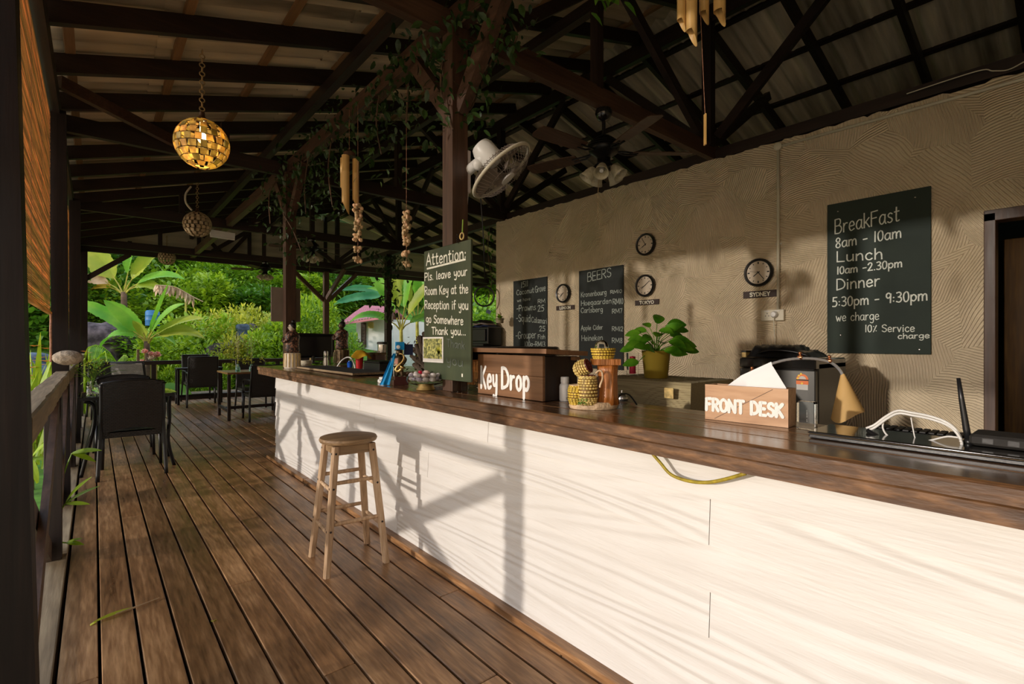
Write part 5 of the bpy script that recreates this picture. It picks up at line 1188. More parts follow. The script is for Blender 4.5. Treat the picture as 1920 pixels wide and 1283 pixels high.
m = MB(); m.bbox(p.x, p.x + .055, p.y - .045, p.y + .045, sag(p.y) + .001, sag(p.y) + .026, b=.004); m.build('case', 'white_plastic', parent=t)
m = MB(); m.bbox(p.x + .006, p.x + .05, p.y - .036, p.y + .036, sag(p.y) + .0265, sag(p.y) + .042, b=.004); m.build('upper_case', 'white_plastic', parent=t)
m = MB(); m.box(p.x - .0006, p.x + .0005, p.y - .008, p.y + .012, sag(p.y) + .015, sag(p.y) + .02); m.build('slot', 'socket_holes', parent=t)
# statues, screen and crockery at the far end
def doll(px, py, hpx, X, label, mts, Z=None, facing=0.0):
    p = at(px, py, X=X) if Z is None else at(px, py, Z=Z); k = (p.x * SN + p.y * CS) / FPX; s_ = hpx / 100.0 * k
    q = Vector((p.x, p.y, sag(p.y) + .0008))
    t = thing('statuette', label, 'statuette', q)
    m = MB(); m.lathe([(.001, 0), (15 * s_, 0), (16 * s_, 3 * s_), (15 * s_, 32 * s_), (.001, 33 * s_)], q, 20, cap=False); m.build('pedestal', mts[2], parent=t, smooth=40)
    m = MB()
    for i in range(14): a = 2 * PI * i / 14; m.tube([q + Vector((math.cos(a) * 16 * s_, math.sin(a) * 16 * s_, 3 * s_)), q + Vector((math.cos(a) * 15.4 * s_, math.sin(a) * 15.4 * s_, 31 * s_))], 1.1 * s_, 5)
    m.build('pedestal_bars', 'wicker_pale' if mts[2] != 'bronze' else 'bronze', parent=t)
    m = MB(); m.lathe([(14 * s_, 33 * s_), (15 * s_, 36 * s_), (13.5 * s_, 48 * s_), (14 * s_, 58 * s_), (15.5 * s_, 66 * s_), (13 * s_, 74 * s_), (6 * s_, 78 * s_), (4 * s_, 80 * s_)], q, 22, sy=.8)
    m.tube(catmull([q + Vector((-4, -13, 72)) * s_, q + Vector((-12, -14, 62)) * s_, q + Vector((-16, -4, 56)) * s_], 4), [3.6 * s_] * 9, 8); m.tube(catmull([q + Vector((-4, 13, 72)) * s_, q + Vector((-12, 14, 62)) * s_, q + Vector((-16, 4, 56)) * s_], 4), [3.6 * s_] * 9, 8)
    m.build('robe', mts[0], parent=t, smooth=True)
    m = MB(); m.ball(q + Vector((-1.0 * s_, 0, 86 * s_)), 7 * s_, 18, 14, sz=1.2, sx=.95, sy=.88); m.ball(q + Vector((-8 * s_, 0, 85.5 * s_)), 1.2 * s_, 8, 6); m.build('head', mts[1], parent=t, smooth=True)
    m = MB(); m.ball(q + Vector((1.2 * s_, 0, 89 * s_)), 7.3 * s_, 16, 12, sz=1.05); m.ball(q + Vector((2 * s_, 0, 98 * s_)), 3.8 * s_, 12, 8); m.build('hair', 'doll_hair', parent=t, smooth=True)
    m = MB()
    for sgn in (-1, 1): m.ball(q + Vector((-7.4 * s_, sgn * 2.4 * s_, 87.5 * s_)), .8 * s_, 8, 6)
    m.build('eyes', 'doll_hair', parent=t)
doll(548, 691.5, 89, 1.56, 'standing statuette in a patterned robe with top knot, at the far end of the bar', ('doll_robe', 'doll_face', 'petal_white'))
doll(641, 688, 82, 2.35, 'dark standing statuette right of the black screen', ('doll_robe', 'bronze', 'bronze'))
ZR2 = sag(5) - .0005
# flat black screen seen from behind
A = at(555, 664, Y=5.95); B = at(625, 626, Y=5.95)
A = at(556, 690, X=2.05)
s0 = at(552, 640, X=1.90); s1 = at(627, 640, X=2.42)
t = thing('screen', 'flat black till screen on a stand at the far end of the bar', 'monitor', ((s0.x + s1.x) / 2, (s0.y + s1.y) / 2, ZR2))
dv2 = (s1 - s0); dv2.z = 0; L2_ = dv2.length; dv2.normalize(); n2 = Vector((-dv2.y, dv2.x, 0)); zl_, zh_ = at(590, 676, X=2.15).z, at(590, 624.5, X=2.15).z
def sp(a, b, z): return Vector((s0.x, s0.y, 0)) + dv2 * a + n2 * b + Vector((0, 0, z))
m = MB(); m.loft([[sp(0, 0, zl_ + .03), sp(L2_, 0, zl_ + .04), sp(L2_, .0, zh_ - .01), sp(0, 0, zh_)], [sp(0, .03, zl_ + .03), sp(L2_, .03, zl_ + .04), sp(L2_, .03, zh_ - .01), sp(0, .03, zh_)]], cap=True)
m.loft([[sp(L2_ * .1, -.025, zl_ + .06), sp(L2_ * .9, -.025, zl_ + .06), sp(L2_ * .9, -.025, zh_ - .05), sp(L2_ * .1, -.025, zh_ - .05)], [sp(L2_ * .05, .0, zl_ + .035), sp(L2_ * .95, .0, zl_ + .045), sp(L2_ * .95, 0, zh_ - .02), sp(L2_ * .05, 0, zh_ - .015)]], cap=True)
m.build('housing', 'black_plastic', parent=t)
m = MB(); c = sp(L2_ * .45, .0, 0); m.tube([c + Vector((0, 0, ZR2 + .01)), c + Vector((0, 0, zl_ + .06))], .022, 10); m.build('neck', 'black_plastic', parent=t)
m = MB(); m.lathe([(.001, 0), (.11, 0), (.11, .012), (.001, .016)], c + Vector((0, 0, ZR2 + .001)), 24, cap=False); m.build('foot', 'black_plastic', parent=t)
# black serving mat
t = thing('serving_mat', 'flat black slatted serving mat along the far part of the bar', 'mat', (1.75, 4.7, CT))
m = MB(); ml = [at(566, 693.5, Z=sag(5.4)), at(660, 709, Z=sag(3.9)), at(738, 700, Z=sag(4.0)), at(640, 687.5, Z=sag(5))]
m.bbox(1.585, 1.90, 3.86, 5.30, sag(3.86) + .0105, sag(3.86) + .028, b=.003); m.build('mat', 'mat_black', parent=t)
m = MB(); m.bbox(1.58, 1.905, 3.852, 3.858, sag(3.86) + .0105, sag(3.86) + .028, b=.001); m.bbox(1.578, 1.584, 3.852, 5.3, sag(3.86) + .0105, sag(3.86) + .029, b=.001); m.build('border', 'rail_wood', parent=t)
MZ = sag(3.86) + .029
def lth(name, label, cat, px, py, X, Z, prof, mt, group=None, n=20, parts=()):
    p = at(px, py, X=X); k = (p.x * SN + p.y * CS) / FPX; t = thing(name, label, cat, (p.x, p.y, Z), 0, group)
    m = MB(); m.lathe([(a * k, b * k) for a, b in prof], (p.x, p.y, Z), n, cap=False); m.build('body', mt, parent=t, smooth=40)
    for nm, pr, m2 in parts:
        m = MB(); m.lathe([(a * k, b * k) for a, b in pr], (p.x, p.y, Z), n, cap=False); m.build(nm, m2, parent=t, smooth=40)
    return t, Vector((p.x, p.y, Z)), k
lth('tumbler', 'tall clear glass tumbler on the bar return', 'glass', 621, 689, 2.05, ZR2 + .001, [(.01, 0), (6, 0), (6.6, 26), (6, 26), (5.4, 1.5), (.01, 1.5)], 'thin_glass')
lth('steel_shaker', 'slim steel shaker beside the clear tumbler', 'shaker', 611, 689.5, 1.99, ZR2 + .001, [(.01, 0), (4, 0), (4, 14), (3.4, 16), (4, 18), (4, 27), (3, 29), (.01, 29)], 'brushed_steel')
lth('saucer_stack', 'stack of pale saucers behind the mat', 'crockery', 574, 687, 1.95, ZR2 + .001, [(.01, 0), (9, 0), (11, 2.5), (10, 3), (11, 5), (10, 5.5), (11, 8), (.01, 7)], 'cream_plastic')
lth('wooden_holder', 'turned wooden holder standing on the saucers', 'holder', 583, 687, 2.2, ZR2 + .001, [(.01, 0), (7, 0), (7, 3), (2.4, 5), (2, 18), (3, 20), (.01, 20)], 'wicker_pale')
_, q, k = lth('cup', 'bright blue plastic cup on the bar return', 'cup', 656, 691, 2.10, ZR2 + .001, [(.01, 0), (4.4, 0), (5.2, 9), (3.4, 10.5), (3.2, 12.5), (.01, 12.5)], 'blue_plastic')
_, q, k = lth('tub', 'red plastic tub under the yellow cloth', 'tub', 674, 694, 2.06, ZR2 + .001, [(.01, 0), (6, 0), (7.5, 25), (6.8, 25), (5.5, 2), (.01, 2)], 'red_plastic')
m = MB(); P = []; rr = random.Random(5)
for i in range(9):
    row = []
    for j in range(28):
        a = 2 * PI * j / 27; s_ = i / 8; rad = (1.5 + 14 * s_) * k * (1 + .22 * math.sin(a * 4 + s_ * 2) * s_); row.append(q + Vector((math.cos(a) * rad, math.sin(a) * rad * 1.3 - .05 * s_, (35 - 13 * s_ ** 2.2 + 3 * math.sin(a * 3) * s_) * k)))
    P.append(row)
m.grid(P); m.build('cloth', 'cloth_yellow', label='mustard yellow cloth heaped on the red tub', cat='cloth', smooth=True)
p = at(700, 690, X=2.2); k = (p.x * SN + p.y * CS) / FPX
t = thing('wooden_box', 'dark red wooden box with arched openings, right of the red tub', 'box', (p.x, p.y, ZR2)); RZ = Matrix.Rotation(.2, 3, 'Z')
m = MB(); m.obox((p.x + .03, p.y - .0, ZR2 + 13 * k), (.12, 26 * k, 25.5 * k), RZ); m.build('case', 'plum_lacquer', parent=t)
m = MB(); m.obox((p.x + .03, p.y - .0, ZR2 + 28 * k), (.14, 30 * k, 4 * k), RZ); m.build('lid', 'bronze', parent=t)
m = MB(); X0 = p.x - .034; m.loft([[Vector((X0, p.y - 5 * k + math.cos(a) * 3.5 * k, ZR2 + 11 * k + (math.sin(a) * 6 * k if math.sin(a) > 0 else -8 * k * (1 if abs(math.cos(a)) > .1 else 1)))) for a in [2 * PI * i / 16 for i in range(16)]], [Vector((X0 - .003, p.y - 5 * k + math.cos(a) * 3.5 * k, ZR2 + 11 * k + (math.sin(a) * 6 * k if math.sin(a) > 0 else -8 * k))) for a in [2 * PI * i / 16 for i in range(16)]]], cap=True); m.build('opening', 'black_plastic', parent=t)
p = at(730, 691, X=1.98); k = (p.x * SN + p.y * CS) / FPX; zc = sag(p.y) + .03
t = thing('cash_box', 'low black metal box in front of the steel flask', 'box', (p.x + .1, p.y, sag(p.y) + .001)); bz = ZR2 + .001
m = MB(); m.bbox(1.93, 2.12, 4.12, 4.45, bz, bz + .085, b=.004); m.build('case', 'black_plastic', parent=t)
m = MB(); m.bbox(1.925, 2.125, 4.115, 4.455, bz + .0855, bz + .10, b=.004); m.build('lid', 'black_frame', parent=t)
lth('flask', 'brushed steel flask with a black rim, standing beside the far end clutter', 'flask', 717, 690, 2.52, ZR2 + .001, [(.01, 0), (8.5, 0), (8.7, 40), (.01, 40)], 'brushed_steel', parts=(('rim', [(8.5, 40.5), (10, 41), (10, 44), (8, 45), (.01, 45)], 'black_plastic'),))
t = thing('cable_arch', 'white cable arching over the black mat', 'cable', at(652, 690, X=1.93))
m = MB(); m.tube(catmull([at(631, 690, X=1.93), at(640, 677, X=1.95), at(650, 670.5, X=1.97), at(658, 672, X=1.97), at(664, 683, X=1.95), at(666, 692, X=1.93)], 6), .007, 8); m.build('cable', 'white_plastic', parent=t, smooth=True)
p = at(698, 668, X=2.35); t = thing('dried_bouquet', 'pale dried flowers in a little pot between box and flask', 'flowers', (2.36, p.y, ZR2)); m = MB(); rr = random.Random(9)
m.lathe([(.001, 0), (.03, 0), (.04, .09), (.035, .09), (.001, .08)], (2.36, p.y - .12, ZR2 + .001), 14, cap=False); m.build('pot', 'ceramic_sand', parent=t, smooth=40); m = MB()
for j in range(70): d = Vector((rr.uniform(-1, 1), rr.uniform(-1, 1), rr.uniform(.2, 1.4))).normalized(); m.leaf(Vector((2.36, p.y - .12, ZR2 + .09)) + d * rr.uniform(.03, .10), d, (0, 0, 1), .03, .018, n=2)
m.build('petals', 'petal_white', parent=t)

# ------------------------------------------------------------------ back shelf with machine, beyond the Key Drop box
t = thing('back_cabinet', 'dark cabinet against the end of the plaster wall, carrying the black machine', 'cabinet', (3.95, 5.0, 0))
zc = 1.19
m = MB(); m.bbox(3.62, 4.56, 4.55, 5.75, 0, .62, b=.005); m.build('base', 'dark_wood_y', parent=t)
m = MB(); m.bbox(3.60, 4.58, 4.53, 5.77, zc - .03, zc, b=.005); m.build('top', 'dark_wood_y', parent=t)
for y in (4.55, 5.73):
    m = MB(); m.bbox(3.62, 4.56, y, y + .03, .621, zc - .031, b=.002); m.build('side', 'dark_wood_z', parent=t)
m = MB(); m.bbox(4.5, 4.56, 4.59, 5.72, .621, zc - .031, b=.002); m.build('back', 'dark_wood_y', parent=t)
rr = random.Random(3); y = 5.70; i = 0
while y > 4.66:
    w = rr.uniform(.018, .042); h = rr.uniform(.24, .40); m = MB(); m.bbox(3.66 + rr.uniform(0, .04), 3.92, y - w, y, .622, .622 + h, b=.002)
    m.build('magazine', 'orange_paper', label='orange brown folder standing in the back cabinet row', cat='folder', group='folders in the back cabinet'); y -= w + .003; i += 1
t = thing('printer', 'black office machine with a lifted paper tray on the back cabinet', 'printer', (4.4, 5.3, zc))
f0 = at(880, 650, X=4.3); f1 = at(941, 650, X=4.56)
m = MB(); m.bbox(4.30, 4.56, f1.y, f0.y, zc + .001, at(905, 613, X=4.3).z, b=.012); m.build('body', 'black_plastic', parent=t)
m = MB(); m.bbox(4.27, 4.299, f1.y + .03, f1.y + .42, zc + .07, at(905, 617, X=4.3).z, b=.008); m.build('front_door', 'black_frame', parent=t)
m = MB(); m.bbox(4.14, 4.299, f1.y - .10, f1.y + .30, zc + .001, zc + .04, b=.006); m.build('paper_tray', 'black_frame', parent=t)
zt = at(905, 613, X=4.3).z + .001
for i in range(3):
    m = MB(); P = []
    for a in range(10):
        row = []
        for b in range(12):
            e = min(1, min(a, 9 - a) / 2) * min(1, min(b, 11 - b) / 2); row.append((4.30 + .24 * a / 9, f0.y - .03 - .40 * b / 11 + .03 * i, zt + .034 * i + .03 * e ** .5 + .008 * math.sin(b * .9 + i)))
        P.append(row)
    m.grid(P); m.build('folded_cloth', ['cloth_navy', 'grey_panel', 'black_frame'][i], smooth=True, label=['lowest', 'middle', 'top'][i] + ' of three folded dark cloths on the black machine', cat='cloth', group='folded cloths on the machine')
# creeper hanging at the wall end with a little planter, wire hoop and tag
rr = random.Random(44)
t = thing('hanging_planter', 'woven hanging planter with a small plant at the end of the plaster wall', 'planter', at(937, 602, X=4.45))
p = at(937, 606, X=4.4); k = (p.x * SN + p.y * CS) / FPX
m = MB(); m.lathe([(.001, 0), (7 * k, 0), (8 * k, 9 * k), (7 * k, 9 * k), (.001, 7 * k)], p, 18, cap=False); m.build('pot', 'planter_pot', parent=t, smooth=40)
m = MB()
for j in range(24): d = Vector((rr.uniform(-1, 1), rr.uniform(-1, 1), rr.uniform(.0, 1))).normalized(); m.leaf(p + Vector((0, 0, 8 * k)) + d * .02, d, (0, 0, 1), 8 * k, 5 * k, n=3)
m.build('leaves', 'leaf_mid', parent=t)
m = MB(); m.tube([p + Vector((0, 0, 8 * k)), p + Vector((0, 0, .55))], .003, 5); m.build('cord', 'rope', parent=t)
m = MB(); c = at(908, 556, X=4.4); m.torus(c, 19 * k, .012, 28, 6, rot=Matrix.Rotation(-TH, 3, 'Z') @ rotm('X', 90)); t = m.build('wire_hoop', 'black_frame', label='black hoop hanging at the end of the plaster wall', cat='hoop', smooth=True)
m = MB(); c = at(916, 585, X=4.4); m.obox(c, (9 * k, .004, 7 * k), Matrix.Rotation(-TH, 3, 'Z') @ rotm('Y', 25)); m.build('hanging_tag', 'boulder_blue', label='little blue and white tag under the black hoop', cat='tag')

# ------------------------------------------------------------------ stool
def build_stool():
    c = Vector((1.118, 2.788, 0)); H = .712
    t = thing('bar_stool', 'weathered round wooden bar stool standing by the white bar', 'stool', c, math.radians(-5))
    m = MB(); m.lathe([(.001, H - .034), (.135, H - .034), (.155, H - .026), (.160, H - .014), (.155, H - .003), (.140, H), (.001, H + .001)], (0, 0, 0), 40, cap=False)
    m.build('seat', 'stool_seat_wood', parent=t, smooth=35, world=False)
    m = MB(); m.box(-.105, .105, -.105, -.088, H - .085, H - .034); m.box(-.105, .105, .088, .105, H - .085, H - .034); m.box(-.105, -.088, -.088, .088, H - .085, H - .034); m.box(.088, .105, -.088, .088, H - .085, H - .034)
    m.build('apron', 'stool_seat_wood', parent=t, world=False)
    def lp(sx, sy, z): f = 1 - z / (H - .034); return Vector((sx * (.100 + .064 * f), sy * (.100 + .062 * f), z))
    for sx in (-1, 1):
        for sy in (-1, 1):
            m = MB(); rs = []
            for z, w in ((0, .0165), (.3, .0185), (H - .035, .0185)):
                q = lp(sx, sy, z); a = w; b = w * .55
                rs.append([q + Vector((x, y, 0)) for x, y in ((-a, -b), (-b, -a), (b, -a), (a, -b), (a, b), (b, a), (-b, a), (-a, b))])
            m.loft(rs, cap=True); l = m.build('leg', 'stool_wood', parent=t, world=False)
            m = MB()
            for z in (.235, .455, .64): q = lp(sx, sy, z); m.lathe([(.006, 0), (.006, .0012), (.001, .0016)], q + Vector((sx * .0185, 0, 0)), 10, rot=rotm('Y', 90 * sx)); m.lathe([(.006, 0), (.006, .0012), (.001, .0016)], q + Vector((0, sy * .0185, 0)), 10, rot=rotm('X', -90 * sy))
            m.build('dowel_plug', 'dark_wood_x', parent=l, world=False)
    for z, ax in ((.215, 'y'), (.440, 'y'), (.265, 'x'), (.480, 'x')):
        for s in (-1, 1):
            a, b = (lp(s, -1, z), lp(s, 1, z)) if ax == 'y' else (lp(-1, s, z), lp(1, s, z))
            m = MB(); m.tube([a, a + (b - a) * .1, a + (b - a) * .5, a + (b - a) * .9, b], [.008, .0105, .0115, .0105, .008], 10); m.build('rung', 'stool_wood', parent=t, world=False, smooth=40)
build_stool()

# ------------------------------------------------------------------ deck furniture
def make_chair(label, loc, rz, H=.89, W_=.47, mt='rattan', group=None, arms=False, top=.03, skirt=True):
    """woven chair facing local +Y; back legs at y=0"""
    t = thing('rattan_chair', label, 'chair', loc, rz, group); hw = W_ / 2; sh = .43; D = .46
    m = MB(); rows = []
    for i in range(13):
        z = .40 + (H - .40) * i / 12; lean = -.10 * ((z - .40) / (H - .40)); row = []
        for j in range(15):
            x = -hw + .02 + (W_ - .04) * j / 14; u = x / hw; zz = z + top * (1 - u * u) * i / 12 - (.06 * (1 - u * u) * (1 - i / 12) * -1 if skirt else 0)
            row.append((x, .02 + lean - .025 * (1 - u * u), zz))
        rows.append(row)
    m.grid(rows); rows2 = [[(x, y - .022, z) for x, y, z in r] for r in rows]; m.grid([list(reversed(r)) for r in rows2])
    m.grid([rows[-1], rows2[-1]]); m.build('backrest', mt, parent=t, world=False, smooth=60)
    m = MB()
    m.tube(catmull([(-hw + .012, -.085, H), (-hw * .5, -.108, H + top * .75), (0, -.116, H + top), (hw * .5, -.108, H + top * .75), (hw - .012, -.085, H)], 4), .014, 8); m.build('top_rail', 'black_frame', parent=t, world=False, smooth=True)
    m = MB(); rows = [[(-hw + .01 + (W_ - .02) * j / 8, .02 + (D - .02) * i / 8, sh - .012 * math.sin(PI * i / 8) * math.sin(PI * j / 8)) for j in range(9)] for i in range(9)]
    m.grid(rows); m.box(-hw + .01, hw - .01, .02, D, sh - .06, sh - .014); m.build('seat', 'rattan', parent=t, world=False)
    for s in (-1, 1):
        m = MB(); m.tube(catmull([(s * (hw + .015), -.055, 0), (s * (hw - .002), .0, .40), (s * (hw - .012), -.04, H * .72), (s * (hw - .012), -.085, H)], 5), .0165, 8); m.build('leg', 'black_frame', parent=t, world=False, smooth=True)
        m = MB(); m.tube([(s * (hw - .012), D - .02, sh - .02), (s * (hw - .004), D + .015, 0)], [.018, .0145], 8); m.build('leg', 'black_frame', parent=t, world=False, smooth=True)
        if arms:
            m = MB(); m.tube(catmull([(s * (hw - .008), -.03, sh + .21), (s * (hw + .01), .2, sh + .225), (s * (hw - .0), D - .02, sh + .19), (s * (hw - .008), D - .02, sh)], 5), .0145, 8); m.build('arm', 'black_frame', parent=t, world=False, smooth=True)
    return t
A_ = make_chair('black rattan chair with arched woven back, nearest on the left of the deck', (.275, 5.80, 0), math.radians(-2), H=.875, W_=.475)
make_chair('black rattan chair on the far side of the glass table', (.26, 7.25, 0), PI, H=.83, W_=.5, top=.03)
make_chair('dark rattan chair left of the sunlit one near the railing', (.17, 10.9, 0), math.radians(185), H=.88, W_=.5, top=.01)
make_chair('rattan chair with sunlit silvery woven back', (.43, 9.5, 0), math.radians(-38), H=.93, W_=.5, mt='rattan_sunlit', top=.0)
make_chair('tall dark chair near the far rail, back turned to the bar', (1.61, 11.2, 0), math.radians(-4), H=.96, W_=.5, top=.0, skirt=False, arms=True)
make_chair('dark chair at the far rail facing the tall one', (1.66, 12.42, 0), PI + .05, H=.97, W_=.5, top=.0, arms=True)
make_chair('dark armchair at the wooden table, back to the bar end', (2.11, 8.58, 0), math.radians(0), H=.88, W_=.5, top=.0, skirt=False, arms=True)
make_chair('dark chair on the far side of the wooden table', (2.25, 10.25, 0), PI, H=.93, W_=.5, top=.0)

# glass table by the railing, with bent iron legs
def glass_table():
    x0, x1, y0, y1, z = -.115, .64, 6.02, 6.60, .745
    t = thing('glass_table', 'square glass topped table on bent iron legs beside the railing', 'table', ((x0 + x1) / 2, (y0 + y1) / 2, 0))
    m = MB(); m.bbox(x0, x1, y0, y1, z - .010, z, b=.002); m.build('glass_top', 'green_glass', parent=t)
    m = MB(); 
    for a, b in (((x0 + .03, y0 + .03), (x1 - .03, y0 + .03)), ((x1 - .03, y0 + .03), (x1 - .03, y1 - .03)), ((x1 - .03, y1 - .03), (x0 + .03, y1 - .03)), ((x0 + .03, y1 - .03), (x0 + .03, y0 + .03))): m.beam((*a, z - .026), (*b, z - .026), .03, .03)
    m.build('frame', 'black_frame', parent=t)
    for sx, sy in ((0, 0), (1, 0), (1, 1), (0, 1)):
        cx = x0 + .04 + (x1 - x0 - .08) * sx; cy = y0 + .04 + (y1 - y0 - .08) * sy; ox = 1 if sx == 0 else -1
        m = MB(); m.tube(catmull([(cx, cy, z - .045), (cx + ox * (.07 if sx == 0 else .02), cy, z - .09), (cx + ox * (.075 if sx == 0 else .02), cy, z - .26), (cx + ox * .03, cy, .25), (cx - ox * .02, cy, .0)], 6), .016, 8); m.build('leg', 'black_metal', parent=t, smooth=True)
    b = thing('vase', 'clear bottle vase with a spray of small yellow flowers on the glass table', 'vase', (-.01, 6.16, z + .001)); q = Vector((-.01, 6.16, z + .001))
    m = MB(); m.lathe([(.001, 0), (.048, 0), (.050, .01), (.050, .085), (.030, .105), (.024, .115), (.024, .135), (.030, .14), (.021, .138), (.021, .11), (.044, .082), (.044, .012), (.001, .010)], q, 24, cap=False); m.build('bottle', 'glass', parent=b, smooth=40)
    rr = random.Random(17); st = MB(); lf = MB(); fl = MB()
    for j in range(22):
        a = rr.uniform(0, 2 * PI); rad = rr.uniform(.03, .2) * (1.25 if math.cos(a) < 0 else .85); e = q + Vector((math.cos(a) * rad * .95, math.sin(a) * rad, rr.uniform(.17, .36)))
        st.tube(catmull([q + Vector((0, 0, .06)), q + Vector((math.cos(a) * rad * .3, math.sin(a) * rad * .3, .18)), e], 4), .0018, 4, cap=False)
        for h in range(16):
            d = Vector((rr.uniform(-1, 1), rr.uniform(-1, 1), rr.uniform(-.3, 1))).normalized(); p = e + Vector((rr.uniform(-.035, .035), rr.uniform(-.035, .035), rr.uniform(-.06, .02)))
            (fl if rr.random() < .5 else lf).leaf(p, d, (0, 0, 1), rr.uniform(.018, .032), rr.uniform(.010, .018), n=2)
    for (dx, dy, dz, L) in ((.10, .1, .30, .16), (.16, .05, .26, .20), (.05, .12, .36, .14)): lf.leaf(q + Vector((dx * .5, dy * .5, dz * .7)), (dx * 2.2, dy, dz * .8), (0, 0, 1), L, L * .32, n=5)
    st.build('stems', 'leaf_mid', parent=b); lf.build('leaves', 'leaf_mid', parent=b); fl.build('blossoms', 'leaf_yellow', parent=b)
glass_table()
def small_table(x0, x1, y0, y1, z, label, mt, legs='dark_wood_z'):
    t = thing('table', label, 'table', ((x0 + x1) / 2, (y0 + y1) / 2, 0))
    m = MB(); m.bbox(x0, x1, y0, y1, z - .03, z, b=.004); m.build('tabletop', mt, parent=t)
    for x in (x0 + .03, x1 - .03):
        for y in (y0 + .03, y1 - .03):
            m = MB(); m.bbox(x - .022, x + .022, y - .022, y + .022, 0, z - .031, b=.003); m.build('leg', legs, parent=t)
    m = MB(); m.beam((x0 + .03, (y0 + y1) / 2, .16), (x1 - .03, (y0 + y1) / 2, .16), .03, .05)
    for x in (x0 + .03, x1 - .03): m.beam((x, y0 + .05, .16), (x, y1 - .05, .16), .03, .05)
    m.build('stretcher', legs, parent=t)
    return t
small_table(1.60, 2.54, 8.86, 9.72, .765, 'varnished wooden table at the end of the bar with two teal bottles', 'table_wood')
for i, (x, y, h, l) in enumerate(((1.80, 9.12, .12, 'left of two teal bottle vases, holding tall yellow sprays'), (2.02, 9.2, .11, 'right of two teal bottle vases, short and nearly bare'))):
    q = Vector((x, y, .766)); b = thing('vase', l, 'vase', q, 0)
    m = MB(); m.lathe([(.001, 0), (.034, 0), (.036, .01), (.036, h * .6), (.018, h * .8), (.018, h), (.023, h + .004), (.001, h)], q, 18, cap=False); m.build('bottle', 'teal_glass', parent=b, smooth=40)
    rr = random.Random(50 + i); lf = MB(); st = MB()
    for j in range(14 if i == 0 else 4):
        e = q + Vector((rr.uniform(-.16, .16), rr.uniform(-.12, .12), h + rr.uniform(.08, .42 if i == 0 else .16))); st.tube(catmull([q + Vector((0, 0, h)), q + Vector((0, 0, h)) * .5 + e * .5 + Vector((0, 0, .03)), e], 4), .002, 4, cap=False)
        for _ in range(14): lf.leaf(e + Vector((rr.uniform(-.05, .05), rr.uniform(-.05, .05), rr.uniform(-.1, .03))), (rr.uniform(-1, 1), rr.uniform(-1, 1), rr.uniform(-.4, 1)), (0, 0, 1), .045, .024, n=2)
    st.build('stems', 'stalk', parent=b); lf.build('sprig_leaves', 'leaf_yellow', parent=b)
small_table(1.24, 2.04, 11.72, 12.08, .73, 'small dark table between the two dark chairs at the far rail', 'black_frame', 'black_frame')
q = Vector((1.9, 11.85, .731)); b = thing('vase', 'little vase of yellow green leaves on the dark far table', 'vase', q); rr = random.Random(2)
m = MB(); m.lathe([(.001, 0), (.03, 0), (.03, .06), (.015, .09), (.015, .11), (.001, .11)], q, 14, cap=False); m.build('bottle', 'teal_glass', parent=b, smooth=40)
m = MB()
for j in range(60): m.leaf(q + Vector((rr.uniform(-.1, .1), rr.uniform(-.1, .1), rr.uniform(.12, .32))), (rr.uniform(-1, 1), rr.uniform(-1, 1), rr.uniform(-.2, 1)), (0, 0, 1), .05, .03, n=2)
m.tube([q + Vector((0, 0, .1)), q + Vector((0, 0, .2))], .004, 4); m.build('sprig_leaves', 'leaf_yellow', parent=b)
# fallen leaves on the deck
def fallen(px, py, label, L, wd, ang, mt, curl=.1):
    p = at(px, py, Z=.004); m = MB(); m.leaf(p + Vector((0, 0, .004)), (math.cos(ang), math.sin(ang), .02), (0, 0, 1), L, wd, bend=-curl, n=8, fold=.3); return m.build('fallen_leaf', mt, label=label, cat='leaf')
a = at(176, 1170, Z=.0); b = at(250, 1143, Z=.0); c = at(299, 1123, Z=.0); t = thing('fallen_leaf', 'long yellow green fallen leaf with a brown stalk on the deck', 'leaf', a)
m = MB(); d = (b - a); m.leaf(a + Vector((0, 0, .006)), d, (0, 0, 1), d.length, .030, bend=-.03, n=8, fold=.5); m.leaf(a + Vector((.01, 0, .005)), -d + Vector((0, .02, 0)), (0, 0, 1), .03, .02, n=3); m.build('blade', 'leaf_yellow', parent=t)
m = MB(); m.tube(catmull([a + d * .55 + Vector((0, 0, .008)), b + Vector((0, 0, .007)), c + Vector((0, 0, .005))], 5), [.003, .0035, .004, .0045, .005, .0045, .004, .0035, .003, .0025, .002], 6); m.build('stalk', 'leaf_dry', parent=t)
fallen(398, 1168, 'small upright green leaf stuck in a deck gap', .06, .022, 1.2, 'leaf_yellow', -.9)
fallen(569, 913, 'dark curled leaf on the deck by the bar plinth', .05, .018, .3, 'stalk_brown', .3)
fallen(588, 898, 'dark curled leaf standing against the bar plinth', .045, .016, 1.5, 'stalk_brown', -1.2)
# shoots poking through the railing
def shoot(px, py, X, label, leaves, seed):
    p = at(px, py, X=X); rr = random.Random(seed); t = thing('garden_shoot', label, 'plant', (p.x, p.y, -.3)); m = MB(); m.tube(catmull([(p.x - .12, p.y + .02, -.32), (p.x - .06, p.y, p.z * .5), p], 5), .004, 5); m.build('stem', 'leaf_mid', parent=t)
    m = MB()
    for (dx, dz, L, w) in leaves: m.leaf(p, RV * dx + Vector((0, 0, dz)) + FV * rr.uniform(-.2, .2), -FV * .5 + Vector((0, 0, .8)), L, w, bend=.25, n=6)
    m.build('leaves', 'leaf_bright', parent=t)
shoot(122, 945, -.13, 'bright long leaf poking through the lower railing', [(.6, .9, .21, .045), (1, .1, .12, .03), (.85, .7, .19, .03)], 1)
shoot(124, 1018, -.13, 'small bright leaf low on the railing', [(1, -.05, .09, .03), (.9, .4, .08, .02), (1, .2, .06, .015)], 2)
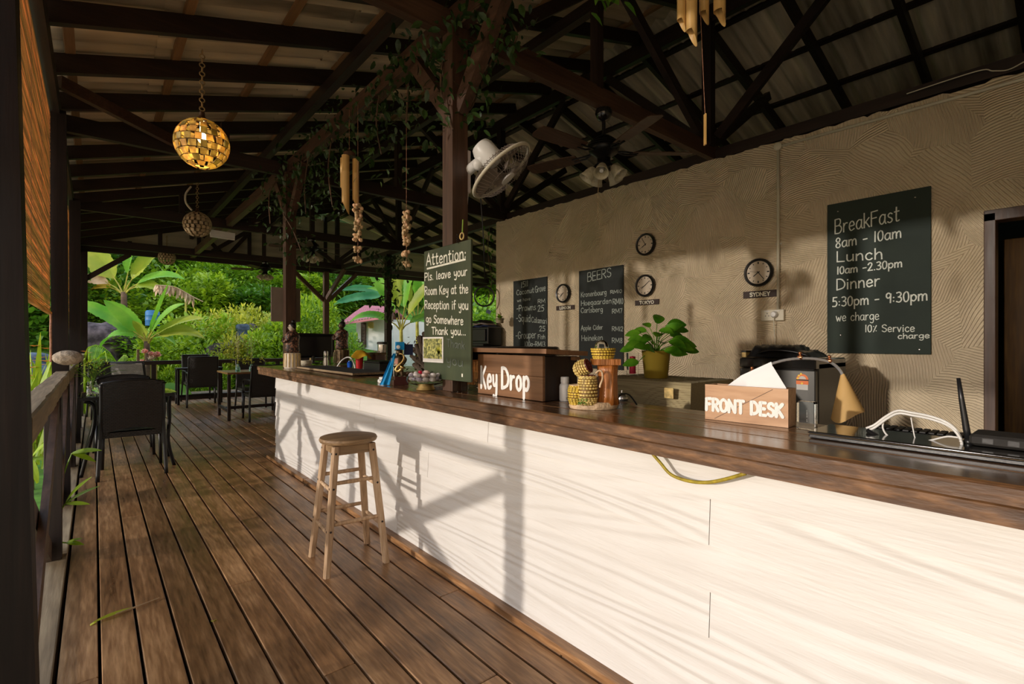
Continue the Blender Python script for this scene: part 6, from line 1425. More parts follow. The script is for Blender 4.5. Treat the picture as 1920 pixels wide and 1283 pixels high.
shoot(135, 850, -.12, 'green leaf poking past the glass table leg', [(1, .3, .2, .05), (.9, -.2, .16, .04), (.6, .1, .1, .03)], 3)
shoot(58, 860, -.28, 'green leaf behind the nearest tall post', [(.6, .8, .16, .05), (.3, -.7, .14, .04), (.8, .1, .12, .03)], 4)

# ------------------------------------------------------------------ blinds in the railing bays
def blind(y0, y1, x, z0, z1, label, seed):
    t = thing('bamboo_blind', label, 'blind', (x, (y0 + y1) / 2, z0), 0, None); m = MB(); rr = random.Random(seed); z = z0
    while z < z1:
        h = .0042; e = rr.uniform(-.0012, .0012); m.box(x - .0016 + e, x + .0016 + e, y0 + rr.uniform(0, .008), y1 - rr.uniform(0, .008), z, z + h); z += .0102 + rr.uniform(-.0006, .0012)
    m.build('slats', 'blind', parent=t)
    m = MB(); n = 5
    for i in range(n):
        y = y0 + .1 + (y1 - y0 - .2) * i / (n - 1)
        for s in (-1, 1): m.beam((x + s * .003, y, z0), (x + s * .003, y, z1), .004, .0012, (1, 0, 0))
    m.build('cords', 'rope', parent=t)
    m = MB(); m.bbox(x - .012, x + .012, y0, y1, z0 - .022, z0 - .001, b=.003); m.build('bottom_bar', 'blind', parent=t)
    m = MB(); rr = random.Random(seed + 1); pts = [(x + .01, y1 - .12 + rr.uniform(-.015, .015), z0 - .02 - .05 * i) for i in range(8)]; m.tube(catmull(pts, 4), .007, 6); m.build('pull_rope', 'rope', parent=t, smooth=True)
    return t
blind(2.10, 5.02, -.252, 1.475, 2.94, 'bamboo blind glowing in the sun between the two nearest posts', 1)
blind(5.20, 8.02, -.252, 1.47, 2.94, 'bamboo blind hanging behind the second post, seen edge on', 2)
blind(8.22, 12.5, -.252, 1.44, 2.94, 'bamboo blind in the farthest bay before the corner post', 3)
blind(-1.5, 1.86, -.252, 1.80, 2.94, 'bamboo blind in the bay beside the camera, out of frame', 4)

# ------------------------------------------------------------------ hanging things
def lantern(px, py, D, rad, label, mt, lit, ztop):
    c = at(px, py, D=D); t = thing('pendant_lantern', label, 'lantern', (c.x, c.y, c.z - rad), 0, 'shell lanterns over the deck')
    m = MB(); rows = 9; rr = random.Random(int(px)); dk = MB()
    for i in range(rows):
        t0 = PI * (.10 + .82 * i / rows); t1 = PI * (.10 + .82 * (i + .86) / rows); n = max(6, int(17 * math.sin((t0 + t1) / 2)))
        for j in range(n):
            a0 = 2 * PI * (j + (.5 if i % 2 else 0)) / n; a1 = a0 + 2 * PI / n * .60
            def q(tt, aa, r_): return c + Vector((math.sin(tt) * math.cos(aa), math.sin(tt) * math.sin(aa), -math.cos(tt) * -1)) * r_
            P = [q(t0, a0, rad), q(t0, a1, rad), q(t1, a1, rad), q(t1, a0, rad)]; I = [q(t0, a0, rad * .955), q(t0, a1, rad * .955), q(t1, a1, rad * .955), q(t1, a0, rad * .955)]
            m.loft([I, P], cap=True)
    m.build('shell_tiles', mt, parent=t)
    m = MB()
    for i in range(rows + 1):
        tt = PI * (.10 + .82 * (i - .07) / rows); m.torus(c + Vector((0, 0, math.cos(tt) * rad * .965)), math.sin(tt) * rad * .965, .0028, 30, 5)
    m.build('rings', 'lantern_dark', parent=t)
    m = MB(); m.lathe([(.001, 0), (rad * .30, 0), (rad * .16, .02), (.018, .03), (.016, .06), (.001, .06)], c + Vector((0, 0, rad * .94)), 16, cap=False); m.build('cap', 'lantern_dark', parent=t, smooth=40)
    m = MB(); z = c.z + rad + .05; i = 0
    while z < ztop:
        m.torus((c.x, c.y, z + .022), .015, .0042, 12, 5, rot=rotm('Y', 90) if i % 2 else rotm('X', 90)); z += .030; i += 1
    m.build('chain', 'chain', parent=t, smooth=True)
    if lit:
        m = MB(); m.ball(c + Vector((0, 0, rad * .25)), .03, 14, 10, sz=1.3); m.tube([c + Vector((0, 0, rad * .45)), c + Vector((0, 0, rad * .92))], .014, 8); m.build('bulb', 'bulb', parent=t, smooth=True)
        l = bpy.data.lights.new('lantern_light', 'POINT'); l.energy = 2.0; l.color = (1, .60, .22); l.shadow_soft_size = .03; lo = bpy.data.objects.new('lantern_light', l); COL.objects.link(lo); lo.parent = t; lo.location = (0, 0, rad * .6)
    return c
lc = lantern(379, 270, 3.40, .168, 'nearest shell lantern, lit golden, hanging on a chain over the deck', 'lantern_shell', True, 3.24)
l2 = lantern(370, 421, 6.7, .172, 'second shell lantern, unlit, with a pale hook curving above it', 'lantern_pale', False, 3.38)
l3 = lantern(313, 483, 10.1, .155, 'farthest shell lantern, seen against the garden', 'lantern_pale', False, 3.40)
m = MB(); m.tube(catmull([l2 + Vector((-.06, 0, .18)), l2 + Vector((-.125, .02, .27)), l2 + Vector((-.13, .02, .39)), l2 + Vector((-.07, 0, .50))], 6), .012, 8); m.build('shell_hook', 'petal_white', label='pale curved horn hanging beside the second lantern', cat='ornament', smooth=True)
# batten light on the beam by the far end
a = at(394, 436, Y=8.80); b = at(440, 443, Y=8.80); t = thing('tube_light', 'white batten tube light fixed under the truss beyond the lanterns', 'light', (a + b) / 2)
m = MB(); m.beam(a, b, .05, .085); m.build('housing', 'white_plastic', parent=t); m = MB(); m.tube([a + Vector((0, 0, -.055)), b + Vector((0, 0, -.055))], .014, 10); m.build('tube', 'white_plastic', parent=t)

def ceiling_fan(x, y, zc, ztop, label, rot0, lights=True):
    t = thing('ceiling_fan', label, 'fan', (x, y, zc), 0, 'ceiling fans'); Q = Vector((x, y, zc))
    m = MB(); m.lathe([(.001, ztop - zc), (.06, ztop - zc), (.066, ztop - zc - .03), (.045, ztop - zc - .075), (.015, ztop - zc - .09), (.013, .12), (.001, .12)], Q, 24, cap=False); m.build('canopy_rod', 'black_gloss', parent=t, smooth=40)
    m = MB(); m.lathe([(.02, .13), (.05, .115), (.085, .09), (.115, .05), (.118, .02), (.105, -.01), (.07, -.03), (.05, -.05), (.05, -.08), (.06, -.095), (.045, -.12), (.001, -.125)], Q, 32, cap=False)
    for z in (.03, .045, .06): m.torus(Q + Vector((0, 0, z)), .117, .004, 30, 5)
    m.build('motor', 'black_metal', parent=t, smooth=40)
    for i in range(5):
        a = rot0 + 2 * PI * i / 5; M = Matrix.Rotation(a, 3, 'Z'); m = MB()
        rs = []
        for r_, w in ((.22, .050), (.30, .060), (.45, .066), (.60, .068), (.66, .060), (.675, .035)):
            rs.append([Q + M @ Vector((r_, s * w, -.012 + s * w * .2 + zz)) for s, zz in ((-1, 0), (1, 0), (1, .006), (-1, .006))])
        m.loft(rs, cap=True); b_ = m.build('blade', 'brown_wood_x', parent=t)
        m = MB(); m.tube([Q + M @ Vector((.10, 0, 0)), Q + M @ Vector((.16, .02, -.012)), Q + M @ Vector((.26, .02, -.014))], [.009, .008, .006], 6); m.tube([Q + M @ Vector((.10, 0, 0)), Q + M @ Vector((.17, -.03, -.012)), Q + M @ Vector((.26, -.02, -.018))], [.009, .007, .006], 6); m.build('blade_arm', 'black_metal', parent=b_)
    if lights:
        for i in range(5):
            a = rot0 + .6 + 2 * PI * i / 5; M = Matrix.Rotation(a, 3, 'Z'); tip = Matrix.Rotation(a, 3, 'Z') @ rotm('Y', 180 - 38); b0 = Q + M @ Vector((.075, 0, -.125))
            m = MB(); m.tube(catmull([Q + Vector((0, 0, -.10)), Q + M @ Vector((.05, 0, -.095)), b0], 4), .008, 6); ar = m.build('lamp_arm', 'black_metal', parent=t, smooth=True)
            m = MB(); m.lathe([(.020, 0), (.030, .012), (.043, .05), (.046, .075), (.058, .105), (.055, .105), (.043, .076), (.040, .05), (.027, .016), (.017, .004)], b0, 20, cap=False, rot=tip); m.build('glass_shade', 'frosted_glass', parent=ar, smooth=True)
            m = MB(); m.lathe([(.001, .01), (.016, .012), (.018, .05), (.015, .078), (.001, .08)], b0, 12, cap=False, rot=tip); m.build('lamp', 'white_plastic', parent=ar, smooth=40)
    m = MB(); m.tube(catmull([Q + Vector((-.02, .02, -.12)), Q + Vector((-.03, .03, -.30)), Q + Vector((-.03, .03, -.5)), Q + Vector((-.012, .02, -.58))], 4), .0022, 5); m.build('pull_chain', 'chain', parent=t)
fc = at(1132, 285, D=3.8)
ceiling_fan(fc.x, fc.y, fc.z, 3.03, 'black ceiling fan with five frosted lamps in front of the plaster wall', -TH + .02)
f2 = at(585, 466, D=8.55); ceiling_fan(f2.x, f2.y, f2.z, 3.03, 'black ceiling fan with pale lamps beyond the far counter post', .5)
f3 = at(497, 505, D=11.0); ceiling_fan(f3.x, f3.y, f3.z, 3.03, 'farthest ceiling fan, silhouetted against the garden', .2)
# wall fan on the near counter post
def wall_fan():
    X = 1.665; p = at(880, 320, Y=2.43); t = thing('wall_fan', 'white caged fan tilted downwards on the counter post', 'fan', (X, 2.43, p.z))
    q = Vector((X, 2.42, 0)); z0 = at(880, 361, Y=2.37).z; z1 = at(880, 281, Y=2.37).z
    m = MB(); m.bbox(X - .006, X + .022, 2.375, 2.47, z0, z1, b=.004); m.build('mounting_plate', 'pinkish_white', parent=t)
    hub = at(943, 318, D=2.78); mot = at(914, 290, D=2.80)
    ax = (at(962, 345, D=2.80) - at(912, 285, D=2.80)); ax = (ax.normalized() - FV * .06).normalized()
    rot = ax.to_track_quat('Z', 'Y').to_matrix()
    m = MB(); m.tube(catmull([Vector((X + .015, 2.42, z1 - .12)), mot + Vector((-.03, 0, -.03)), mot], 4), .03, 10); m.ball(at(897, 308, D=2.8), .035, 12, 8); m.build('bracket', 'white_plastic', parent=t, smooth=True)
    m = MB(); m.lathe([(.001, -.05), (.055, -.045), (.066, -.02), (.066, .06), (.055, .085), (.001, .09)], mot - ax * .02, 24, cap=False, rot=rot); m.build('motor', 'white_plastic', parent=t, smooth=40)
    c = mot + ax * .125; Rr_ = .20
    m = MB(); m.torus(c, Rr_, .010, 48, 8, rot=rot); m.build('rim', 'cream_plastic', parent=t, smooth=True)
    m = MB()
    for j in range(44):
        a = 2 * PI * j / 44; cs, sn_ = math.cos(a), math.sin(a)
        for zz in (-.055, .055): m.tube([c + rot @ Vector((cs * .04, sn_ * .04, zz)), c + rot @ Vector((cs * .15, sn_ * .15, zz * .9)), c + rot @ Vector((cs * Rr_, sn_ * Rr_, 0))], .0013, 4, cap=False)
    for zz in (-.052, .052): m.torus(c + rot @ Vector((0, 0, zz * .92)), .13, .0016, 30, 4, rot=rot)
    m.build('cage', 'grey_panel', parent=t)
    m = MB(); m.lathe([(.001, .05), (.045, .052), (.045, .060), (.001, .064)], c, 20, cap=False, rot=rot); m.build('badge_disc', 'white_plastic', parent=t)
    for i in range(3):
        m = MB(); rs = []
        for r_ in (.03, .08, .14, .185):
            a0 = 2 * PI * i / 3 + r_ * .8; w = .55 if r_ > .05 else .8
            rs.append([c + rot @ Vector((math.cos(a0 + s * w) * r_, math.sin(a0 + s * w) * r_, s * .022)) for s in (-1, -.5, 0, .5, 1)])
        m.grid(rs); m.build('blade', 'grey_panel', parent=t, smooth=True)
    m = MB(); m.tube(catmull([Vector((X + .02, 2.40, z1 - .03)), Vector((X + .07, 2.38, z0 + .15)), Vector((X + .085, 2.37, z0)), Vector((X + .10, 2.36, z0 - .25)), Vector((X + .11, 2.36, z0 - .5))], 5), .004, 6); m.build('power_cord', 'black_frame', parent=t)
    m = MB(); m.tube([Vector((X + .008, 2.385, z0)), Vector((X - .02, 2.38, 1.80))], .002, 5); m.build('pull_cord', 'white_plastic', parent=t)
wall_fan()
# keys and whistle hanging over the olive board
t = thing('key_fob', 'green and straw key fob hanging at the top right of the olive chalkboard', 'key', at(868, 450, X=1.53)); m = MB(); m.tube([at(868, 412, X=1.535), at(867, 436, X=1.53)], .004, 6); m.build('strap', 'leaf_bright', parent=t)
m = MB(); m.torus(at(866, 443, X=1.53), .018, .004, 16, 6, rot=rotm('Y', 90)); m.build('loop', 'wicker_pale', parent=t)
m = MB()
for i in range(8): m.ball(at(857 + (i % 2) * 2, 440 + i * 2.2, X=1.53), .0035, 6, 4)
m.build('beads', 'black_gloss', parent=t)

# bamboo chimes and shell strings
def chime(px, py, D, tubes, label, capr=.03, clap=None, group='bamboo chimes'):
    c = at(px, py, D=D); k = D / FPX; t = thing('wind_chime', label, 'chime', c, 0, group)
    m = MB(); m.lathe([(.001, 0), (capr, 0), (capr * .9, .03), (.012, .05), (.001, .05)], c, 16, cap=False); m.build('top', 'brown_wood_z', parent=t, smooth=40)
    for (dx, z0, L, r_, dd) in tubes:
        b = c + RV * (dx * k) + FV * (dd * k) + Vector((0, 0, -z0 * k)); m = MB(); n = 16; Lk = L * k; rk = r_ * k
        ring0 = [b + RV * math.cos(2 * PI * i / n) * rk + FV * math.sin(2 * PI * i / n) * rk for i in range(n)]
        def rg(z, f=1.0, slant=0): return [b + (p - b) * f - Vector((0, 0, z + slant * math.cos(2 * PI * i / n) * rk)) for i, p in enumerate(ring0)]
        m.loft([rg(0), rg(Lk * .3), rg(Lk * .31, 1.06), rg(Lk * .33, 1.0), rg(Lk * .92, .98), rg(Lk, .98, 2.2), rg(Lk - rk * .5, .82, 2.2), rg(Lk * .5, .82), rg(.01, .82)])
        tb = m.build('chime_tube', 'bamboo', parent=t, smooth=50)
        m = MB(); m.tube([b + Vector((0, 0, -.01)), c + Vector((0, 0, .0)) + RV * dx * k * .7], .0012, 4); m.build('string', 'rope', parent=tb)
    m = MB(); m.tube([c + Vector((0, 0, .05)), Vector((c.x, c.y, min(3.1, zl(c.x)) if c.x < 2 else zl(c.x)))], .0015, 4); m.build('hanger', 'rope', parent=t)
    if clap:
        e = at(*clap[0], D=D); f_ = at(*clap[1], D=D); m = MB(); m.tube([c, e], .0012, 4); m.build('clapper_string', 'rope', parent=t)
        m = MB(); m.beam(e, f_, .016, .006, tuple(RV)); m.build('clapper', 'bamboo', parent=t)
chime(655, 294, 3.95, [(-13, 2, 60, 4.5, 2), (-5, 0, 96, 7, -6), (11, 4, 84, 6, 3)], 'three tube bamboo chime hanging among the vines above the bar', .05)
chime(1310, -52, 2.05, [(-31, 30, 62, 8, 4), (-15, 30, 90, 10, -5), (40, 30, 46, 11, 2), (18, 26, 40, 9, 20)], 'bamboo chime hanging near the camera at the top, with a long clapper string', .05, ((1322, 214), (1322, 272)))
def shell_string(px, y0, y1, D, label, seed, wpx=9):
    a = at(px, y0, D=D); b = at(px, y1, D=D); t = thing('shell_garland', label, 'garland', b, 0, 'shell garlands above the bar'); k = D / FPX; rr = random.Random(seed)
    m = MB(); m.tube([Vector((a.x, a.y, 3.07)), b], .0015, 4); m.build('string', 'rope', parent=t)
    m = MB(); n = 0; z = a.z; L = a.z - b.z
    while z > b.z:
        u = (a.z - z) / L
        if not (.62 < u < .70 or .80 < u < .88):
            for _ in range(5): m.ball(a + RV * rr.uniform(-wpx * .7, wpx * .7) * k + FV * rr.uniform(-wpx * .6, wpx * .6) * k + Vector((0, 0, z - a.z)), rr.uniform(2.4, 4) * k, 8, 6, sx=rr.uniform(.7, 1.3), sy=rr.uniform(.6, 1.1), sz=rr.uniform(.8, 1.5))
        z -= 5 * k
    o = m.build('shells', 'shell', parent=t, smooth=True); o['kind'] = 'stuff'
shell_string(671, 385, 493, 3.80, 'shell garland under the bamboo chime', 5); shell_string(762, 398, 502, 3.45, 'shell garland left of the near counter post', 6)
# leafy creeper along the beam and down the posts
def vine(name, label, paths, seed, leafsz=.06, dens=60, mt='leaf_vine', spread=.10):
    rr = random.Random(seed); t = thing(name, label, 'vine', Vector(paths[0][0]), 0); st = MB(); lf = MB()
    for path in paths:
        cp = catmull(path, 8); st.tube(cp, .006, 5, cap=False); L = sum((cp[i + 1] - cp[i]).length for i in range(len(cp) - 1))
        for _ in range(int(dens * L)):
            p = cp[rr.randrange(len(cp))] + Vector((rr.gauss(0, spread), rr.gauss(0, spread), rr.gauss(-.03, spread)))
            s_ = leafsz * rr.uniform(.6, 1.5); lf.leaf(p, (rr.uniform(-1, 1), rr.uniform(-1, 1), rr.uniform(-1.3, .3)), (rr.uniform(-.5, .5), rr.uniform(-.5, .5), 1), s_, s_ * .55, bend=.3, n=3)
    st.build('stems', 'stalk_brown', parent=t); lf.build('leaves', mt, parent=t); return t
vine('creeper', 'leafy creeper along the beam from the near counter post to the far one', [[(1.64, 1.9, 3.16), (1.58, 2.3, 3.05), (1.64, 2.9, 3.18), (1.6, 3.6, 3.06), (1.66, 4.3, 3.17), (1.6, 5.0, 3.05), (1.62, 5.7, 3.12)], [(1.6, 2.42, 3.1), (1.54, 2.46, 2.85), (1.52, 2.42, 2.62), (1.55, 2.36, 2.45)],
    [(1.6, 3.4, 3.1), (1.58, 3.42, 2.85), (1.6, 3.38, 2.62)], [(1.62, 3.0, 3.1), (1.62, 3.02, 2.9), (1.6, 3.0, 2.72)], [(1.62, 4.4, 3.1), (1.6, 4.45, 2.8), (1.62, 4.4, 2.45)], [(1.6, 5.0, 3.05), (1.6, 5.1, 2.8), (1.58, 5.0, 2.5)]], 3, .048, 190, spread=.095)
vine('creeper', 'creeper trailing from the knee brace of the near counter post', [[(1.62, 2.02, 2.98), (1.60, 2.2, 2.80), (1.66, 2.36, 2.60), (1.70, 2.3, 2.72), (1.68, 2.05, 2.95)], [(1.62, 2.1, 3.1), (1.75, 2.05, 2.95), (1.72, 2.02, 2.85)]], 8, .045, 130, spread=.06)
vine('creeper', 'creeper round the far counter post below the beam', [[(1.6, 5.62, 3.05), (1.52, 5.6, 2.7), (1.62, 5.5, 2.4), (1.66, 5.4, 2.2)], [(1.5, 5.6, 3.0), (1.4, 5.6, 2.8), (1.42, 5.65, 2.5)]], 5, .05, 150, spread=.11)
vine('creeper', 'dark creeper wrapped around the post between counter and hut', [[(4.62, 9.45, 3.0), (4.56, 9.4, 2.7), (4.68, 9.4, 2.4), (4.58, 9.4, 2.1), (4.64, 9.4, 1.8)], [(4.3, 9.4, 3.05), (4.6, 9.4, 2.8), (4.95, 9.4, 3.05)]], 6, .09, 130, spread=.11)
vine('creeper', 'thin creeper hanging down the end of the plaster wall', [[(4.58, 5.97, 3.0), (4.56, 5.98, 2.6), (4.62, 5.97, 2.2), (4.56, 5.98, 1.85)]], 7, .07, 45, mt='leaf_deep', spread=.045)
v = vine('creeper', 'green leaves hanging at the top edge near the camera', [[(2.02, 1.6, 3.25), (2.05, 1.62, 3.1), (2.0, 1.6, 2.98)]], 9, .06, 150, mt='leaf_deep', spread=.05)
# grey notice panel on the far counter post
a = at(508, 538, Y=5.70); b = at(563, 604, Y=5.70)
t = thing('notice_panel', 'plain grey back of a notice panel on the far counter post', 'panel', ((a.x + b.x) / 2, 5.70, b.z)); m = MB(); m.bbox(a.x, b.x, 5.692, 5.706, b.z, a.z, b=.002); m.build('panel', 'grey_panel', parent=t)
m = MB(); m.bbox((a.x + b.x) / 2 - .03, (a.x + b.x) / 2 + .03, 5.676, 5.691, b.z + .1, a.z - .1, b=.002); m.build('cleat', 'dark_wood_z', parent=t)
# cable along the wall plate
m = MB(); m.tube(catmull([at(1700, 176, X=4.60), at(1830, 134, X=4.60), at(1862, 133, X=4.6), at(1890, 131, X=4.60), at(1920, 116, X=4.58)], 6), .004, 6); m.build('loose_cable', 'cream_plastic', label='loose pale cable along the top of the plaster wall', cat='cable')

# ------------------------------------------------------------------ the garden
def gz(x, y):
    """ground height: flat round the deck, climbing away and to the right"""
    a = max(0, y - 14.5); b = a * .155 + .012 * a * a / 3 + max(0, a) * .012 * max(0, x)
    return -.38 + min(b, 9) + (.10 * math.sin(x * .9 + y * .6) if a > 0 else 0)
def build_ground():
    m = MB(); P = []
    for i in range(60):
        y = -4 + 52 * i / 59; P.append([(x, y, gz(x, y)) for x in [-14 + 48 * j / 50 for j in range(51)]])
    m.grid(P); m.build('ground', 'lawn', kind='structure', smooth=True)
    m = MB(); m.grid([[(x, y, -.34 + .03 * math.sin(x * 1.3 + y)) for x in [-14 + 13.1 * j / 20 for j in range(21)]] for y in [-4 + 15.5 * i / 20 for i in range(21)]]); m.build('ground', 'bounce_sand', kind='structure', smooth=True)  # unseen pale ground, added to bounce light up under the roof
    m = MB(); P = []
    for i in range(16):
        z = -1 + 17 * i / 15; P.append([(x, 36 + z * .5 + 1.2 * math.sin(x * .35 + i) + .3 * abs(x - 8) * -.35, z) for x in [-22 + 70 * j / 60 for j in range(61)]])
    m.grid(P); m.build('hillside', 'hillside', kind='structure', smooth=True)
build_ground()

def foliage(seed, n, shape, leaf, wratio, mt, up=.4, droop=.3, nseg=2, shell=.55):
    """a mesh of leaves filling an ellipsoid (unit radius), denser towards its surface"""
    m = MB(); rr = random.Random(seed)
    lumps = [(Vector((rr.uniform(-.6, .6), rr.uniform(-.6, .6), rr.uniform(.15, .85))), rr.uniform(.28, .52)) for _ in range(9)]
    for i in range(n):
        c, r_ = lumps[rr.randrange(9)]
        d = Vector((rr.gauss(0, 1), rr.gauss(0, 1), rr.gauss(0, 1))).normalized()
        p = c + d * r_ * (shell + (1 - shell) * rr.random())
        p = Vector((p.x * shape[0], p.y * shape[1], max(.02, p.z) * shape[2]))
        dd = Vector((d.x + rr.uniform(-.6, .6), d.y + rr.uniform(-.6, .6), d.z * .5 + up + rr.uniform(-.6, .6)))
        s_ = leaf * rr.uniform(.6, 1.35); m.leaf(p, dd, (rr.uniform(-.4, .4), rr.uniform(-.4, .4), 1), s_, s_ * wratio, bend=droop, n=nseg, fold=.15)
    return m
def fronds(seed, n, L, mt, leaflets=26, spread=1.0, rise=1.0):
    """arching feather fronds from one point"""
    m = MB(); rr = random.Random(seed)
    for i in range(n):
        a = 2 * PI * i / n + rr.uniform(-.3, .3); el = rr.uniform(.35, 1.15) * rise; l = L * rr.uniform(.7, 1.1); pts = []
        for j in range(leaflets + 1):
            t = j / leaflets; out = math.cos(el) * l * t * spread; z = math.sin(el) * l * t - .55 * l * t * t
            pts.append(Vector((math.cos(a) * out, math.sin(a) * out, z)))
        for j in range(2, leaflets):
            d = (pts[j + 1] - pts[j]).normalized(); sd = d.cross(Vector((0, 0, 1))).normalized(); t = j / leaflets; w = l * .22 * math.sin(PI * (t * .9 + .08))
            for s in (-1, 1): m.leaf(pts[j], sd * s + d * .6 - Vector((0, 0, .15)), (0, 0, 1), w, l * .034, n=2, bend=.3)
        m.tube(pts[::4] + [pts[-1]], .006 * L, 4, cap=False)
    return m
LIB = {}
def lib(key, m, mt):
    o = m.build('shrub', mt, origin=(0, 0, 0)); LIB[key] = o; COL.objects.unlink(o); return o
lib('bright', foliage(1, 2600, (1.15, 1.15, 1.25), .125, .6, 'x'), 'leaf_bright')
lib('bright2', foliage(2, 2400, (1.3, 1.2, 1.0), .13, .55, 'x'), 'leaf_bright')
lib('mid', foliage(3, 3000, (1.2, 1.2, 1.3), .115, .6, 'x'), 'leaf_mid')
lib('mid2', foliage(4, 1900, (1.2, 1.2, 1.4), .17, .45, 'x', droop=.5), 'leaf_mid')
lib('deep', foliage(5, 3000, (1.25, 1.25, 1.35), .13, .6, 'x'), 'leaf_deep')
lib('yellow', foliage(6, 2300, (1.15, 1.15, 1.2), .115, .6, 'x'), 'leaf_yellow')
lib('strap', foliage(7, 1000, (1.0, 1.0, 1.2), .34, .13, 'x', up=.7, droop=.8, nseg=4), 'leaf_mid')
lib('palm', fronds(8, 16, 1.5, 'x'), 'leaf_bright')
lib('palm2', fronds(9, 18, 1.9, 'x', 30), 'leaf_mid')
USED = set()
def plant(key, x, y, s, label, cat='shrub', group=None, name='shrub', z=None, sz=1.0):
    src = LIB[key]; o = src if key not in USED else src.copy(); USED.add(key); COL.objects.link(o); o.name = name
    o.location = (x, y, (gz(x, y) if z is None else z) - .05); o.rotation_euler = (0, 0, R.uniform(0, 6.28)); o.scale = (s, s, s * sz)
    o['label'] = label; o['category'] = cat
    if group: o['group'] = group
    return o
def px_plant(key, px, y, pytop, s, label, **k):
    p = at(px, pytop, Y=y); g = gz(p.x, y); o = plant(key, p.x, y, s, label, **k)
    hgt = max(.3, p.z - g); 
    o.scale = (s, s, hgt / (1.25 if key not in ('palm', 'palm2') else .62)); return o
# low bushes close to the far rail
for i, (key, px, y, top, s, lab) in enumerate([
    ('palm', 205, 15.6, 618, .95, 'feathery bright fern bush left of the banana plant'), ('palm', 168, 15.0, 640, .8, 'feathery fern low at the far left rail post'), ('palm2', 245, 16.6, 618, .8, 'feathery fern right behind the banana stem'),
    ('bright', 330, 16.4, 628, .85, 'round bright bush right of the banana stem'), ('bright', 365, 17.6, 600, 1.0, 'bright bush between the banana plant and the rocky gap'), ('yellow', 395, 18.6, 585, .85, 'yellow tinged bush above the rocky gap'),
    ('bright2', 410, 15.9, 652, .5, 'low bright bush under the rocky gap'), ('yellow', 440, 16.4, 625, .7, 'yellow green bush behind the wooden table'), ('yellow', 485, 17.4, 592, .95, 'sunny yellow bush left of the grey panel'),
    ('bright', 515, 16.0, 628, .8, 'bright bush behind the far chair, below the grey panel'), ('bright2', 345, 15.6, 664, .5, 'low bright bush just above the far rail'), ('bright2', 300, 17.8, 645, .8, 'bright bush behind the pink ginger flowers'),
    ('yellow', 460, 19.2, 575, .9, 'yellow bush above the blue drum'), ('bright', 540, 17.0, 610, .8, 'bright bush seen between grey panel and statuette'),
    ('bright', 575, 16.0, 565, .9, 'bright bush behind the black screen, left part'), ('bright2', 600, 17.6, 590, 1.0, 'bright bush behind the black screen, centre part'), ('mid', 640, 16.0, 640, .7, 'green bush in front of the hut wall'), ('strap', 560, 17.4, 560, 1.0, 'strappy green clump right of the grey panel')]):
    px_plant(key, px, y, top, s, lab)
# slope behind
rr = random.Random(77); n = 0
for row, (y, cnt, lo, hi) in enumerate(((19.2, 7, 604, 622), (22.4, 15, 515, 560), (24.8, 15, 480, 520), (27.5, 15, 455, 490), (31.0, 14, 430, 465))):
    for i in range(cnt):
        px = 150 + (960 - 150) * (i + rr.uniform(.1, .9)) / cnt; top = rr.uniform(lo, hi) + max(0, px - 560) * .055
        if (618 < px < 905 and y < 24) or (row == 0 and px > 380): continue
        key = rr.choice(['mid', 'deep', 'mid2', 'bright', 'mid', 'deep', 'strap', 'bright2'] if row else ['bright', 'mid', 'mid2', 'strap', 'bright2', 'palm2'])
        if row == 0 and px < 320: top += 20
        p = at(px, top, Y=y); s = rr.uniform(1.1, 1.7) + .14 * row
        side = 'left' if px < 380 else ('middle' if px < 620 else 'right')
        o = px_plant(key, px, y, top, s, '%s on the slope, %s row up, %s' % ({'mid': 'mid green leafy bush', 'deep': 'dark green leafy bush', 'mid2': 'drooping broad leaved bush', 'bright': 'light green bush', 'strap': 'strappy leaved clump', 'bright2': 'light spreading bush', 'palm2': 'feathery palm clump'}[key], ['lowest', 'second', 'third', 'fourth', 'topmost'][row], {'left': 'left of the banana', 'middle': 'in the middle of the opening', 'right': 'above the hut'}[side]), group='%s bushes on the slope, %s row, %s side' % ({'mid': 'mid green', 'deep': 'dark', 'mid2': 'drooping', 'bright': 'light green', 'strap': 'strappy', 'bright2': 'spreading', 'palm2': 'feathery'}[key], ['lowest', 'second', 'third', 'fourth', 'topmost'][row], side))
# left of the deck
for i, (key, x, y, s, lab) in enumerate([('deep', -1.9, 23.5, 1.8, 'dark bush beyond the left side of the deck'), ('mid', -1.5, 15.0, .6, 'green bush beyond the blinds'), ('deep', -4.5, 26, 2.4, 'large dark bush far left'), ('mid2', -.6, 22.4, 1.3, 'green bush left of the grey boulder'), ('deep', -1.2, 23, 2.2, 'dark bush behind the grey boulder'), ('deep', -3.5, 27, 3.0, 'dark tree mass far left'), ('mid', 9.8, 12.0, .9, 'bush outside the right corner of the deck'), ('mid2', 11.2, 14.6, 1.5, 'broad leaved bush right of the hut'), ('mid', 12.8, 17.0, 1.9, 'tall bush right behind the hut'), ('deep', 14, 13, 2.0, 'dark bush far right')]):
    plant(key, x, y, s, lab)
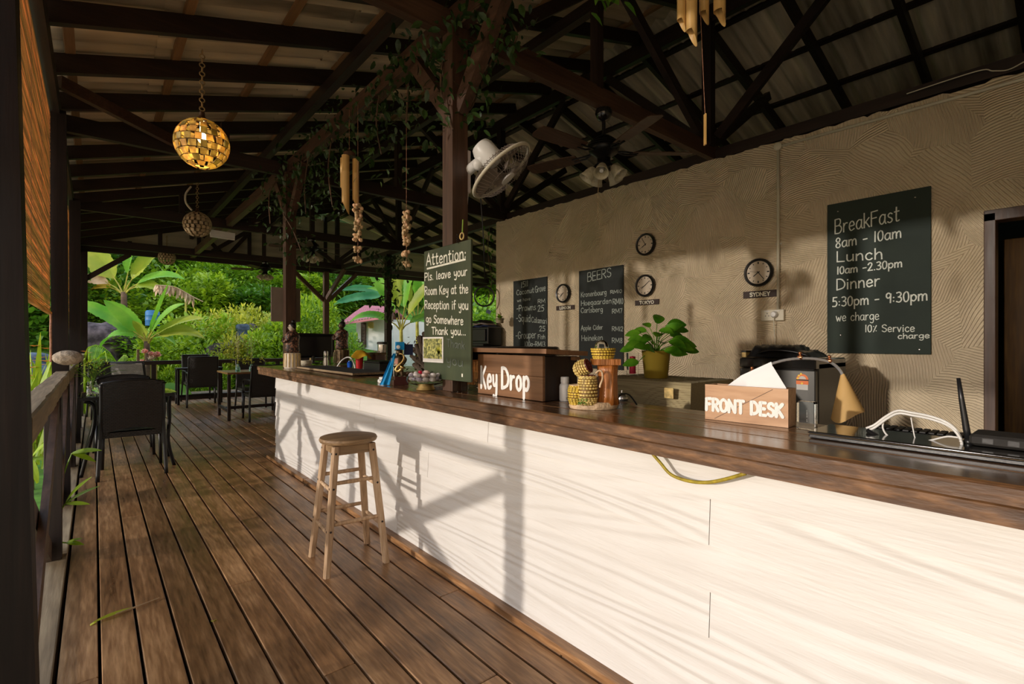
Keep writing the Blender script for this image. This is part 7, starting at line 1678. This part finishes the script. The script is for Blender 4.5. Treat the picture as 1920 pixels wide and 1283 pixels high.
# trees with trunks on the ridge
def tree(px, y, top, label, key, s):
    p = at(px, top, Y=y); g = gz(p.x, y); t = thing('tree', label, 'tree', (p.x, y, g), 0)
    m = MB(); h = p.z - g; m.tube(catmull([(p.x, y, g - .1), (p.x + .1, y, g + h * .4), (p.x - .05, y + .1, g + h * .85)], 5), [.12 - .006 * i for i in range(11)], 8); m.build('trunk', 'bark', parent=t)
    c = LIB[key].copy(); c.data = LIB[key].data; COL.objects.link(c); c.name = 'crown'; c.parent = t
    for k_ in list(c.keys()): del c[k_]
    c.location = (0, 0, h * .35); c.scale = (s, s, h * .65 / 1.25); c.rotation_euler = (0, 0, R.uniform(0, 6))
for px, y, top, l, k_, s in ((180, 26, 440, 'tall dark tree behind the yellow banana plant', 'deep', 2.3), (350, 29, 430, 'slim trunked tree in the middle of the ridge', 'mid', 2.2), (455, 28, 455, 'leafy ridge tree behind the farthest ceiling fan', 'bright', 2.1), (590, 27, 470, 'ridge tree above the forked post', 'bright', 2.3), (660, 29, 480, 'ridge tree above the hut roof, left', 'mid', 2.3), (760, 28, 480, 'ridge tree right of the vine covered post', 'mid2', 2.4), (850, 26, 470, 'ridge tree hidden mostly by the olive chalkboard', 'deep', 2.3), (930, 24, 480, 'ridge tree at the end of the plaster wall', 'mid', 2.2)):
    tree(px, y, top, l, k_, s)

# banana plants
def bleaf(m, base, d, L, wd, droop, rr, n=34, ragged=.0, up=(0, 0, 1), roll=0.0):
    d = Vector(d).normalized(); base = Vector(base); upv = Vector(up); sd = d.cross(upv)
    if sd.length < 1e-3: sd = Vector((1, 0, 0))
    sd.normalize(); u0 = sd.cross(d).normalized(); sd = sd * math.cos(roll) + u0 * math.sin(roll); vs = []; pos = base.copy(); dirn = d.copy()
    for i in range(n + 1):
        t = i / n; w = wd * .5 * min(1, (t * 5) ** .7) * (1 - max(0, (t - .55) / .45) ** 2.0) + .004
        nn = sd.cross(dirn).normalized(); rib = nn * (.028 * w * (i % 2)); e1 = 1 + rr.uniform(-ragged, ragged); e2 = 1 + rr.uniform(-ragged, ragged)
        vs += [pos + sd * w * e1 + nn * w * .30 + rib * 2, pos + sd * w * .5 + nn * w * .2 + rib * 2, pos - nn * w * .04, pos - sd * w * .5 + nn * w * .2 + rib * 2, pos - sd * w * e2 + nn * w * .30 + rib * 2]
        dirn = (dirn - Vector((0, 0, droop / n * (1 + t)))).normalized(); pos = pos + dirn * L / n
    fs = []
    for i in range(n):
        for j in range(4): o = i * 5 + j; fs.append((o, o + 1, o + 6, o + 5))
    m.add(vs, fs)
def banana(name, label, base, stem_h, stem_r, leaves, seed, mt='leaf_banana', stalk='stalk', stem='stalk_brown'):
    rr = random.Random(seed); base = Vector(base); t = thing(name, label, 'plant', base)
    m = MB(); m.tube(catmull([base, base + Vector((.02, 0, stem_h * .5)), base + Vector((0, 0, stem_h))], 4), [stem_r * (1.2 - .05 * i) for i in range(9)], 10); m.build('stem', stem, parent=t, smooth=True)
    top = base + Vector((0, 0, stem_h)); st = MB()
    for i, lf in enumerate(leaves):
        dx, dz, L, wd, droop, pet, lm = lf[:7]; roll = lf[7] if len(lf) > 7 else 0
        d = (RV * dx + Vector((0, 0, dz)) + FV * rr.uniform(-.35, .1)).normalized(); b = top + d * pet
        st.tube([top - Vector((0, 0, .1)), top + d * pet * .5, b + d * .1], [.028, .02, .014], 6)
        m = MB(); bleaf(m, b, d, L, wd, droop, rr, ragged=.08, up=(Vector((0, 0, 1)) - FV * .9), roll=roll); m.build('leaf_blade', lm or mt, parent=t, smooth=True)
    st.build('leaf_stalks', stalk, parent=t); return t
p = at(275, 690, Y=15.2); kx = (p.x * SN + p.y * CS) / FPX
def L_(x0, y0, x1, y1): return math.hypot(x1 - x0, y1 - y0) * kx
b0 = Vector((p.x, 15.2, gz(p.x, 15.2))); topz = at(275, 640, Y=15.2).z
banana('banana_plant', 'broad leaved banana plant with bright arching leaves, nearest beyond the far rail', b0, topz - b0.z, .075, [
 (-.75, .72, 1.55, .30, .35, .28, 'leaf_banana', .5), (-.42, .9, 1.05, .36, .55, .25, 'leaf_banana', .3), (.46, 1.0, 1.35, .20, -.05, .22, 'leaf_banana', .9), (.62, .75, 1.35, .26, .55, .26, 'leaf_banana'), (.85, .52, 1.45, .28, .42, .3, 'leaf_banana_yellow'), (.9, .42, 1.25, .30, .75, .3, 'leaf_banana_yellow', -.4), (-.5, .35, .9, .34, 1.5, .2, 'leaf_banana', -.2), (-.1, .9, .5, .22, .9, .12, 'leaf_banana_yellow'), (.45, .25, .7, .22, 1.3, .15, 'leaf_banana')], 3)
p = at(232, 560, Y=20.5); b0 = Vector((p.x, 20.5, gz(p.x, 20.5))); topz = at(235, 548, Y=20.5).z
banana('banana_plant', 'older banana plant with yellowing leaves high under the far eave', b0, topz - b0.z, .10, [
 (-.5, .95, 1.7, .75, .5, .5, 'leaf_banana_yellow', .4), (.25, 1, 1.8, .7, .3, .6, 'leaf_banana', .3), (.55, .9, 1.7, .5, .5, .5, 'leaf_banana_yellow', -.3), (-.8, .25, 1.1, .42, 1.1, .5, 'leaf_gold'), (.75, .3, 1.0, .45, .9, .4, 'leaf_banana_yellow'), (.9, .55, 1.6, .4, .7, .5, 'leaf_banana'), (-.9, .6, 1.2, .35, 1.2, .5, 'leaf_dry', .6)], 7)
rr = random.Random(3)
A = at(292, 535, Y=18.0); B = at(362, 557, Y=18.0); m = MB(); m.tube(catmull([A, A * .5 + B * .5 + Vector((0, 0, .12)), B, B + (B - A) * .28 - Vector((0, 0, .05))], 6), .018, 6)
t = thing('dead_leaf', 'withered pale banana leaf hanging in tatters above the banana plant', 'leaf', A); m.build('rib', 'leaf_dry', parent=t); m = MB()
for i in range(46):
    s_ = i / 45; q = A + (B - A) * s_ + Vector((0, 0, .12 * math.sin(PI * s_))); m.leaf(q, Vector((rr.uniform(-.3, .3), rr.uniform(-.3, .3), -1)), FV, rr.uniform(.14, .36), .085, n=3, bend=rr.uniform(-.2, .3))
m.build('tatters', 'leaf_dry', parent=t)
m = MB(); q = B - (B - A) * .2; m.tube([q, Vector((q.x, q.y, gz(q.x, q.y)))], .03, 6); m.build('stalk', 'stalk', parent=t)
# tall heliconia / traveller's plant right of the hut
p = at(762, 690, Y=13.6); kx = (p.x * SN + p.y * CS) / FPX
for i, (px, hpx, lv, lb) in enumerate(((752, 75, [(-.45, 1, 1.9, .34, .35, .5, None, .3), (-.15, 1, 1.8, .38, .2, .6, 'leaf_banana_yellow'), (.2, 1, 2.0, .5, .35, .6, None, .6), (.5, .8, 1.6, .4, .6, .5, 'leaf_banana_yellow'), (-.7, .45, 1.3, .3, 1.0, .4, None), (.6, .35, .9, .3, .5, .3, 'leaf_deep')], 'tall broad leaved plant right of the vine covered post'),
                                 (782, 90, [(-.3, 1, 1.8, .36, .3, .6, 'leaf_banana_yellow'), (.1, 1, 1.9, .42, .3, .6, None), (.45, .9, 1.7, .4, .5, .5, None), (-.6, .7, 1.4, .3, .7, .5, None), (.8, .5, 1.3, .34, .8, .4, 'leaf_banana')], 'tall broad leaved plant with woody stem beside the olive chalkboard'))):
    q = at(px, 690, Y=13.6 + .5 * i); g = gz(q.x, q.y); banana('broadleaf_plant', lb, (q.x, q.y, g), at(px, 690 - hpx, Y=13.6 + .5 * i).z - g, .06, lv, 20 + i, stem='stalk')
p = at(733, 560, Y=18.2); t = banana('banana_plant', 'bluish banana leaves spreading above the hut roof', (p.x, 18.2, gz(p.x, 18.2)), at(733, 556, Y=18.2).z - gz(p.x, 18.2), .08, [(-.97, .05, 1.95, .30, .38, .3, 'leaf_banana_blue', .8), (-.9, .38, 1.8, .26, .5, .3, 'leaf_banana_blue', .9), (-.5, .8, 1.4, .3, .5, .3, 'leaf_banana'), (.4, .8, 1.4, .35, .6, .3, 'leaf_banana')], 31)
# strappy lilies and heliconia left of the deck
for i, (px, y, h) in enumerate(((66, 8.6, 648), (80, 9.4, 655), (92, 8.9, 668), (74, 10.6, 672), (60, 7.6, 690), (152, 11.4, 652), (160, 13.3, 662), (148, 12.9, 668))):
    q = at(px, h, Y=y); g = gz(q.x, y); x_ = q.x; t = thing('heliconia', 'clump of bright leaves with orange flowers left of the railing, %s' % ['tallest, nearest the second post', 'behind the tallest', 'close to the stone', 'farthest back', 'lowest and nearest', 'beyond the third post', 'at the far left corner', 'behind the corner post'][i], 'plant', (x_, y, g)); rr = random.Random(60 + i); H = q.z - g
    m = MB()
    for j in range(24): m.leaf(Vector((x_ + rr.uniform(-.16, .1), y + rr.uniform(-.2, .2), g + H * rr.uniform(.05, .55))), (rr.uniform(-.35, .3), rr.uniform(-.3, .3), 1), (rr.uniform(-1, 1), rr.uniform(-1, 1), .3), H * rr.uniform(.4, .6), .075, n=6, bend=rr.uniform(-.1, .25))
    m.build('leaves', 'leaf_bright', parent=t)
    for j in range(5):
        m = MB(); c = Vector((x_ + rr.uniform(-.2, .15), y + rr.uniform(-.2, .1), g + H * rr.uniform(.55, 1.0)))
        for a in range(5): m.leaf(c, (math.cos(a * 1.3), math.sin(a * 1.3), .5), (0, 0, 1), .085, .055, n=2)
        m.build('flower', 'petal_orange', parent=t)
    m = MB(); m.tube([(x_, y, g - .05), (x_, y, g + H * .5)], .02, 5); m.build('stem', 'stalk', parent=t)
# pink ginger flowers and a stake
for i, (px, py, s_) in enumerate(((271, 660, .10), (283, 664, .09), (294, 666, .12), (266, 681, .12), (284, 672, .10))):
    c = at(px, py, Y=13.6); t = thing('ginger_flower', 'pink torch ginger flower beyond the far rail, %s' % ['top left of the cluster', 'upper middle of the cluster', 'right of the cluster', 'lowest of the cluster', 'palest, in the middle'][i], 'flower', (c.x, c.y, gz(c.x, c.y)), 0, 'pink ginger flowers'); m = MB(); rr = random.Random(i)
    for j in range(40): d = Vector((rr.uniform(-1, 1), rr.uniform(-1, 1), rr.uniform(-.2, 1.3))).normalized(); m.leaf(c - Vector((0, 0, s_ * .3)), d, (0, 0, 1), s_, s_ * .5, bend=-.3, n=3)
    m.build('petals', 'petal_pink' if i != 4 else 'petal_white', parent=t); m = MB(); m.tube([(c.x, c.y, gz(c.x, c.y)), c], .012, 6); m.build('stem', 'stalk', parent=t)
c = at(259, 664, Y=13.5); m = MB(); m.bbox(c.x - .025, c.x + .025, 13.48, 13.53, gz(c.x, 13.5), c.z + .1, b=.004); m.build('stake', 'rail_wood', label='short grey wooden stake left of the pink flowers', cat='stake')
# boulders, drums
def rock(px, py, y, sx, sy, sz, label, mt, seed):
    c = at(px, py, Y=y); m = MB(); rr = random.Random(seed); m.ball((0, 0, 0), 1, 40, 26, sx=sx, sy=sy, sz=sz, jit=.012, rnd=rr); ph_ = [rr.uniform(0, 6) for _ in range(6)]; m.v = [tuple(Vector(p) * (1 + .16 * math.sin(p[0] / sx * 2.6 + ph_[0]) * math.sin(p[1] / sy * 2.9 + ph_[1]) + .10 * math.sin(p[2] / sz * 4.1 + ph_[2] + p[0] / sx * 3) + .05 * math.sin(p[1] / sy * 8 + ph_[3]))) for p in m.v]; o = m.build('boulder', mt, label=label, cat='rock', smooth=True, origin=(0, 0, 0)); o.location = c; o.rotation_euler = (.1, .15, rr.uniform(0, 3)); return o
rock(190, 668, 19.0, 1.0, 1.0, .95, 'large grey purple boulder left of the banana plant', 'boulder', 1); rock(222, 622, 20.0, .55, .6, .35, 'pale topped boulder against the big one', 'boulder', 2)
rock(74, 712, 13.6, .5, .5, .5, 'bluish boulder left of the second post', 'boulder_blue', 3); rock(415, 668, 17.0, .7, .5, .45, 'dark flat rock in the gap between the bushes', 'boulder', 4); rock(468, 622, 17.4, .25, .25, .25, 'small grey rock beside the blue drum', 'boulder', 5)
for i, (px, py, y, r_, h, l) in enumerate(((286, 611, 19.2, .19, .48, 'blue drum half hidden behind the banana leaves'), (455, 640, 16.9, .19, .52, 'pale blue drum among the yellow bushes'))):
    c = at(px, py, Y=y); t = thing('drum', l, 'drum', (c.x, y, c.z)); m = MB(); m.lathe([(.001, 0), (r_ * .95, 0), (r_, .03), (r_, h * .33), (r_ * 1.03, h * .35), (r_, h * .37), (r_, h * .66), (r_ * 1.03, h * .68), (r_, h * .70), (r_, h - .05), (r_ * .8, h), (.001, h)], c, 24, cap=False); m.build('shell', ['drum_blue', 'boulder_blue'][i], parent=t, smooth=40)
    m = MB(); m.lathe([(.04, 0), (.04, .02), (.001, .021)], c + Vector((r_ * .4, 0, h - .001)), 10); m.build('bung', 'black_plastic', parent=t)
m = MB(); a = at(420, 742, Y=14.2); 
t = thing('plank_bench', 'weathered slatted bench on the grass beyond the far rail', 'bench', (2.3, 13.7, gz(2.3, 13.7)))
for i in range(4):
    m = MB(); m.bbox(1.5, 4.4, 13.4 + .16 * i, 13.53 + .16 * i, gz(2, 14) + .40, gz(2, 14) + .44, b=.004); m.build('slat', 'rail_wood' if i % 2 else 'brown_wood_x', parent=t)
for x in (1.8, 4.1):
    m = MB(); m.bbox(x, x + .08, 13.42, 14.0, gz(2, 14), gz(2, 14) + .395, b=.004); m.build('leg', 'brown_wood_z', parent=t)
p = at(330, 738, Z=.1); t = thing('fallen_palm_leaf', 'broad green leaf lying over the far edge of the deck', 'leaf', p); m = MB(); bleaf(m, p + RV * -.35 + Vector((0, 0, .12)), RV + Vector((0, 0, -.05)), .75, .28, .3, random.Random(1), up=(Vector((0, 0, 1)) - FV)); m.build('blade', 'leaf_banana', parent=t, smooth=True)
p = at(318, 715, Y=13.15); t = thing('grass_tuft', 'dark spiky plant in a low pot beyond the far rail', 'plant', (p.x, 13.15, gz(p.x, 13.15))); m = MB(); rr = random.Random(1)
for j in range(50): m.leaf((p.x, 13.15, gz(p.x, 13.15) + .15), (rr.uniform(-1, 1), rr.uniform(-1, 1), rr.uniform(.5, 1.6)), (0, 0, 1), rr.uniform(.3, .5), .03, n=4)
m.build('blades', 'leaf_mid', parent=t); m = MB(); m.lathe([(.001, 0), (.15, 0), (.19, .2), (.17, .2), (.001, .16)], (p.x, 13.15, gz(p.x, 13.15)), 16, cap=False); m.build('pot', 'stalk_brown', parent=t)
for i in range(26):
    rr = random.Random(400 + i); x_ = rr.uniform(.2, 6.5); y_ = rr.uniform(14.3, 15.3); m = MB(); g = gz(x_, y_)
    for j in range(30): m.leaf((x_ + rr.uniform(-.2, .2), y_ + rr.uniform(-.2, .2), g), (rr.uniform(-.7, .7), rr.uniform(-.7, .7), 1), (0, 0, 1), rr.uniform(.15, .4), .022, n=3)
    m.build('grass_clump', 'leaf_bright', label='clump of bright grass beyond the far rail', cat='grass', group='grass clumps beyond the far rail')

# hut with a pink sheet roof and its garden wall
def hut():
    Y0 = 19.6; a = at(668, 690, Y=Y0); g = gz(a.x, Y0) - .2; ze = at(700, 601, Y=Y0).z; rz = math.radians(-48); c_, s_ = math.cos(rz), math.sin(rz)
    t = thing('hut', 'small white hut with a pink corrugated roof and a brown shutter', 'hut', (a.x, Y0, g), rz)
    H = ze - g
    def along(px):   # distance along the turned front wall where a photo column meets it
        u = (px - CX) / FPX; r = (u * CS + SN, CS - u * SN); # solve a + L*(c_,s_) parallel to r
        return (a.y * r[0] - a.x * r[1]) / (c_ * r[1] - s_ * r[0])
    Lw = along(737) + .5
    m = MB(); m.box(0, Lw, 0, 2.4, 0, H); m.build('walls', 'hut_wall', parent=t, world=False)
    x0, x1 = along(678), along(687)
    m = MB(); m.bbox(x0, x1, -.07, -.001, .2, H - .12, b=.004)
    for i in range(7): m.bbox(x0 + .02, x1 - .02, -.085, -.07, .26 + (H - .45) * i / 7, .26 + (H - .45) * (i + .85) / 7, b=.003)
    m.build('shutter', 'brown_wood_z', parent=t, world=False)
    x2 = along(691); m = MB(); m.bbox(x2, x2 + .22, -.05, -.001, H - .34, H - .1, b=.003); m.build('meter_box', 'wicker_pale', parent=t, world=False)
    def rp(px, py, ly):   # roof point over a line parallel to the front wall, ly behind it
        ox, oy = a.x - s_ * ly, a.y + c_ * ly; u = (px - CX) / FPX; r = (u * CS + SN, CS - u * SN)
        L = (oy * r[0] - ox * r[1]) / (c_ * r[1] - s_ * r[0]); x, y = ox + c_ * L, oy + s_ * L; d = x * SN + y * CS
        return Vector((L, ly, EYE + (CY - py) / FPX * d - g))
    e0, e1, r0, r1 = rp(640, 605, -.8), rp(726, 592, -.8), rp(684, 573, 1.4), rp(738, 576, 1.4)
    m = MB(); n = 64; P = [[], [], []]; P2 = [[], []]
    for i in range(n + 1):
        q_ = i / n; e = e0 + (e1 - e0) * q_; r_ = r0 + (r1 - r0) * q_; w = .025 * math.sin(i * PI / 2)
        P[0].append(e + Vector((0, 0, w))); P[1].append(e * .5 + r_ * .5 + Vector((0, 0, w + .03))); P[2].append(r_ + Vector((0, 0, w)))
        P2[0].append(r_ + Vector((0, 0, w))); P2[1].append(r_ + Vector((.2, 2.6, -.9 + w)))
    m.grid(P); m.grid(P2); m.build('roof', 'hut_roof', parent=t, smooth=True, world=False)
    m = MB(); m.beam(e0 - Vector((0, 0, .06)), e1 - Vector((0, 0, .06)), .05, .08); m.build('fascia', 'hut_roof', parent=t, world=False)
    q = at(640, 690, Y=Y0 - .8); f = thing('fence_panel', 'row of old brown boards left of the hut wall', 'fence', (q.x, Y0 - .6, g))
    for i in range(8): x_ = at(655 + 3.2 * i, 690, Y=Y0 - .6).x; m = MB(); m.bbox(x_, x_ + .055, Y0 - .62, Y0 - .58, g, at(660, 636 + (i * 13 % 5) * 1.6, Y=Y0 - .6).z, b=.003); m.build('board', 'brown_wood_z', parent=f)
    w0 = at(738, 690, Y=16.8); w1 = at(800, 690, Y=16.8); m = MB(); m.box(w0.x, w1.x + 2.0, 16.8, 16.95, gz(w0.x, 16.8) - .4, at(760, 604, Y=16.8).z); m.build('garden_wall', 'hut_wall', label='pale rendered wall behind the broad leaved plants', cat='wall')
hut()
# drop the unused library sources
for k_, o in LIB.items():
    if k_ not in USED: COL.objects.link(o); bpy.data.objects.remove(o)
